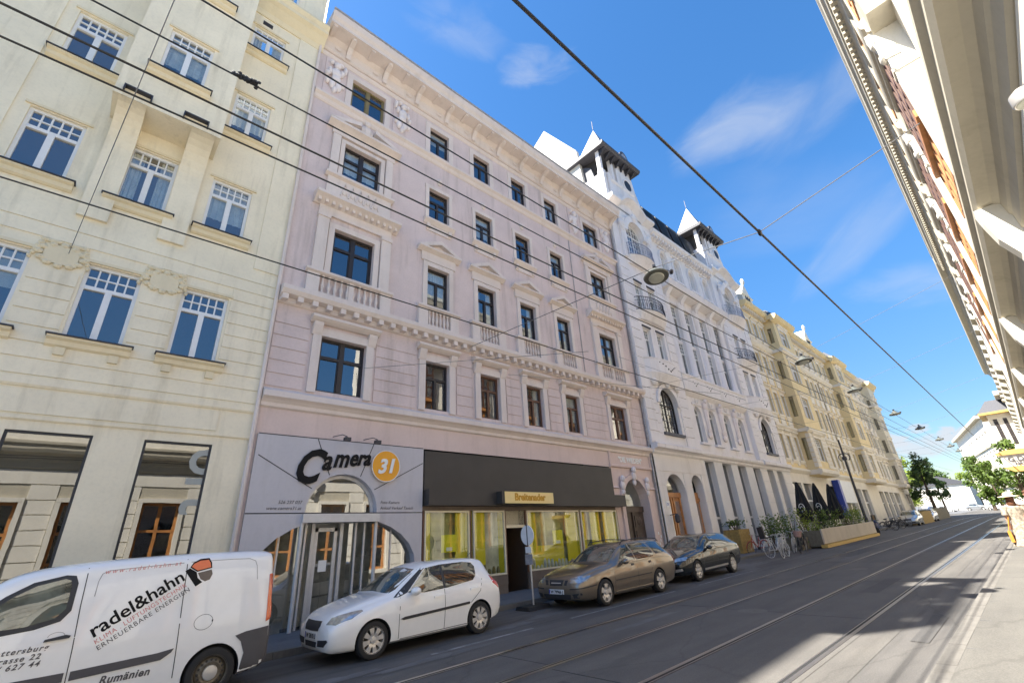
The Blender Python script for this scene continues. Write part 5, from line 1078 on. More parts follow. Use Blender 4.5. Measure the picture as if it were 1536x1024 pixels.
class Car:
    def __init__(s, name, label, tab, paint, wheels, rw, track, k, loc, group='cars parked along the left kerb', kind='car'):
        s.k = k; s.tab = tab; s.root = root(name, label, kind, loc, group); s.rw = rw
        n = 84; L = tab[-1][0]; xs = sorted({L * i / n for i in range(n + 1)} | {tab[0][0] + .02, .04, L - .02, L - .05} | {w + rw * 1.16 * cos(a * pi / 10) for w in wheels for a in range(11)})
        m = MB(); rows = []
        for x in xs:
            sec = section(x, interp(tab, x)); full = sec + [(-y, z) for y, z in sec[-2:0:-1]]; rows.append([len(m.v) + i for i in range(len(full))]); m.v += [(x * k, y * k, z * k) for y, z in full]
        for a, b in zip(rows[:-1], rows[1:]):
            q = len(a)
            for i in range(q): m.f.append((a[i], a[(i + 1) % q], b[(i + 1) % q], b[i]))
        m.f.append(tuple(reversed(rows[0]))); m.f.append(tuple(rows[-1]))
        me = m.mesh('body'); s.bvh = BVHTree.FromPolygons([v.co.copy() for v in me.vertices], [tuple(p.vertices) for p in me.polygons])
        o = bpy.data.objects.new('body', me); COL.objects.link(o)
        cut = MB()
        for w in wheels:
            for sd in (-1, 1): cut.lathe([(rw * 1.13 * k, 0), (rw * 1.13 * k, .5 * k)], (w * k, (sd * (track + .3) - (.5 if sd > 0 else 0)) * k if sd > 0 else -(track + .3) * k, rw * k), 36, 'y')
        cm = bpy.data.objects.new('cut', cut.mesh('cut')); COL.objects.link(cm)
        md = o.modifiers.new('b', 'BOOLEAN'); md.operation = 'DIFFERENCE'; md.object = cm; md.solver = 'EXACT'
        nm = baked(o); bpy.data.objects.remove(o); bpy.data.objects.remove(cm)
        nm.materials.clear(); nm.materials.append(M[paint]); nm.materials.append(M['plastic'])
        for p in nm.polygons:
            c = p.center; p.use_smooth = True
            for w in wheels:
                if math.hypot(c.x - w * k, c.z - rw * k) < rw * 1.135 * k and abs(c.y) < (track + .3) * k and (abs(p.normal.y) < .3 or abs(c.y) < (track - .15) * k): p.material_index = 1; p.use_smooth = False
            if p.normal.z < -.9 and c.z < .4 * k: p.material_index = 1
        try: nm.set_sharp_from_angle(angle=math.radians(38))
        except Exception: pass
        s.body = bpy.data.objects.new('body', nm); COL.objects.link(s.body); s.body.parent = s.root
    def hit(s, p, n):
        r = s.bvh.ray_cast(p + n * 1.2, -n, 3.0)
        if r[0] is None: r = s.bvh.find_nearest(p)
        return r[0], r[1]
    def patch(s, name, pts, m, off=.006, parent=None, step=.07, mirror=True, thick=True):
        """a piece that lies on the body surface inside the outline pts (car metres)"""
        P = [Vector(p) * s.k for p in pts]; nrm = Vector((0, 0, 0))
        for i in range(len(P)): nrm += P[i].cross(P[(i + 1) % len(P)])
        nrm.normalize(); cen = sum(P, Vector()) / len(P)
        r0 = s.bvh.find_nearest(cen)
        if r0[1] is not None and nrm.dot(r0[1]) < 0: nrm = -nrm
        u = nrm.cross(Vector((0, 0, 1))); u = u.normalized() if u.length > .2 else Vector((0, 1, 0)); v = nrm.cross(u).normalized()
        poly = [((p - cen).dot(u), (p - cen).dot(v)) for p in P]; dens = []
        for i in range(len(poly)):
            a, b = Vector(poly[i]), Vector(poly[(i + 1) % len(poly)]); q = max(1, int((b - a).length / step))
            for j in range(q): dens.append(a.lerp(b, j / q))
        n = len(dens); pts2 = list(dens); x0 = min(p.x for p in dens); x1 = max(p.x for p in dens); y0 = min(p.y for p in dens); y1 = max(p.y for p in dens)
        def inside(p):
            c = False; j = n - 1
            for i in range(n):
                if (dens[i].y > p.y) != (dens[j].y > p.y) and p.x < (dens[j].x - dens[i].x) * (p.y - dens[i].y) / (dens[j].y - dens[i].y) + dens[i].x: c = not c
                j = i
            return c
        gx = x0 + step / 2
        while gx < x1:
            gy = y0 + step / 2
            while gy < y1:
                p = Vector((gx, gy))
                if inside(p) and min((p - d).length for d in dens) > step * .4: pts2.append(p)
                gy += step
            gx += step
        vs, es, fs, *_ = delaunay_2d_cdt(pts2, [(i, (i + 1) % n) for i in range(n)], [], 1, 1e-5)
        out = []; base = []
        for p in vs:
            w = cen + u * p.x + v * p.y; h, hn = s.hit(w, nrm); out.append(h + nrm * off * 1.0); base.append(h - nrm * .02)
        mb = MB(); mb.add(out, [tuple(f) for f in fs])
        if thick:
            cnt = {}
            for f in fs:
                for i in range(len(f)): e = (f[i], f[(i + 1) % len(f)]); cnt[tuple(sorted(e))] = cnt.get(tuple(sorted(e)), 0) + 1
            o = len(mb.v); mb.v += [tuple(b) for b in base]
            for (a, b), c in cnt.items():
                if c == 1: mb.f.append((a, b, o + b, o + a))
        ob = mb.build(name, m, parent or s.root, True)
        if mirror:
            m2 = MB(); m2.add([(x, -y, z) for x, y, z in mb.v], mb.f); m2.build(name, m, parent if parent else s.root, True)
        return ob
    def line(s, pts, w=.011, m='plastic', name='panel_seam', mirror=True):
        n = len(pts); L = []; R = []
        for i in range(n):
            a = Vector(pts[max(0, i - 1)]); b = Vector(pts[min(n - 1, i + 1)]); d = (b - a).normalized(); q = Vector((-d.z, 0, d.x)) * w / 2 if abs(d.y) < .6 else Vector((d.y, 0, 0)) * w / 2
            L.append(Vector(pts[i]) + q); R.append(Vector(pts[i]) - q)
        return s.patch(name, [tuple(p) for p in L] + [tuple(p) for p in reversed(R)], m, .0025, step=.12, mirror=mirror, thick=False)
    def wheel(s, x, track, style, wd=.2, spokes=7, rim='alloy'):
        k = s.k; r = s.rw
        for sd in (-1, 1):
            t = MB(); t.lathe([(r * .66, -wd / 2), (r * .8, -wd / 2 - .012), (r * .95, -wd / 2 + .005), (r * .995, -wd / 2 + .03), (r, -.03), (r, .03), (r * .995, wd / 2 - .03), (r * .95, wd / 2 - .005), (r * .8, wd / 2 + .012), (r * .66, wd / 2)], (0, 0, 0), 40, 'y', 1., False)
            t.v = [(a * k, b * k, c * k) for a, b, c in t.v]
            w = t.build('wheel', 'rubber', s.root, True, (x * k, sd * (track - wd / 2) * k, r * k))
            f = MB(); q = wd / 2
            f.lathe([(r * .66, sd * q * .85), (r * .70, sd * (q + .004)), (r * .64, sd * (q - .005)), (r * .62, sd * (q - .05)), (r * .60, sd * (q - .1))], (0, 0, 0), 40, 'y', 1., False)
            dk = MB(); dk.lathe([(r * .61, sd * (q - .09)), (r * .61, sd * (q - .085))], (0, 0, 0), 30, 'y')
            if style == 'steel':
                f.lathe([(r * .6, sd * (q - .05)), (r * .42, sd * (q - .015)), (r * .3, sd * (q - .03)), (r * .05, sd * (q - .03))], (0, 0, 0), 30, 'y')
                for i in range(16): a = 2 * pi * i / 16; dk.ell((r * .5 * cos(a), sd * (q - .022), r * .5 * sin(a)), (.018, .012, .018), 6, 4)
            else:
                for i in range(spokes):
                    a = 2 * pi * i / spokes + .2; wdt = 2 * pi * .62 * r / spokes * .30
                    ca, sa = cos(a), sin(a); P = []
                    for rr, hw, yy in ((.1 * r, wdt * .75, q - .02), (.38 * r, wdt * .72, q - .004), (.64 * r, wdt * 1.05, q - .004)):
                        P.append([(rr * ca - sg * hw * sa, sd * (yy + dy), rr * sa + sg * hw * ca) for dy, sg in ((0, -1), (0, 1), (-.03, 1), (-.03, -1))])
                    for A, B in zip(P[:-1], P[1:]): f.add(A + B, [(0, 1, 5, 4), (1, 2, 6, 5), (2, 3, 7, 6), (3, 0, 4, 7)])
                f.lathe([(r * .2, sd * (q - .03)), (r * .18, sd * (q + .002)), (r * .02, sd * (q + .006))], (0, 0, 0), 16, 'y')
            for mb, nm, mt in ((f, 'rim', rim), (dk, 'brake_disc', 'interior')):
                mb.v = [(a * k, b * k, c * k) for a, b, c in mb.v]; mb.build(nm, mt, w, True, (0, 0, 0))
            if style == 'steel':
                c = MB(); c.lathe([(r * .30, sd * (q - .02)), (r * .28, sd * (q + .005)), (r * .1, sd * (q + .012)), (.005, sd * (q + .012))], (0, 0, 0), 20, 'y'); c.v = [(a * k, b * k, d * k) for a, b, d in c.v]; c.build('hub_cap', 'alloy', w, True, (0, 0, 0))
    def mirror_(s, x, y, z, m):
        for sd in (-1, 1):
            f = MB(); f.ell((x + .02, sd * (y + .10), z), (.10, .115, .075), 14, 10); f.box(x - .02, x + .06, sd * (y + .05) - .06, sd * (y + .05) + .06, z - .06, z - .02); f.v = [tuple(c * s.k for c in p) for p in f.v]; f.build('wing_mirror', m, s.root, True)
    def text(s, name, t, size, x, z, m, rot=0, shear=0, bold=0, align='LEFT', sx=1., spacing=1., y=None):
        me = text_mesh(t, size * s.k, .0, shear, bold, align, spacing)
        bm = bmesh.new(); bm.from_mesh(me); bmesh.ops.subdivide_edges(bm, edges=[e for e in bm.edges if e.calc_length() > .08], cuts=2); bm.to_mesh(me); bm.free()
        c, q = cos(rot), sin(rot)
        for v in me.vertices:
            a, b = v.co.x * sx, v.co.y
            p = Vector((x * s.k + a * c - b * q, -1.0 * s.k, z * s.k + a * q + b * c)); h, n = s.hit(p, Vector((0, -1, 0))); v.co = h + Vector((0, -.006, 0))
        return put(name, me, m, s.root)
    def plate(s, x, z, txt, y=0):
        k = s.k; f = MB(); f.box((x - .012) * k, x * k, (y - .26) * k, (y + .26) * k, (z - .055) * k, (z + .055) * k); p = f.build('licence_plate', 'plate', s.root)
        f = MB(); f.box((x - .014) * k, (x - .0121) * k, (y + .22) * k, (y + .258) * k, (z - .05) * k, (z + .05) * k); f.build('plate_band', 'bluesign', p)
        me = text_mesh(txt, .1 * k, .001, 0, .003); me.transform(Matrix.Translation(((x - .0145) * k, (y - .02) * k, (z - .036) * k)) @ Matrix.Rotation(-pi / 2, 4, 'Z') @ Matrix.Rotation(pi / 2, 4, 'X')); put('plate_text', me, 'blackgloss', p)
def xz(y, pts): return [(x, y, z) for x, z in pts]
def yz(x, pts): return [(x, y, z) for y, z in pts]

def hatchback(loc, label, paint='carwhite', detail=True, group='cars parked along the left kerb'):
    T = [(0, .30, .50, .58, .46, .56, .40), (.05, .22, .57, .69, .60, .68, .50), (.2, .19, .65, .80, .70, .765, .58), (.5, .18, .74, .89, .76, .81, .64), (.95, .175, .84, .985, .785, .822, .68), (1.14, .175, .875, 1.02, .79, .824, .69), (1.45, .175, .90, 1.20, .79, .825, .66), (1.85, .175, .92, 1.41, .79, .825, .615), (2.3, .175, .94, 1.485, .79, .825, .61), (2.9, .175, .96, 1.49, .79, .825, .605), (3.3, .18, .98, 1.475, .785, .822, .60), (3.50, .19, .985, 1.445, .775, .815, .585), (3.58, .20, .985, 1.40, .77, .812, .58), (3.72, .22, .96, 1.20, .75, .805, .60), (3.84, .25, .92, 1.0, .73, .795, .66), (3.90, .28, .80, .87, .70, .775, .64), (3.95, .33, .66, .72, .65, .71, .56), (3.97, .38, .58, .63, .56, .63, .46)]
    wh = [.83, 3.29]; rw = .305; tr = .80
    c = Car('hatchback', label, T, paint, wh, rw, tr, 1.045, loc, group)
    for x in wh: c.wheel(x, tr, 'alloy', .19, 8)
    for nm, p in (('front_side_window', [(1.53, .985), (1.60, 1.03), (2.02, 1.375), (2.36, 1.41), (2.36, .965), (1.9, .945)]), ('rear_side_window', [(2.42, .965), (2.42, 1.412), (3.0, 1.415), (3.22, 1.38), (3.28, 1.30), (3.24, 1.12), (3.14, 1.04)])): c.patch(nm, xz(-.8, p), 'carglass')
    c.patch('window_pillar', xz(-.8, [(2.362, .966), (2.362, 1.41), (2.418, 1.411), (2.418, .966)]), 'plastic', .004)
    c.patch('windscreen_pillar', xz(-.8, [(1.22, .93), (1.34, .93), (1.52, .985), (2.0, 1.378), (1.93, 1.39)]), 'plastic', .004)
    c.patch('windscreen', yz(.5, [(-.64, 1.01), (-.655, 1.06), (-.57, 1.37), (0, 1.41), (.57, 1.37), (.655, 1.06), (.64, 1.01), (0, 1.035)]), 'windscreen', mirror=False)
    c.patch('headlight', [(.09, -.46, .60), (.16, -.50, .71), (.42, -.66, .80), (.60, -.74, .82), (.62, -.76, .79), (.42, -.76, .68), (.18, -.66, .59)], 'lamp_glass', .008)
    c.patch('grille', yz(-.1, [(-.30, .54), (-.34, .62), (-.33, .69), (0, .685), (.33, .69), (.34, .62), (.30, .54), (0, .53)]), 'plastic', .01, mirror=False)
    c.patch('lower_intake', yz(-.1, [(-.24, .285), (-.26, .37), (.26, .37), (.24, .285)]), 'plastic', .008, mirror=False)
    c.patch('fog_lamp', [(.0, -.32, .31), (.0, -.32, .40), (.08, -.62, .42), (.10, -.64, .39), (.04, -.54, .31)], 'plastic', .008)
    c.patch('tail_light', [(3.66, -.76, .92), (3.66, -.74, 1.10), (3.78, -.62, 1.06), (3.90, -.60, .80), (3.82, -.76, .80)], 'red_lens', .01)
    c.patch('side_moulding', xz(-.85, [(1.36, .56), (1.42, .535), (3.0, .60), (3.02, .63), (3.0, .645), (1.45, .585)]), 'plastic', .014)
    for x in (1.83, 2.76): c.patch('door_handle', xz(-.85, [(x + .28, .815 + (x - 1.8) * .04), (x + .5, .825 + (x - 1.8) * .04), (x + .5, .865 + (x - 1.8) * .04), (x + .28, .855 + (x - 1.8) * .04)]), paint, .02)
    c.line([(1.36, -.85, .92), (1.33, -.85, .6), (1.33, -.85, .24)]); c.line([(2.38, -.85, .95), (2.38, -.85, .6), (2.36, -.85, .24)]); c.line([(3.40, -.85, 1.05), (3.32, -.85, .82), (3.05, -.85, .62)]); c.line([(1.36, -.85, .235), (3.0, -.85, .25)])
    c.mirror_(1.62, .80, 1.0, paint); c.plate(-.005, .455, 'W 5810 U', .0)
    c.line([(1.16, -.6, 1.1), (1.10, -.75, .9)], .012) if False else None
    f = MB(); f.tube([(3.55 * 1.045, 0, 1.46 * 1.045), (3.75 * 1.045, 0, 1.62 * 1.045)], .006, 5); f.build('aerial', 'plastic', c.root)
    return c
X0 = {}
hatchback((3.88, 10.18, 0), 'small white hatchback with black side mouldings between the van and the sign post')

def wagon(loc, label, paint, k, T, wh, rw, tr, name, win, extra):
    c = Car(name, label, T, paint, wh, rw, tr, k, loc)
    for x in wh: c.wheel(x, tr, 'alloy', .21, 5 if paint == 'cargold' else 7)
    for nm, p in win: c.patch(nm, xz(-.85, p), 'carglass')
    extra(c); return c
TS = [(0, .34, .52, .60, .55, .62, .5), (.05, .24, .58, .70, .68, .74, .60), (.22, .20, .66, .79, .77, .82, .66), (.6, .19, .75, .88, .82, .87, .70), (1.15, .185, .83, .965, .84, .885, .74), (1.42, .185, .87, 1.0, .845, .89, .75), (1.8, .185, .90, 1.21, .845, .89, .70), (2.2, .185, .925, 1.40, .845, .89, .64), (2.7, .185, .95, 1.465, .845, .89, .63), (3.4, .185, .97, 1.48, .845, .89, .63), (4.1, .19, .99, 1.45, .84, .885, .62), (4.4, .21, .99, 1.36, .82, .87, .60), (4.58, .25, .95, 1.18, .80, .855, .62), (4.70, .28, .88, 1.02, .77, .83, .66), (4.79, .33, .74, .82, .72, .79, .62), (4.83, .40, .62, .68, .60, .68, .5)]
def saab_x(c):
    c.patch('windscreen', yz(.7, [(-.68, 1.01), (-.69, 1.06), (-.59, 1.36), (0, 1.395), (.59, 1.36), (.69, 1.06), (.68, 1.01), (0, 1.03)]), 'windscreen', mirror=False)
    c.patch('headlight', [(.09, -.42, .56), (.10, -.42, .70), (.30, -.62, .745), (.50, -.76, .765), (.52, -.78, .73), (.36, -.78, .62), (.18, -.68, .56)], 'lamp_glass', .008)
    c.patch('grille', yz(-.1, [(-.22, .56), (-.25, .69), (.25, .69), (.22, .56)]), 'plastic', .01, mirror=False)
    c.patch('grille_bar', yz(-.1, [(-.17, .615), (-.17, .632), (.17, .632), (.17, .615)]), 'alloy', .016, mirror=False)
    c.patch('grille_wing', yz(-.1, [(-.27, .57), (-.31, .68), (-.40, .69), (-.37, .57)]), 'plastic', .009)
    c.patch('lower_intake', yz(-.1, [(-.44, .25), (-.48, .36), (.48, .36), (.44, .25)]), 'plastic', .008, mirror=False)
    c.patch('fog_lamp', [(.05, -.54, .28), (.03, -.52, .37), (.14, -.74, .40), (.16, -.76, .36), (.10, -.68, .28)], 'plastic', .008)
    c.patch('bumper_strip', [(.03, -.42, .47), (.03, -.42, .50), (.3, -.85, .53), (.6, -.9, .55), (.6, -.9, .52), (.3, -.85, .50)], 'plastic', .012)
    c.patch('tail_light', [(4.56, -.78, .88), (4.58, -.76, 1.0), (4.72, -.66, .97), (4.80, -.62, .74), (4.74, -.78, .72)], 'red_lens', .01)
    c.patch('side_moulding', xz(-.92, [(1.46, .54), (1.46, .565), (3.25, .585), (3.25, .56)]), 'plastic', .012); c.patch('sill_skirt', xz(-.92, [(1.42, .22), (1.42, .285), (3.25, .285), (3.25, .22)]), 'cargold', .03)
    for x in (2.28, 3.18): c.patch('door_handle', xz(-.92, [(x, .84), (x + .12, .845), (x + .12, .9), (x, .895)]), 'plastic', .014)
    c.line([(1.44, -.9, .9), (1.42, -.9, .6), (1.42, -.9, .26)]); c.line([(2.56, -.9, .94), (2.56, -.9, .6), (2.54, -.9, .26)]); c.line([(3.5, -.9, 1.0), (3.42, -.9, .8), (3.28, -.9, .64)])
    c.mirror_(1.86, .86, .98, 'cargold'); c.plate(-.01, .42, 'W 79966 J'); k = c.k
    for sd in (-1, 1):
        f = MB(); f.tube([(2.25 * k, sd * .60 * k, 1.41 * k), (2.35 * k, sd * .6 * k, 1.49 * k), (3.2 * k, sd * .6 * k, 1.53 * k), (4.2 * k, sd * .6 * k, 1.47 * k), (4.35 * k, sd * .58 * k, 1.38 * k)], .016, 6); f.build('roof_rail', 'plastic', c.root)
wagon((10.46, 9.86, 0), 'bronze estate car with roof rails beside the round traffic sign', 'cargold', 1.055, TS, [.97, 3.67], .318, .885, 'estate_car',
      [('front_side_window', [(1.78, .985), (1.86, 1.04), (2.28, 1.365), (2.54, 1.40), (2.54, .975)]), ('rear_side_window', [(2.60, .975), (2.60, 1.405), (3.2, 1.41), (3.42, 1.36), (3.60, 1.06), (3.5, 1.0)]), ('quarter_window', [(3.72, 1.05), (3.54, 1.37), (3.7, 1.395), (4.12, 1.37), (4.40, 1.14), (4.3, 1.08)])], saab_x)
TA = [(0, .36, .54, .62, .56, .64, .52), (.05, .26, .60, .73, .70, .77, .62), (.22, .22, .68, .82, .80, .86, .68), (.6, .21, .78, .91, .85, .91, .72), (1.2, .20, .87, 1.0, .87, .925, .78), (1.45, .20, .90, 1.03, .875, .93, .78), (1.85, .20, .93, 1.24, .875, .93, .73), (2.3, .20, .955, 1.43, .875, .93, .66), (2.8, .20, .98, 1.49, .875, .93, .65), (3.5, .20, 1.0, 1.49, .875, .93, .64), (4.1, .21, 1.02, 1.44, .87, .92, .62), (4.45, .24, 1.02, 1.33, .85, .90, .62), (4.68, .28, .98, 1.14, .82, .88, .66), (4.82, .32, .88, .98, .78, .84, .64), (4.90, .38, .74, .82, .70, .77, .56), (4.93, .44, .64, .70, .6, .68, .5)]
def audi_x(c):
    c.patch('windscreen', yz(.7, [(-.71, 1.04), (-.72, 1.09), (-.61, 1.39), (0, 1.425), (.61, 1.39), (.72, 1.09), (.71, 1.04), (0, 1.06)]), 'windscreen', mirror=False)
    c.patch('headlight', [(.10, -.48, .62), (.12, -.48, .73), (.32, -.68, .785), (.50, -.80, .80), (.52, -.82, .76), (.34, -.80, .66)], 'lamp_glass', .008)
    c.patch('grille', yz(-.1, [(-.27, .34), (-.34, .5), (-.33, .74), (.33, .74), (.34, .5), (.27, .34)]), 'plastic', .01, mirror=False)
    c.patch('fog_lamp', [(.05, -.46, .34), (.05, -.46, .44), (.16, -.76, .47), (.18, -.78, .40)], 'alloy', .008)
    c.patch('tail_light', [(4.66, -.80, .92), (4.68, -.78, 1.03), (4.82, -.66, .98), (4.88, -.66, .82), (4.80, -.8, .82)], 'red_lens', .01)
    c.patch('sill_strip', xz(-.95, [(1.5, .30), (1.5, .36), (3.4, .38), (3.4, .32)]), 'alloy', .012)
    for x in (2.35, 3.28): c.patch('door_handle', xz(-.95, [(x, .86), (x + .22, .87), (x + .22, .9), (x, .89)]), 'carblack', .02)
    c.line([(1.5, -.95, .9), (1.48, -.95, .6), (1.48, -.95, .3)]); c.line([(2.62, -.95, .96), (2.62, -.95, .6), (2.6, -.95, .3)])
    c.mirror_(1.92, .90, 1.02, 'carblack'); c.plate(-.012, .46, 'W 26 JK')
wagon((16.28, 10.08, 0), 'dark green estate car with silver wheels behind the bronze estate', 'carblack', 1.03, TA, [.96, 3.80], .335, .925, 'estate_car',
      [('front_side_window', [(1.84, 1.0), (1.92, 1.06), (2.34, 1.385), (2.62, 1.425), (2.62, 1.0)]), ('rear_side_window', [(2.67, 1.0), (2.67, 1.43), (3.3, 1.43), (3.55, 1.38), (3.72, 1.08), (3.6, 1.03)]), ('quarter_window', [(3.82, 1.07), (3.64, 1.39), (3.8, 1.41), (4.15, 1.36), (4.42, 1.16), (4.34, 1.1)])], audi_x)

def van():
    T = [(0, .36, .60, .70, .58, .68, .5), (.06, .26, .70, .84, .72, .80, .62), (.25, .22, .86, 1.0, .84, .90, .72), (.6, .20, 1.0, 1.14, .90, .94, .80), (.85, .20, 1.05, 1.24, .91, .948, .83), (1.15, .20, 1.09, 1.54, .92, .95, .82), (1.45, .20, 1.12, 1.80, .92, .95, .79), (1.8, .20, 1.15, 1.90, .92, .95, .79), (2.3, .20, 1.16, 1.945, .92, .95, .81), (3.3, .20, 1.17, 1.965, .92, .95, .83), (4.2, .21, 1.18, 1.95, .92, .95, .83), (4.50, .24, 1.18, 1.93, .91, .945, .82), (4.60, .28, 1.17, 1.90, .90, .935, .80), (4.64, .34, 1.15, 1.80, .87, .91, .74)]
    wh = [.88, 3.90]; rw = .325; tr = .925
    c = Car('van', 'white panel van with black lettering at the left edge', T, 'carwhite', wh, rw, tr, 1.045, (-1.98, 10.4, 0), 'cars parked along the left kerb', 'van')
    for x in wh: c.wheel(x, tr, 'steel', .21, 0, 'rimsteel')
    c.patch('cab_window', xz(-.95, [(.98, 1.12), (1.1, 1.25), (1.5, 1.60), (1.72, 1.73), (2.02, 1.79), (2.12, 1.775), (2.16, 1.68), (2.16, 1.36), (2.08, 1.25), (1.85, 1.19)]), 'plastic', .004)
    c.patch('cab_pane', xz(-.95, [(1.2, 1.22), (1.25, 1.30), (1.56, 1.58), (1.76, 1.69), (2.02, 1.745), (2.08, 1.72), (2.10, 1.64), (2.10, 1.39), (2.02, 1.29), (1.75, 1.235)]), 'windscreen', .008)
    c.patch('windscreen', yz(.4, [(-.76, 1.24), (-.78, 1.30), (-.7, 1.72), (0, 1.79), (.7, 1.72), (.78, 1.30), (.76, 1.24), (0, 1.27)]), 'windscreen', mirror=False)
    c.line([(2.23, -.95, 1.86), (2.24, -.95, 1.4), (2.27, -.95, .9), (2.29, -.95, .35)]); c.line([(3.37, -.95, 1.88), (3.385, -.95, 1.4), (3.40, -.95, 1.0), (3.42, -.95, .62), (3.43, -.95, .36)]); c.line([(1.1, -.95, 1.1), (1.06, -.95, .8), (1.06, -.95, .35)])
    c.line([(x, -.95, z) for x, z in [(2.36, 1.50), (2.365, 1.68), (2.39, 1.77), (2.46, 1.805), (2.9, 1.82), (3.33, 1.83)]], .010, 'zinc', 'crease_shade')  # grey ribbon paints the shade of a pressed crease on the smooth side
    c.line([(x, -.95, z) for x, z in [(3.42, 1.835), (4.0, 1.83), (4.24, 1.82), (4.33, 1.78), (4.36, 1.7), (4.38, 1.5)]], .010, 'zinc', 'crease_shade')
    c.patch('side_moulding', xz(-1, [(1.08, .555), (1.08, .66), (2.25, .665), (2.25, .565)]), 'bumper', .014); c.patch('side_moulding', xz(-1, [(2.31, .565), (2.31, .665), (3.2, .70), (3.385, .725), (3.36, .68), (3.25, .61)]), 'bumper', .014)
    c.patch('rear_bumper', xz(-1, [(4.27, .24), (4.31, .50), (4.25, .66), (4.16, .75), (4.3, .785), (4.60, .81), (4.63, .81), (4.64, .24)]), 'bumper', .016, mirror=True)
    c.patch('rear_bumper', yz(5.0, [(-.9, .26), (-.9, .80), (.9, .80), (.9, .26)]), 'bumper', .03, mirror=False)
    c.patch('tail_light', xz(-1, [(4.575, .88), (4.57, 1.56), (4.625, 1.57), (4.635, .9)]), 'orange_lens', .012)
    c.patch('tail_light', yz(5.0, [(-.91, .92), (-.86, 1.55), (-.80, 1.55), (-.82, .92)]), 'orange_lens', .014)
    c.patch('rear_window', yz(5.0, [(-.70, 1.2), (-.66, 1.72), (-.06, 1.74), (-.06, 1.2)]), 'carglass', .008)
    c.patch('door_handle', xz(-1, [(1.97, 1.04), (1.98, 1.065), (2.17, 1.09), (2.22, 1.075), (2.21, 1.05)]), 'plastic', .03)
    c.line([(2.08 + .08 * cos(t * pi / 8), -.95, 1.085 + .045 * sin(t * pi / 8)) for t in range(9)], .006, 'zinc', 'recess_shade')  # grey arc paints the shaded rim of the handle hollow
    for h0 in (0, 10): c.line([(3.70 + .12 * cos((t + h0) * pi / 10), -.95, 1.0 + .10 * sin((t + h0) * pi / 10)) for t in range(11)], .006, 'bumper', 'fuel_flap', mirror=False)
    c.line([(3.815, -.95, .99), (3.815, -.95, 1.02)], .018, 'plastic', 'flap_catch', mirror=False)
    c.mirror_(1.25, .93, 1.2, 'plastic')
    c.text('van_lettering', 'www.radel-hahn.at', .080, 2.41, 1.765, 'redtext', .045, .25, 0, 'LEFT', 1.0, 1.42)
    R1 = math.atan2(.585, .92)
    def fit(t, size, x, z, m, L, sp, bold=0, rot=R1):
        o = c.text('van_lettering', t, size, x, z, m, rot, 0, bold, 'LEFT', 1., sp); me = o.data
        w = max(((v.co.x / c.k - x) * cos(rot) + (v.co.z / c.k - z) * sin(rot)) for v in me.vertices)
        bpy.data.objects.remove(o); return c.text('van_lettering', t, size, x, z, m, rot, 0, bold, 'LEFT', L / w, sp)
    fit('radel&hahn', .235, 2.445, 1.005, 'blackgloss', 1.10, 1.0, .004)
    fit('KLIMA . LÜFTUNGSTECHNIK', .083, 2.49, .925, 'redtext', 1.09, 1.12); fit('ERNEUERBARE ENERGIEN', .086, 2.53, .85, 'darktext', 1.10, 1.18)
    def lg(pts, m, off=.005):
        P = [(3.50 + u * cos(R1) * .80 - v * sin(R1) * .80, 1.625 + (u * sin(R1) + v * cos(R1)) * .80) for u, v in pts]
        c.patch('van_logo', xz(-.95, P), m, off, mirror=False, thick=False, step=.05)
    lg([(-.07, -.155), (.05, -.155), (.02, -.04), (.05, .06), (-.01, .19), (-.09, .19)], 'blackgloss')
    lg([(.0, .20), (.06, .06), (.29, -.03), (.33, .06), (.33, .16), (.2, .235), (.08, .245)], 'blackgloss'); lg([(.025, .195), (.075, .075), (.28, -.005), (.308, .07), (.305, .14), (.19, .205), (.08, .22)], 'orangelogo', .008)
    lg([(.06, .035), (.27, -.05), (.25, -.13), (.17, -.19), (.09, -.17), (.05, -.09)], 'brownlogo')
    for t, x, z in (('Mattersburg', 2.03, .955), ('strasse 22', 1.98, .87), ('026 / 627 44', 1.99, .79)): c.text('van_lettering', t, .082, x, z, 'darktext', .0, .25, .002, 'RIGHT', 1.05, 1.25)
    c.text('van_lettering', 'Rumänien', .125, 2.62, .46, 'darktext', 0, .2, .004, 'LEFT', .98, 1.1)
    return c
VAN = van()
# ================================================================== ground, rails, markings
def struct(name, mb, m): return tag(mb.build(name, m), kind='structure')
def sheet(x0, x1, y0, y1, z): return MB().quad((x0, y0, z), (x1, y0, z), (x1, y1, z), (x0, y1, z))
struct('ground', sheet(-700, 1500, -900, 900, -.03), 'walkdark')
struct('road', sheet(-40, 520, 1.55, 11.36, 0), 'road')
struct('road', MB().quad((88, 11.36, .0), (88, 60, .0), (130, 60, .0), (130, 11.36, .0)), 'road')
struct('road_surface', sheet(-40, 92, 2.35, 8.15, .004), 'concrete')
w = MB(); w.add([(-40, 11.55, .13), (97, 11.55, .13), (97, 13.6, .15), (-40, 13.6, .15)], [(0, 1, 2, 3)]); struct('sidewalk', w, 'walkdark')
w = MB(); w.add([(-40, 1.35, .13), (92, 1.35, .13), (92, -1.4, .19), (-40, -1.4, .19)], [(3, 2, 1, 0)]); w.add([(92, 1.35, .13), (130, 2.2, .13), (130, -9, .19), (92, -1.4, .19)], [(3, 2, 1, 0)]); struct('sidewalk', w, 'walk')
for y0, y1 in ((11.36, 11.55), (1.35, 1.55)):
    kb = MB(); x = -30.0
    while x < (97 if y0 > 5 else 92): kb.box(x, x + 1.19, y0, y1, -.1, .132 + RD.uniform(-.002, .002)); x += 1.2
    struct('kerb', kb, 'kerb')
kb = MB(); kb.box(97, 97.2, 11.5, 40, -.1, .13); struct('kerb', kb, 'kerb')
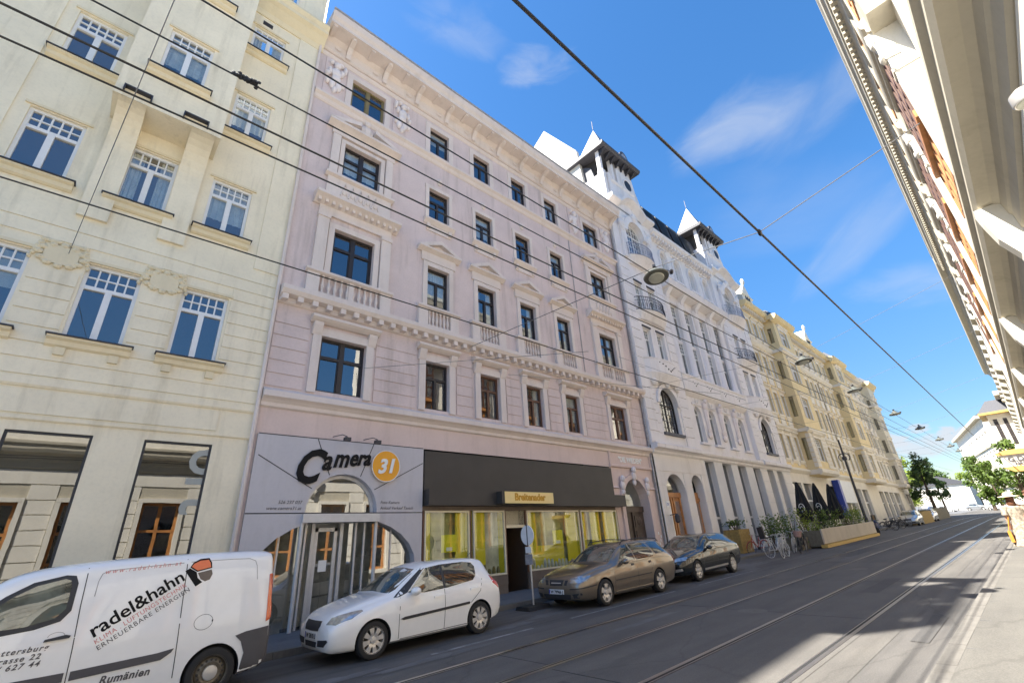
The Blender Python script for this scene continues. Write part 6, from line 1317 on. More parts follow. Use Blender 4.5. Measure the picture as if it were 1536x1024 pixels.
RY = (7.52, 6.08, 4.44, 2.92)
def bend(x): return -.0021 * max(0, x - 78) ** 2
for i, y in enumerate(RY):
    xs = [-30 + 3 * k for k in range(36)] + [80 + 2 * k for k in range(30)]
    def strip(o0, o1, z):
        m = MB(); n = len(xs)
        for k, x in enumerate(xs): m.v += [(x, y + o0 + bend(x), z), (x, y + o1 + bend(x), z)]
        for k in range(n - 1): m.f.append((2 * k, 2 * k + 2, 2 * k + 3, 2 * k + 1))
        return m
    sg = -1 if i % 2 == 0 else 1
    a, b_ = (-.035, .035); struct('tram_rail', strip(a, b_, .0125), 'steel')
    g0, g1 = (.036, .078) if sg > 0 else (-.078, -.036); struct('rail_groove', strip(g0, g1, .009), 'groove')
    l0, l1 = (.079, .10) if sg > 0 else (-.10, -.079); struct('rail_lip', strip(l0, l1, .011), 'steel')
    l0, l1 = (-.12, -.036) if sg > 0 else (.036, .12); struct('rail_joint', strip(l0, l1, .0085), 'groove' if i == 9 else 'concrete')
PC = [(30, 7.0, 3.0, .3), (14.5, 7.9, 2.2, .18), (4.5, 5.2, 1.2, .25), (17, 3.7, 1.6, .2), (11.5, 2.0, 1.2, .12), (40, 8.9, 4, .3)]
jn = MB()
for x in [-6 + 6.0 * k for k in range(16)]:
    for y0, y1 in ((6.14, 7.46), (2.98, 4.38), (4.55, 5.98)): jn.add([(x + RD.uniform(-.4, .4), y0, .0095), (x + .03 + .25, y0, .0095), (x + .03 + .25, y1, .0095), (x + .25, y1, .0095)], [(0, 1, 2, 3)]) if False else jn.box(x + .1 * (y0 - 4), x + .1 * (y0 - 4) + .018, y0, y1, .003, .0065)
struct('road_joint', jn, 'groove')
ln = MB()
for x0, x1 in ((-8, -2.2), (-1, 3.2), (5.6, 8.3), (9.6, 14.6), (16.2, 21)): ln.add([(x0, 8.62, .004), (x1, 8.62, .004), (x1, 8.72, .004), (x0, 8.72, .004)], [(0, 1, 2, 3)])
struct('parking_line', ln, 'paint_line')
def blob(cx, cy, rx, ry, z, n=26):
    return MB().quad(*[(cx + rx * cos(2 * pi * k / n) * (1 + RD.uniform(-.3, .3)), cy + ry * sin(2 * pi * k / n) * (1 + RD.uniform(-.35, .35)), z) for k in range(n)])
for cx, cy, rx, ry in ((5.6, 8.35, 1.4, .14), (3.6, 8.6, 1.1, .15), (8.2, 9.35, .8, .22), (22.5, 9.8, 2.6, .55), (20.6, 9.0, 1.8, .25), (10.0, 6.8, 1.4, .12), (26.5, 6.7, 1.4, .16), (1.5, 8.7, 1.2, .2), (9.7, 9.6, .7, .2)): struct('road_patch', blob(cx, cy, rx, ry, .0045), 'patch')
for cx, cy, rx, ry in PC: struct('road_patch', MB().quad(*[(cx + sx * rx * (1 + RD.uniform(-.1, .1)), cy + sy * ry * (1 + RD.uniform(-.15, .15)), .0073) for sx, sy in ((-1, -1), (0, -1.05), (1, -1), (1.04, 0), (1, 1), (0, .95), (-1, 1))]), 'road_dark')
tr = MB().quad(*[(x, y, .005) for x, y in ((8.6, 9.0), (9.5, 8.86), (10.4, 8.9), (10.4, 9.0), (9.5, 8.98), (8.6, 9.14))]); struct('road_patch', tr, 'road')
mc = MB()
for x in (12, 21.5, 33): mc.add([(x + .32 * cos(2 * pi * k / 24), 5.25 + .32 * sin(2 * pi * k / 24), .0068) for k in range(24)], [tuple(range(24))])
struct('manhole_cover', mc, 'kerb')
wj = MB()
for x in [2.2 * k - 6 for k in range(36)]: wj.box(x, x + .012, -1.29, 1.34, .1, .1335 + .0)
for yy in (.55,): wj.box(-30, 74, yy, yy + .01, .1, .149)
struct('pavement_joint', wj, 'walkdark')

# ================================================================== street furniture
s = root('traffic_sign', 'round sign seen from behind on a thin post with two small plates', 'traffic sign', (10.36, 10.72, 0))
f = MB(); f.tube([(0, 0, .06), (0, 0, 2.2)], .026, 10); f.build('post', 'alloy', s, True)
f = MB(); f.lathe([(.27, -.012), (.278, -.008), (.278, .008), (.27, .012)], (-.05, 0, 1.94), 32, 'x'); f.build('sign_disc', 'plate', s)
f = MB(); f.box(-.066, -.03, -.02, .02, 1.66, 2.24); f.build('sign_clip', 'bumper', s)
f = MB(); f.box(-.06, -.045, -.12, .12, 1.45, 1.62); f.build('small_plate', 'plate', s); f = MB(); f.box(-.06, -.045, -.15, .15, 1.14, 1.42); f.build('small_plate', 'zinc', s)
f = MB(); f.prof([(-.3, 0), (.3, 0), (.24, .1), (-.24, .1)], -.45, .4); f.build('foot', 'rubber', s)
def plant(name, label, x, y, z, h, r, m, n=420, leaf=.11, group='plants round the pavement cafe', stems=9):
    o = root(name, label, 'plant', (x, y, z), group); st = MB(); lf = MB(); rd = random.Random(int(x * 77 + y * 13))
    for k in range(stems):
        a = rd.uniform(0, 2 * pi); q = r * rd.uniform(.1, .7); st.tube([(0, 0, 0), (q * .5 * cos(a), q * .5 * sin(a), h * .45), (q * cos(a), q * sin(a), h * rd.uniform(.7, .95))], [.025, .016, .006], 5)
    cl = [(rd.gauss(0, r * .45), rd.gauss(0, r * .45), h * (.35 + .6 * rd.random() ** .8), rd.uniform(.35, .7)) for _ in range(16)]
    for k in range(n):
        c = rd.choice(cl); p = Vector((c[0] + rd.gauss(0, .22 * r * c[3] * 2), c[1] + rd.gauss(0, .22 * r * c[3] * 2), c[2] + rd.gauss(0, .16 * h * c[3])))
        d = Vector((rd.gauss(0, 1), rd.gauss(0, 1), rd.gauss(.2, .6))).normalized(); u = d.orthogonal().normalized(); u.rotate(Matrix.Rotation(rd.uniform(0, 6.3), 3, d)); L = leaf * rd.uniform(.6, 1.4)
        lf.add([p, p + d * L * .5 + u * L * .28, p + d * L, p + d * L * .5 - u * L * .28], [(0, 1, 2, 3)])
    st.build('stem', 'bark', o); lf.build('foliage', m, o); return o
def boxplanter(label, x, y, z, w, d, h, m, group='planter boxes on the pavement'):
    o = root('planter_box', label, 'planter', (x, y, z), group); f = MB(); n = max(3, int(h / .16))
    for k in range(n): z0 = h * k / n; f.box(0, w, 0, .05, z0 + .006, z0 + h / n); f.box(0, w, d - .05, d, z0 + .006, z0 + h / n); f.box(0, .05, .05, d - .05, z0 + .006, z0 + h / n); f.box(w - .05, w, .05, d - .05, z0 + .006, z0 + h / n)
    f.build('boards', m, o); f = MB(); f.box(.05, w - .05, .05, d - .05, h * .6, h * .9); f.build('soil', 'bark', o)
    return o
boxplanter('tall slatted ochre wood planter on the pavement before the white house', 28.6, 12.2, .14, 1.5, .9, 1.25, 'planter'); plant('potted_bush', 'small green bush growing in the tall slatted ochre planter', 29.35, 12.65, 1.2, .7, .5, 'leaf', 260, .12)
for i, (x, y, z, h, r, m, nm) in enumerate(((33.0, 11.0, .1, 1.9, .8, 'leaf', 'broad leafy shrub nearest the bicycles in the cafe planting'), (34.6, 10.6, .1, 2.4, .9, 'leaf_light', 'tall bright green shrub in the middle of the cafe planting'), (36.6, 10.4, .1, 2.0, .8, 'leaf', 'mid green shrub behind the left end of the beige barrier'), (31.4, 11.5, .1, 1.8, .7, 'leaf', 'low shrub against the pillars of the white house'), (38.6, 10.6, .2, 1.7, .6, 'leaf_dark', 'dark shrub below the middle black parasol'), (41.0, 10.5, .2, 1.8, .7, 'leaf', 'shrub below the third black parasol'), (44.0, 10.4, .2, 1.7, .8, 'leaf', 'shrub near the right end of the beige barrier'), (46.4, 10.4, .2, 1.9, .7, 'leaf_light', 'rightmost shrub of the cafe, before the blue sign'))):
    plant('cafe_shrub', nm, x, y, z, h, r, m, 700, .11)
for i, (x, y, w, d) in enumerate(((32.3, 10.3, 1.6, .8), (34.1, 10.1, 1.5, .7))): boxplanter(('grey brown planter box behind the parked bicycles', 'second grey brown planter box, against the barrier end')[i], x, y, .0, w, d, .7, 'greybrown')
o = root('cafe_barrier', 'long beige panel barrier with yellow beam at its foot around the pavement cafe', 'barrier', (33.7, 9.45, 0))
f = MB(); n = 5
for k in range(n): f.box(13.6 * k / n + .01, 13.6 * (k + 1) / n - .01, 0, .08, .24, 1.06)
f.build('panel', 'beige', o); f = MB(); f.box(-.1, 13.7, -.12, .22, .02, .2); f.build('base_beam', 'ochre', o); f = MB(); f.box(0, 13.6, .01, 1.9, .1, .19); f.build('deck', 'greybrown', o)
f = MB(); f.box(0.0, .06, .09, 1.9, .19, 1.0); f.box(13.5, 13.56, .09, 1.9, .19, 1.0); parts(f, 'end_panel', 'greybrown', o)
for i, x in enumerate((35.3, 38.9, 42.3)):
    o = root('parasol', ('closed black parasol with pale emblem, nearest of the three at the cafe', 'closed black parasol with pale emblem, middle one of the three at the cafe', 'closed black parasol, farthest of the three at the cafe')[i], 'parasol', (x, 10.5, 0), 'closed parasols at the pavement cafe')
    f = MB(); f.tube([(0, 0, .19), (0, 0, 4.0)], .03, 8); f.build('pole', 'alloy', o); f = MB(); N = 16
    pr = [(.05, 3.95), (.16, 3.5), (.26, 2.9), (.36, 2.3), (.42, 1.95), (.30, 1.75), (.36, 1.5)]; f.lathe(pr, (0, 0, 0), N)
    f.v = [(a * (1 + .22 * (-1) ** (k % N)), b * (1 + .22 * (-1) ** (k % N)), c + .06 * (-1) ** (k % N) * (c < 1.8)) for k, (a, b, c) in enumerate(f.v)]; cl = f.build('canopy', 'cloth_black', o)
    f = MB(); f.lathe([(.34, -.02), (.34, .02)], (0, 0, .21), 16); f.build('base', 'iron', o)
    if i < 2:
        e = MB(); e.tube([(-.36 + .0 * cos(t), .0 + .16 * cos(t * pi / 8), 2.35 + .24 * sin(t * pi / 8)) for t in range(14)], .022, 5); e.tube([(-.38, .09 * cos(t * pi / 6), 2.3 + .12 * sin(t * pi / 6)) for t in range(10)], .02, 5); e.build('emblem', 'paper', cl)
o = broot('cafe_awning_sign', 'blue framed white advertising board on the yellow house above the cafe', 'sign', 56.2, 12.8, 1.0)
f = MB(); f.box(56.2, 60.5, 12.85, 13.3, 3.6, 5.7); f.build('board', 'plate', o); f = MB(); f.box(55.5, 56.18, 12.8, 13.35, 2.4, 5.75); f.build('frame', 'bluesign', o)
o = root('street_lamp_post', 'tall slim dark catenary post with brackets in front of the yellow house', 'lamp post', (53.2, 11.1, .1))
f = MB(); f.tube([(0, 0, 0), (0, 0, 1.2), (0, 0, 1.25), (0, 0, 8.2)], [.17, .17, .12, .08], 12); f.build('pole', 'iron', o)
f = MB()
for sd in (-1, 1): f.tube([(0, sd * .08, 6.9)] + [(0, sd * (.1 + .35 * sin(t * pi / 6)), 6.9 - .35 + .35 * cos(t * pi / 6)) for t in range(6)], .04, 6)
f.lathe([(.2, 0), (.2, .3)], (0, 0, 6.3), 10); f.build('bracket', 'iron', o)
# ---- bicycles
def bike(name, label, x, y, ang, m='bikewhite', lean=.08, basket=False, seat=False, group='bicycles parked at the pavement edge'):
    o = root(name, label, 'bicycle', (x, y, 0), group, (lean, 0, ang)); R_ = .36
    for wx in (0, 1.1):
        t = MB(); t.tube([(wx + R_ * cos(2 * pi * k / 28), 0, R_ + R_ * sin(2 * pi * k / 28)) for k in range(28)], .017, 6, True); w = t.build('wheel', 'bikeblack' if m != 'bikewhite' else 'bikewhite', o, True)
        s_ = MB()
        for k in range(14): a = 2 * pi * k / 14; s_.tube([(wx, 0, R_), (wx + R_ * cos(a), 0, R_ + R_ * sin(a))], .003, 3)
        s_.build('spoke', 'alloy', w)
    f = MB()
    for p, q in (((0, 0, R_), (.14, 0, .92)), ((.14, 0, .88), (.55, 0, .34)), ((.14, 0, .7), (.62, 0, .36)), ((.55, 0, .34), (.72, 0, .95)), ((.55, 0, .34), (1.1, 0, R_)), ((.69, 0, .82), (1.1, 0, R_)), ((.16, 0, .92), (.2, 0, 1.06))): f.tube([p, q], .019, 6)
    f.build('frame', m, o, True)
    f = MB(); f.tube([(.36, -.3, 1.05), (.24, -.22, 1.1), (.2, 0, 1.07), (.24, .22, 1.1), (.36, .3, 1.05)], .014, 6); f.build('handlebar', 'alloy', o, True)
    f = MB(); f.ell((.76, 0, .99), (.14, .08, .04)); f.build('saddle', 'bikeblack', o, True)
    f = MB(); f.lathe([(.09, -.01), (.09, .01)], (.55, -.05, .34), 14, 'y'); f.tube([(.55, -.1, .34), (.66, -.1, .24)], .012, 4); f.tube([(.55, .1, .34), (.44, .1, .44)], .012, 4); f.build('crank', 'bikeblack', o)
    f = MB()
    for wx in (0, 1.1): f.tube([(wx + .40 * cos(a * pi / 8), 0, R_ + .40 * sin(a * pi / 8)) for a in range(0 if wx else 2, 9 if wx == 0 else 8)], .017, 5)
    f.build('mudguard', m, o, True)
    if basket:
        f = MB(); f.lathe([(.15, 0), (.22, .3), (.2, .3), (.14, .02)], (-.12, 0, .84), 14); f.build('basket', 'wicker', o)
    if seat:
        f = MB(); f.box(.98, 1.3, -.16, .16, .92, .98); f.box(1.22, 1.3, -.17, .17, .98, 1.5); f.build('child_seat', 'bikeblack', o); f = MB(); f.box(1.0, 1.2, -.14, .14, .985, 1.03); f.box(1.19, 1.215, -.14, .14, 1.02, 1.45); f.build('seat_cushion', 'paper', o)
    return o
B1 = bike('bicycle', 'white bicycle with a child seat, leftmost in the front row beside the bronze planter', 28.2, 9.85, pi - .35, 'bikewhite', .1, seat=True)
bike('bicycle', 'white bicycle with thin pale tyres facing right, its wheel nearest the road', 26.9, 9.55, .12, 'bikewhite', -.12)
bike('bicycle', 'bicycle with a pink wicker basket on the handlebar', 29.6, 9.6, .35, 'bikeblack', .1, basket=True)
bike('bicycle', 'pale bicycle half hidden behind the basket bicycle', 30.4, 10.2, .2, 'bikewhite', .12)
bike('bicycle', 'red bicycle leaning near the ochre planter on the pavement', 29.2, 12.0, -.3, 'bikered', .12)
bike('bicycle', 'dark bicycle against the end of the beige barrier', 31.6, 9.9, .5, 'bikeblack', .1)
SC = [(57.0, 9.9, 'dark bicycle nearest to the motor scooter'), (58.6, 10.1, 'second dark bicycle past the motor scooter'), (60.4, 9.9, 'dark bicycle in the middle of the far rack'), (62.4, 10.1, 'dark bicycle in the far rack with another at each side'), (64.4, 9.9, 'dark bicycle at the far end of the rack before the planter')]
for x, y, l in SC: bike('bicycle', l, x, y, 1.1, 'bikeblack', .1, group='bicycles in the far rack')
# ---- scooter
o = root('motor_scooter', 'white and dark motor scooter parked after the beige barrier', 'scooter', (50.2, 9.9, 0), None, (0, 0, .4))
f = MB()
for wx in (0, 1.3): f.lathe([(.15, -.06), (.25, -.06), (.27, 0), (.25, .06), (.15, .06)], (wx, 0, .27), 20, 'y')
f.build('wheel', 'rubber', o, True); f = MB(); f.ell((1.1, 0, .62), (.5, .2, .26), 12, 8); f.box(.3, .8, -.2, .2, .3, .36); f.build('rear_body', 'bikewhite', o, True)
f = MB(); f.prof([(-.22, .4), (.22, .4), (.26, .8), (.14, 1.0), (-.14, 1.0), (-.26, .8)], .14, .24); f.ell((.12, 0, .98), (.12, .13, .13)); f.build('leg_shield', 'carblue', o); f = MB(); f.ell((1.0, 0, .86), (.42, .16, .07)); f.build('seat', 'bikeblack', o, True)
f = MB(); f.tube([(.3, -.36, 1.08), (.2, 0, 1.05), (.3, .36, 1.08)], .02, 6); f.tube([(.2, 0, 1.0), (0, 0, .3)], .03, 6); f.build('handlebar', 'iron', o); f = MB(); f.prof([(-.2, 1.0), (.2, 1.0), (.16, 1.5), (-.16, 1.5)], .1, .11); f.build('windshield', 'windscreen', o)
boxplanter('large grey brown wooden box planter further down the left kerb', 72.0, 9.6, 0, 7.4, 1.2, 1.3, 'planter'); boxplanter('dark brown wooden box planter beyond the ochre one, under the dark tree', 84.5, 9.9, 0, 14, 1.6, 1.5, 'greybrown')
# ---- far cars: copies of the hatchback
proto = [c for c in COL.objects if c.name == 'hatchback'][0]
FC = [(67.0, 10.3, 0, 'carsilver', 'silver hatchback parked past the far bicycle rack'), (80.0, 10.4, 0, 'carwhite', 'white hatchback between the two far wooden planters'), (160, 14, 1.4, 'carwhite', 'white hatchback crossing the junction, leftmost of the distant cars'), (166, 9, 1.5, 'carsilver', 'silver hatchback at the junction next to the pale wall'), (172, 17.5, 1.2, 'carblue', 'blue hatchback far off under the junction trees'), (150, 4.5, 1.5, 'carwhite', 'white hatchback at the junction below the right hand trees'), (178, 24, 1.4, 'carsilver', 'silver hatchback farthest away at the junction')]
for x, y, a, m, l in FC:
    c = copy_tree(proto); c.location = (x, y, 0); c.rotation_euler = (0, 0, a); c['label'] = l; c['group'] = 'distant cars near the junction' if x > 100 else 'cars parked along the left kerb'
    for ch in c.children:
        if ch.name.startswith('body') or ch.name.startswith('wing_mirror') or ch.name.startswith('door_handle'): ch.material_slots[0].link = 'OBJECT'; ch.material_slots[0].material = M[m]
# ---- trees
def tree(label, x, y, h, r, m, trunk=.3, n=2600, leaf=.34, kind='round', group='trees around the junction', base=.25):
    rd = random.Random(int(x * 31 + y * 7)); o = root('street_tree', label, 'tree', (x, y, 0), group); t = MB(); t.tube([(0, 0, -.1), (.05, .02, h * .3), (.0, .05, h * .65), (0, 0, h * .9)], [trunk, trunk * .75, trunk * .4, .03], 8)
    cl = []
    for k in range(26):
        a = rd.uniform(0, 2 * pi); u = rd.random(); z = h * (base + (1 - base) * u)
        w = r * (sin(pi * (.12 + .86 * u)) ** .7 if kind == 'round' else (1.05 - u) ** .8); q = w * rd.uniform(.3, .95); c = (q * cos(a), q * sin(a), z); cl.append((c, rd.uniform(.16, .34) * r))
        if k < 14: t.tube([(0, 0, max(h * .2, z - q * .7)), (c[0] * .5, c[1] * .5, z - q * .2), c], [trunk * .3, trunk * .18, .02], 5)
    lf = MB()
    for k in range(n):
        c, s_ = rd.choice(cl); d = Vector((rd.gauss(0, 1), rd.gauss(0, 1), rd.gauss(0, .8))); d.normalize(); p = Vector(c) + d * s_ * rd.uniform(.35, 1.15)
        nrm = (d + Vector((rd.gauss(0, .6), rd.gauss(0, .6), rd.gauss(.3, .6)))).normalized(); u = nrm.orthogonal().normalized(); u.rotate(Matrix.Rotation(rd.uniform(0, 6.3), 3, nrm)); v = nrm.cross(u); L = leaf * rd.uniform(.6, 1.3)
        lf.add([p - u * L * .5, p + v * L * .3, p + u * L * .5, p - v * L * .3], [(0, 1, 2, 3)])
    t.build('trunk', 'bark', o); lf.build('crown', m, o); return o
tree('dark pointed tree above the brown planter box on the left kerb', 93, 10.6, 9.6, 2.3, 'leaf_dark', .25, 2600, .34, 'cone')
tree('light green tree behind the far end of the yellow houses', 125, 17.5, 11, 4.2, 'leaf_light', .3, 2600, .5)
tree('small thin dark tree right of the pointed tree', 128, 13.0, 11.0, 1.8, 'leaf_dark', .2, 1500, .4, 'cone')
tree('broad green tree beside the left edge of the white corner block', 138, 6.6, 10.5, 3.6, 'leaf', .35, 2600, .5)
tree('leafy tree on the right pavement behind the walkers, nearest to the hanging sign', 57, .6, 6.4, 1.9, 'leaf', .18, 2800, .26, 'round', base=.35)
tree('second leafy tree on the right pavement, left of the nearer one', 68, 2.6, 5.4, 1.8, 'leaf', .18, 2200, .28, 'round', base=.35)
for i, (x, y, h) in enumerate(((190, 28, 13), (198, 20, 12), (205, 12, 12.5), (215, 34, 15), (182, 36, 12), (210, 24, 14))):
    tree(('pale green tree in the far row, second from left', 'light tree in the far row above the low roof', 'bright tree in the far row beside the white corner block', 'tallest tree behind the far row at left', 'leftmost tree of the far row', 'tree behind the low cream block in the far row')[i], x, y, h, 5, ('leaf_light', 'leaf')[i % 2], .4, 1500, .8)
# ---- overhead wires and hanging lamps
def wire(label, pts, r=.014, m='wire', group='overhead wires along the street', sag=0):
    P = []
    for a, b in zip(pts[:-1], pts[1:]):
        n = 10
        for k in range(n): t = k / n; v = Vector(a).lerp(Vector(b), t); v.z -= sag * 4 * t * (1 - t); P.append(v)
    P.append(Vector(pts[-1])); o = MB().tube(P, r, 6).build('overhead_wire', m); return tag(o, label, 'wire', group)
LX = [10.45, 22.7, 31.5, 43.0, 54.0, 66.4, 76.2, 85.0]
wire('thick black feeder cable crossing the open sky from top centre', [(-12, 2.42, 8.4), (10.6, 2.42, 8.4), (36, 2.42, 8.4), (90, 2.42, 8.4)], .026)
wire('contact wire over the nearer tram track, second wire from top left', [(-12, 3.68, 5.62), (12, 3.75, 5.62), (34, 3.68, 5.62), (90, 3.68, 5.62)], .011)
wire('contact wire over the farther tram track, lowest of the wires at left', [(-12, 6.6, 6.08), (12, 6.75, 6.08), (34, 6.8, 6.08), (90, 6.8, 6.08)], .011)
wire('carrier wire just below the contact wire at the left edge', [(-12, 4.05, 5.65), (14, 4.07, 5.65), (36, 4.0, 5.65), (90, 4.0, 5.65)], .010)
wire('cable from the top edge running to the nearest hanging lamp', [(-12, 4.60, 8.2), (10.45, 4.98, 8.2), (22.7, 5.2, 8.25), (31.5, 5.0, 8.25), (90, 5.2, 8.2)], .013)
wire('cable crossing the box bay of the cream house from the top edge', [(-12, 5.15, 7.7), (20, 5.2, 7.7), (90, 5.2, 7.6)], .012)
for i, x in enumerate(LX):
    a = street(12.9 if i == 0 else x + .6, -1.1 if x < 45 else -YR, 10.6); b = street(x - .2, 13.3, 9.6 if i else 9.2)
    via = [(11.06, 2.42, 8.42)] if i == 0 else []
    wire('pale span wire carrying hanging lamp, ' + ('nearest to the viewer', 'second from the viewer', 'third from the viewer', 'fourth from the viewer', 'fifth from the viewer', 'sixth from the viewer', 'seventh from the viewer', 'last before the junction')[i], [tuple(a)] + via + [(x, 5.0, 8.5), tuple(b)], .012 if i == 0 else .006, 'wire_pale', 'span wires across the street')
    if i == 0:
        pa = Vector((11.06, 2.42, 8.40)); ins = MB()
        for t in (-.14, 0, .14): ins.ell((pa.x + t * .5, pa.y + t * .1, pa.z), (.10, .045, .05), 8, 6)
        tag(ins.build('wire_insulator', 'wire', None, True), 'dark insulator where the nearest span wire meets the feeder cable', 'insulator')
    o = root('hanging_street_lamp', 'oval hanging street lamp, ' + ('nearest and largest, before the white house', 'second, before the yellow house', 'third along the street', 'fourth along the street', 'fifth along the street', 'sixth along the street', 'seventh along the street', 'farthest, above the junction')[i], 'lamp', (x, 5.0, 8.2), 'lamps hung over the street', (0, 0, .5))
    f = MB(); f.lathe([(.06, .26), (.14, .2), (.2, .12), (.40, .05), (.44, 0), (.42, -.03)], (0, 0, 0), 28, 'z', .78); f.build('lamp_shade', 'lampshade', o, True); f = MB(); f.lathe([(.30, -.035), (.28, -.06), (.1, -.08)], (0, 0, 0), 24, 'z', .7); f.build('diffuser', 'lampglass', o, True)
    f = MB(); f.tube([(0, 0, .25), (0, 0, .34)], .02, 6); f.box(-.08, .08, -.04, .04, .3, .36); f.build('hanger', 'iron', o)
    f = MB(); f.ell((.12, -.42, .12), (.12, .06, .06)); f.tube([(0, 0, .3), (.12, -.42, .14)], .012, 5); f.build('ballast', 'iron', o)
for i, (p, q, l) in enumerate((((12.3, 13.35, 8.45), (17.2, 6.75, 6.35), 'thin guy wire from the pink house above its second window'), ((5.9, 13.35, 7.4), (9.2, 6.7, 6.3), 'thin guy wire anchored between the first floor windows'), ((-1.55, 13.4, 8.75), (-.4, 4.6, 8.3), 'thin guy wire from the cream house cartouche to the wires'), ((20.9, 13.3, 11.2), (19.4, 6.7, 6.4), 'thin guy wire near the right end of the pink house'))):
    wire(l, [tuple(street(*p)), q], .007, 'wire_pale', 'guy wires from the facades')
dec = MB()
for k in range(26): dec.ell((.02 + .0, 0, 0), (.01, .01, .01), 4, 3) if False else None
o = MB(); rd = random.Random(3)
for k in range(40): t = rd.random(); o.ell((.29 + .30 * t, 5.15 + rd.gauss(0, .015), 7.71 + rd.gauss(0, .015)), (.03, .02, .02), 5, 4)
tag(o.build('wire_clamp', 'wire'), 'ragged dark clump wound round the cable before the cream house', 'wire clamp', None)
# ================================================================== people on the right pavement
def person(label, x, y, z, h, ang, pose, parts):
    o = root('person', label, 'person', (x, y, z), 'walkers on the right pavement', (0, 0, ang)); k = h / 1.75
    V = [(0, 0, .95), (0, 0, 1.15), (0, .0, 1.38), (0, .0, 1.5), (.01, 0, 1.60), (.02, 0, 1.69)]; E_ = [(0, 1), (1, 2), (2, 3), (3, 4), (4, 5)]; RR = [.155, .135, .165, .065, .088, .075]
    def limb(st, pts, rs):
        prev = st
        for p, r_ in zip(pts, rs): V.append(p); RR.append(r_); E_.append((prev, len(V) - 1)); prev = len(V) - 1
        return prev
    limb(0, [(.02, .10, .88), (pose[0], .10, .50), (pose[0] * .6 - .05, .10, .10), (pose[0] * .6 + .12, .11, .045)], [.10, .065, .045, .04]); limb(0, [(.0, -.10, .88), (pose[1], -.10, .50), (pose[1] * 1.6 - .08, -.10, .12), (pose[1] * 1.6 + .08, -.11, .05)], [.10, .065, .045, .04])
    for sd, sw in ((1, pose[2]), (-1, pose[3])):
        hnd = limb(2, [(0, sd * .19, 1.40), (sw * .4 - .03, sd * .25, 1.13), (sw, sd * .25, .90), (sw + .03, sd * .25, .83)], [.062, .045, .034, .03])
        for q in range(4): limb(hnd, [(sw + .05, sd * (.235 + .011 * q), .80 - .004 * abs(q - 1.5)), (sw + .065, sd * (.235 + .011 * q), .755)], [.009, .008])
        limb(hnd, [(sw + .06, sd * .215, .82)], [.01])
    me = bpy.data.meshes.new('body'); me.from_pydata([tuple(c * k for c in v) for v in V], E_, []); b = bpy.data.objects.new('body', me); COL.objects.link(b); b.modifiers.new('s', 'SKIN'); sv = me.skin_vertices[0].data
    for i, r_ in enumerate(RR): sv[i].radius = (r_ * k, r_ * k)
    sv[0].use_root = True; sb = b.modifiers.new('u', 'SUBSURF'); sb.levels = 2; sb.render_levels = 2
    nm = baked(b); bpy.data.objects.remove(b); nm.materials.clear()
    for p in nm.polygons: p.use_smooth = True
    put('body', nm, 'skin', o)
    f = MB(); f.ell((.105, 0, 1.62), (.022, .016, .03)); f.ell((.03, .085, 1.625), (.018, .012, .03)); f.ell((.03, -.085, 1.625), (.018, .012, .03)); f.v = [tuple(c * k for c in v) for v in f.v]; f.build('nose_and_ears', 'skin', o, True)
    f = MB(); f.ell((.09, .034, 1.655), (.012, .014, .008)); f.ell((.09, -.034, 1.655), (.012, .014, .008)); f.ell((.092, 0, 1.575), (.008, .026, .006)); f.v = [tuple(c * k for c in v) for v in f.v]; f.build('eyes_and_mouth', 'hair', o)
    for nm_, m, mb in parts(k):
        mb.v = [tuple(c * k for c in v) for v in mb.v]; mb.build(nm_, m, o, True)
    return o
def woman(k):
    d = MB(); d.lathe([(.07, 1.47), (.17, 1.40), (.19, 1.28), (.155, 1.08), (.19, .92), (.26, .6), (.34, .32), (.33, .31)], (0, 0, 0), 24, 'z'); d.v = [(x * .8, y * 1.1 + .02 * sin(9 * math.atan2(y, x)) * (z < .9), z) for x, y, z in d.v]
    for sd in (1, -1): d.tube([(0, sd * .17, 1.42), (-.02, sd * .235, 1.3), (-.03, sd * .25, 1.18)], [.085, .08, .085], 10)
    h = MB(); h.lathe([(.25, 1.70), (.245, 1.715), (.12, 1.73), (.115, 1.80), (.08, 1.83), (.01, 1.835)], (.01, 0, 0), 24)
    hr = MB(); hr.ell((-.02, 0, 1.64), (.10, .10, .11), 12, 8); hr.ell((-.07, .0, 1.52), (.06, .09, .12), 10, 6); hr.ell((-.02, .08, 1.5), (.06, .04, .12), 8, 6)
    b = MB(); b.box(-.14, .14, .27, .36, .42, .74); b.tube([(-.1, .31, .74), (-.04, .24, 1.1), (0, .16, 1.46)], .014, 6); b.tube([(.1, .31, .74), (.04, .26, 1.1), (0, .17, 1.46)], .014, 6)
    s_ = MB(); s_.ell((.16, .11, .03), (.13, .05, .035)); s_.ell((-.25, -.11, .03), (.13, .05, .035))
    return [('dress', 'dress', d), ('sun_hat', 'hat', h), ('hair', 'hair', hr), ('shoe', 'bag', s_)]
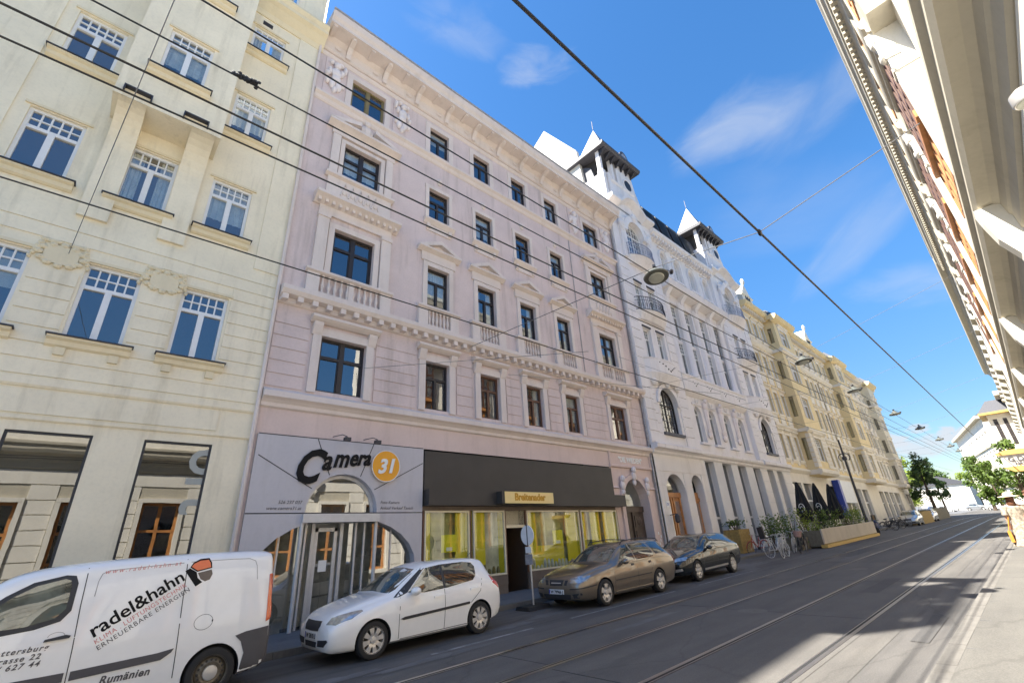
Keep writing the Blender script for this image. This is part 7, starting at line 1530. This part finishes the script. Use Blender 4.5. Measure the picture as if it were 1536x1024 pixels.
def man(k):
    d = MB(); d.lathe([(.075, 1.49), (.16, 1.43), (.2, 1.36), (.19, 1.2), (.165, 1.0), (.18, .86), (.175, .855)], (0, 0, 0), 20); d.v = [(x * .78, y * 1.12, z) for x, y, z in d.v]
    for sd in (1, -1): d.tube([(0, sd * .18, 1.42), (-.02, sd * .245, 1.3), (-.02, sd * .25, 1.17)], [.085, .08, .078], 10)
    t = MB()
    for sd, q in ((1, .16), (-1, -.14)): t.tube([(0, sd * .09, .93), (.02 + q * .3, sd * .10, .7), (q, sd * .10, .5), (q * .9 - .05, sd * .10, .1)], [.12, .10, .08, .07], 10)
    c = MB(); c.ell((.0, 0, 1.70), (.105, .1, .06), 12, 6); c.box(.06, .18, -.07, .07, 1.685, 1.70); c.ell((-.03, 0, 1.63), (.09, .095, .08))
    bp = MB(); bp.ell((-.2, 0, 1.2), (.1, .16, .24), 10, 8); bp.tube([(-.1, .12, 1.45), (.1, .13, 1.4), (.12, .14, 1.2), (-.1, .15, 1.0)], .025, 6); bp.tube([(-.1, -.12, 1.45), (.1, -.13, 1.4), (.12, -.14, 1.2), (-.1, -.15, 1.0)], .025, 6)
    s_ = MB(); s_.ell((.16, .11, .03), (.14, .05, .04)); s_.ell((-.18, -.11, .03), (.14, .05, .04))
    return [('shirt', 'shirt', d), ('trousers', 'denim', t), ('cap', 'hair', c), ('backpack', 'teal', bp), ('shoe', 'bikeblack', s_)]
P1 = person('person walking away in a straw hat and long pale patterned dress at right edge', 23.6, .68, .15, 1.93, .1, (.16, -.14, .1, -.1), woman)
P2 = person('person in a dark cap and pale shirt carrying a teal backpack behind the straw hat', 24.6, .22, .16, 2.04, .1, (.16, -.14, .12, -.12), man)
bg = MB(); bg.prof([(.0, .32), (.09, .32), (.085, .66), (.005, .66)], -.16, .16); o = bg.build('shoulder_bag', 'bag', None, False, (23.55, 1.0, .30)); tag(o, 'orange leather bag hanging beside the long patterned dress', 'bag')
st = MB(); st.tube([(-.1, .045, .66), (-.06, -.06, 1.0), (0, -.16, 1.36)], .012, 6); st.tube([(.1, .045, .66), (.06, -.06, 1.0), (0, -.16, 1.36)], .012, 6); st.build('strap', 'bag', o)

# ================================================================== camera, sky, sun
cam = bpy.data.cameras.new('camera'); co = bpy.data.objects.new('camera', cam); COL.objects.link(co); bpy.context.scene.camera = co
cam.sensor_width = 36; cam.lens = 678.128 / 1536 * 36; cam.clip_start = .05; cam.clip_end = 4000
ya, pa, ro = .806670145, .404854176, .0741541949
fw = Vector((cos(pa) * cos(ya), cos(pa) * sin(ya), sin(pa))); rt = Vector((sin(ya), -cos(ya), 0)); dn = fw.cross(rt)
r2 = rt * cos(ro) + dn * sin(ro); d2 = dn * cos(ro) - rt * sin(ro)
co.matrix_world = Matrix(((r2.x, -d2.x, -fw.x, 0), (r2.y, -d2.y, -fw.y, 0), (r2.z, -d2.z, -fw.z, 1.95), (0, 0, 0, 1)))
SD = Vector((-14, 9.6, 23)).normalized()
su = bpy.data.lights.new('sun', 'SUN'); su.energy = SUN; su.angle = math.radians(.53); su.color = (1, .95, .86); so = bpy.data.objects.new('sun', su); COL.objects.link(so)
so.rotation_euler = SD.to_track_quat('Z', 'Y').to_euler(); so.location = (0, 0, 40)
W = bpy.data.worlds.new('World'); bpy.context.scene.world = W; W.use_nodes = True; nt = W.node_tree; nt.nodes.clear()
sky = nd(nt, 'ShaderNodeTexSky', sky_type='NISHITA', sun_disc=False); sky.sun_elevation = math.asin(SD.z); sky.sun_rotation = math.atan2(SD.x, SD.y); sky.altitude = 200; sky.air_density = 1.0; sky.dust_density = .4; sky.ozone_density = 2.5
tc = nd(nt, 'ShaderNodeTexCoord'); bgd = nd(nt, 'ShaderNodeBackground'); out = nd(nt, 'ShaderNodeOutputWorld'); bgd.inputs[1].default_value = SKY
def dirof(px, py):
    u, v = (px - 768) / 678.128, (py - 512) / 678.128; return (r2 * u + d2 * v + fw).normalized()
def cloud(px, py, size, stretch, ang, dens, sc, seed, lo=.45, hi=.75):
    """one cloud: a soft patch of stretched noise around a direction of the sky dome"""
    D = dirof(px, py); e1 = D.orthogonal().normalized(); e1 = (Vector((0, 0, 1)).cross(D)).normalized(); e2 = D.cross(e1); a = e1 * cos(ang) + e2 * sin(ang); b = e2 * cos(ang) - e1 * sin(ang)
    def dot(v):
        n = nd(nt, 'ShaderNodeVectorMath', operation='DOT_PRODUCT'); n.inputs[1].default_value = v; nt.links.new(tc.outputs['Generated'], n.inputs[0]); return n.outputs['Value']
    cx = nd(nt, 'ShaderNodeCombineXYZ'); m1 = nd(nt, 'ShaderNodeMath', operation='DIVIDE'); m1.inputs[1].default_value = size * stretch; m2 = nd(nt, 'ShaderNodeMath', operation='DIVIDE'); m2.inputs[1].default_value = size
    nt.links.new(dot(a), m1.inputs[0]); nt.links.new(dot(b), m2.inputs[0]); nt.links.new(m1.outputs[0], cx.inputs[0]); nt.links.new(m2.outputs[0], cx.inputs[1]); cx.inputs[2].default_value = seed
    sp = nd(nt, 'ShaderNodeVectorMath', operation='MULTIPLY'); sp.inputs[1].default_value = (1, 1, 0); nt.links.new(cx.outputs[0], sp.inputs[0]); ln_ = nd(nt, 'ShaderNodeVectorMath', operation='LENGTH'); nt.links.new(sp.outputs[0], ln_.inputs[0])
    n = nd(nt, 'ShaderNodeTexNoise'); n.inputs['Scale'].default_value = sc; n.inputs['Detail'].default_value = 7; n.inputs['Roughness'].default_value = .55; n.inputs['Distortion'].default_value = .6; nt.links.new(cx.outputs[0], n.inputs['Vector'])
    f1 = nd(nt, 'ShaderNodeMapRange', interpolation_type='SMOOTHSTEP'); f1.inputs[1].default_value = 1; f1.inputs[2].default_value = .15; f1.inputs[3].default_value = -.45; f1.inputs[4].default_value = .22; nt.links.new(ln_.outputs['Value'], f1.inputs[0])
    ad = nd(nt, 'ShaderNodeMath', operation='ADD'); nt.links.new(n.outputs['Fac'], ad.inputs[0]); nt.links.new(f1.outputs[0], ad.inputs[1])
    f2 = nd(nt, 'ShaderNodeMapRange', interpolation_type='SMOOTHSTEP'); f2.inputs[1].default_value = lo; f2.inputs[2].default_value = hi; f2.inputs[3].default_value = 0; f2.inputs[4].default_value = dens; nt.links.new(ad.outputs[0], f2.inputs[0])
    dp = nd(nt, 'ShaderNodeMath', operation='GREATER_THAN'); dp.inputs[1].default_value = 0; nt.links.new(dot(D), dp.inputs[0]); mu = nd(nt, 'ShaderNodeMath', operation='MULTIPLY'); nt.links.new(f2.outputs[0], mu.inputs[0]); nt.links.new(dp.outputs[0], mu.inputs[1]); return mu.outputs[0]
hz = nd(nt, 'ShaderNodeMapRange', interpolation_type='SMOOTHSTEP'); hz.inputs[1].default_value = 0; hz.inputs[2].default_value = .55; hz.inputs[3].default_value = .50; hz.inputs[4].default_value = 1
sz = nd(nt, 'ShaderNodeSeparateXYZ'); nt.links.new(tc.outputs['Generated'], sz.inputs[0]); nt.links.new(sz.outputs[2], hz.inputs[0])
hs = nd(nt, 'ShaderNodeHueSaturation'); hs.inputs['Saturation'].default_value = SAT; nt.links.new(hz.outputs[0], hs.inputs['Value']); nt.links.new(sky.outputs[0], hs.inputs['Color'])
cur = hs.outputs[0]
for args in CLOUDS:
    c_ = cloud(*args); mx = nd(nt, 'ShaderNodeMix', data_type='RGBA'); nt.links.new(c_, mx.inputs[0]); nt.links.new(cur, mx.inputs[6]); mx.inputs[7].default_value = CLOUDCOL; cur = mx.outputs[2]
nt.links.new(cur, bgd.inputs[0]); nt.links.new(bgd.outputs[0], out.inputs[0])
sc_ = bpy.context.scene; sc_.view_settings.view_transform = 'Standard'; sc_.view_settings.look = 'None'; sc_.view_settings.gamma = 1; sc_.view_settings.exposure = EXPO
sc_.cycles.max_bounces = 8; sc_.cycles.diffuse_bounces = 4; sc_.cycles.transparent_max_bounces = 12; sc_.cycles.sample_clamp_indirect = 6
for m_ in bpy.data.meshes:
    if m_.users == 0: bpy.data.meshes.remove(m_)
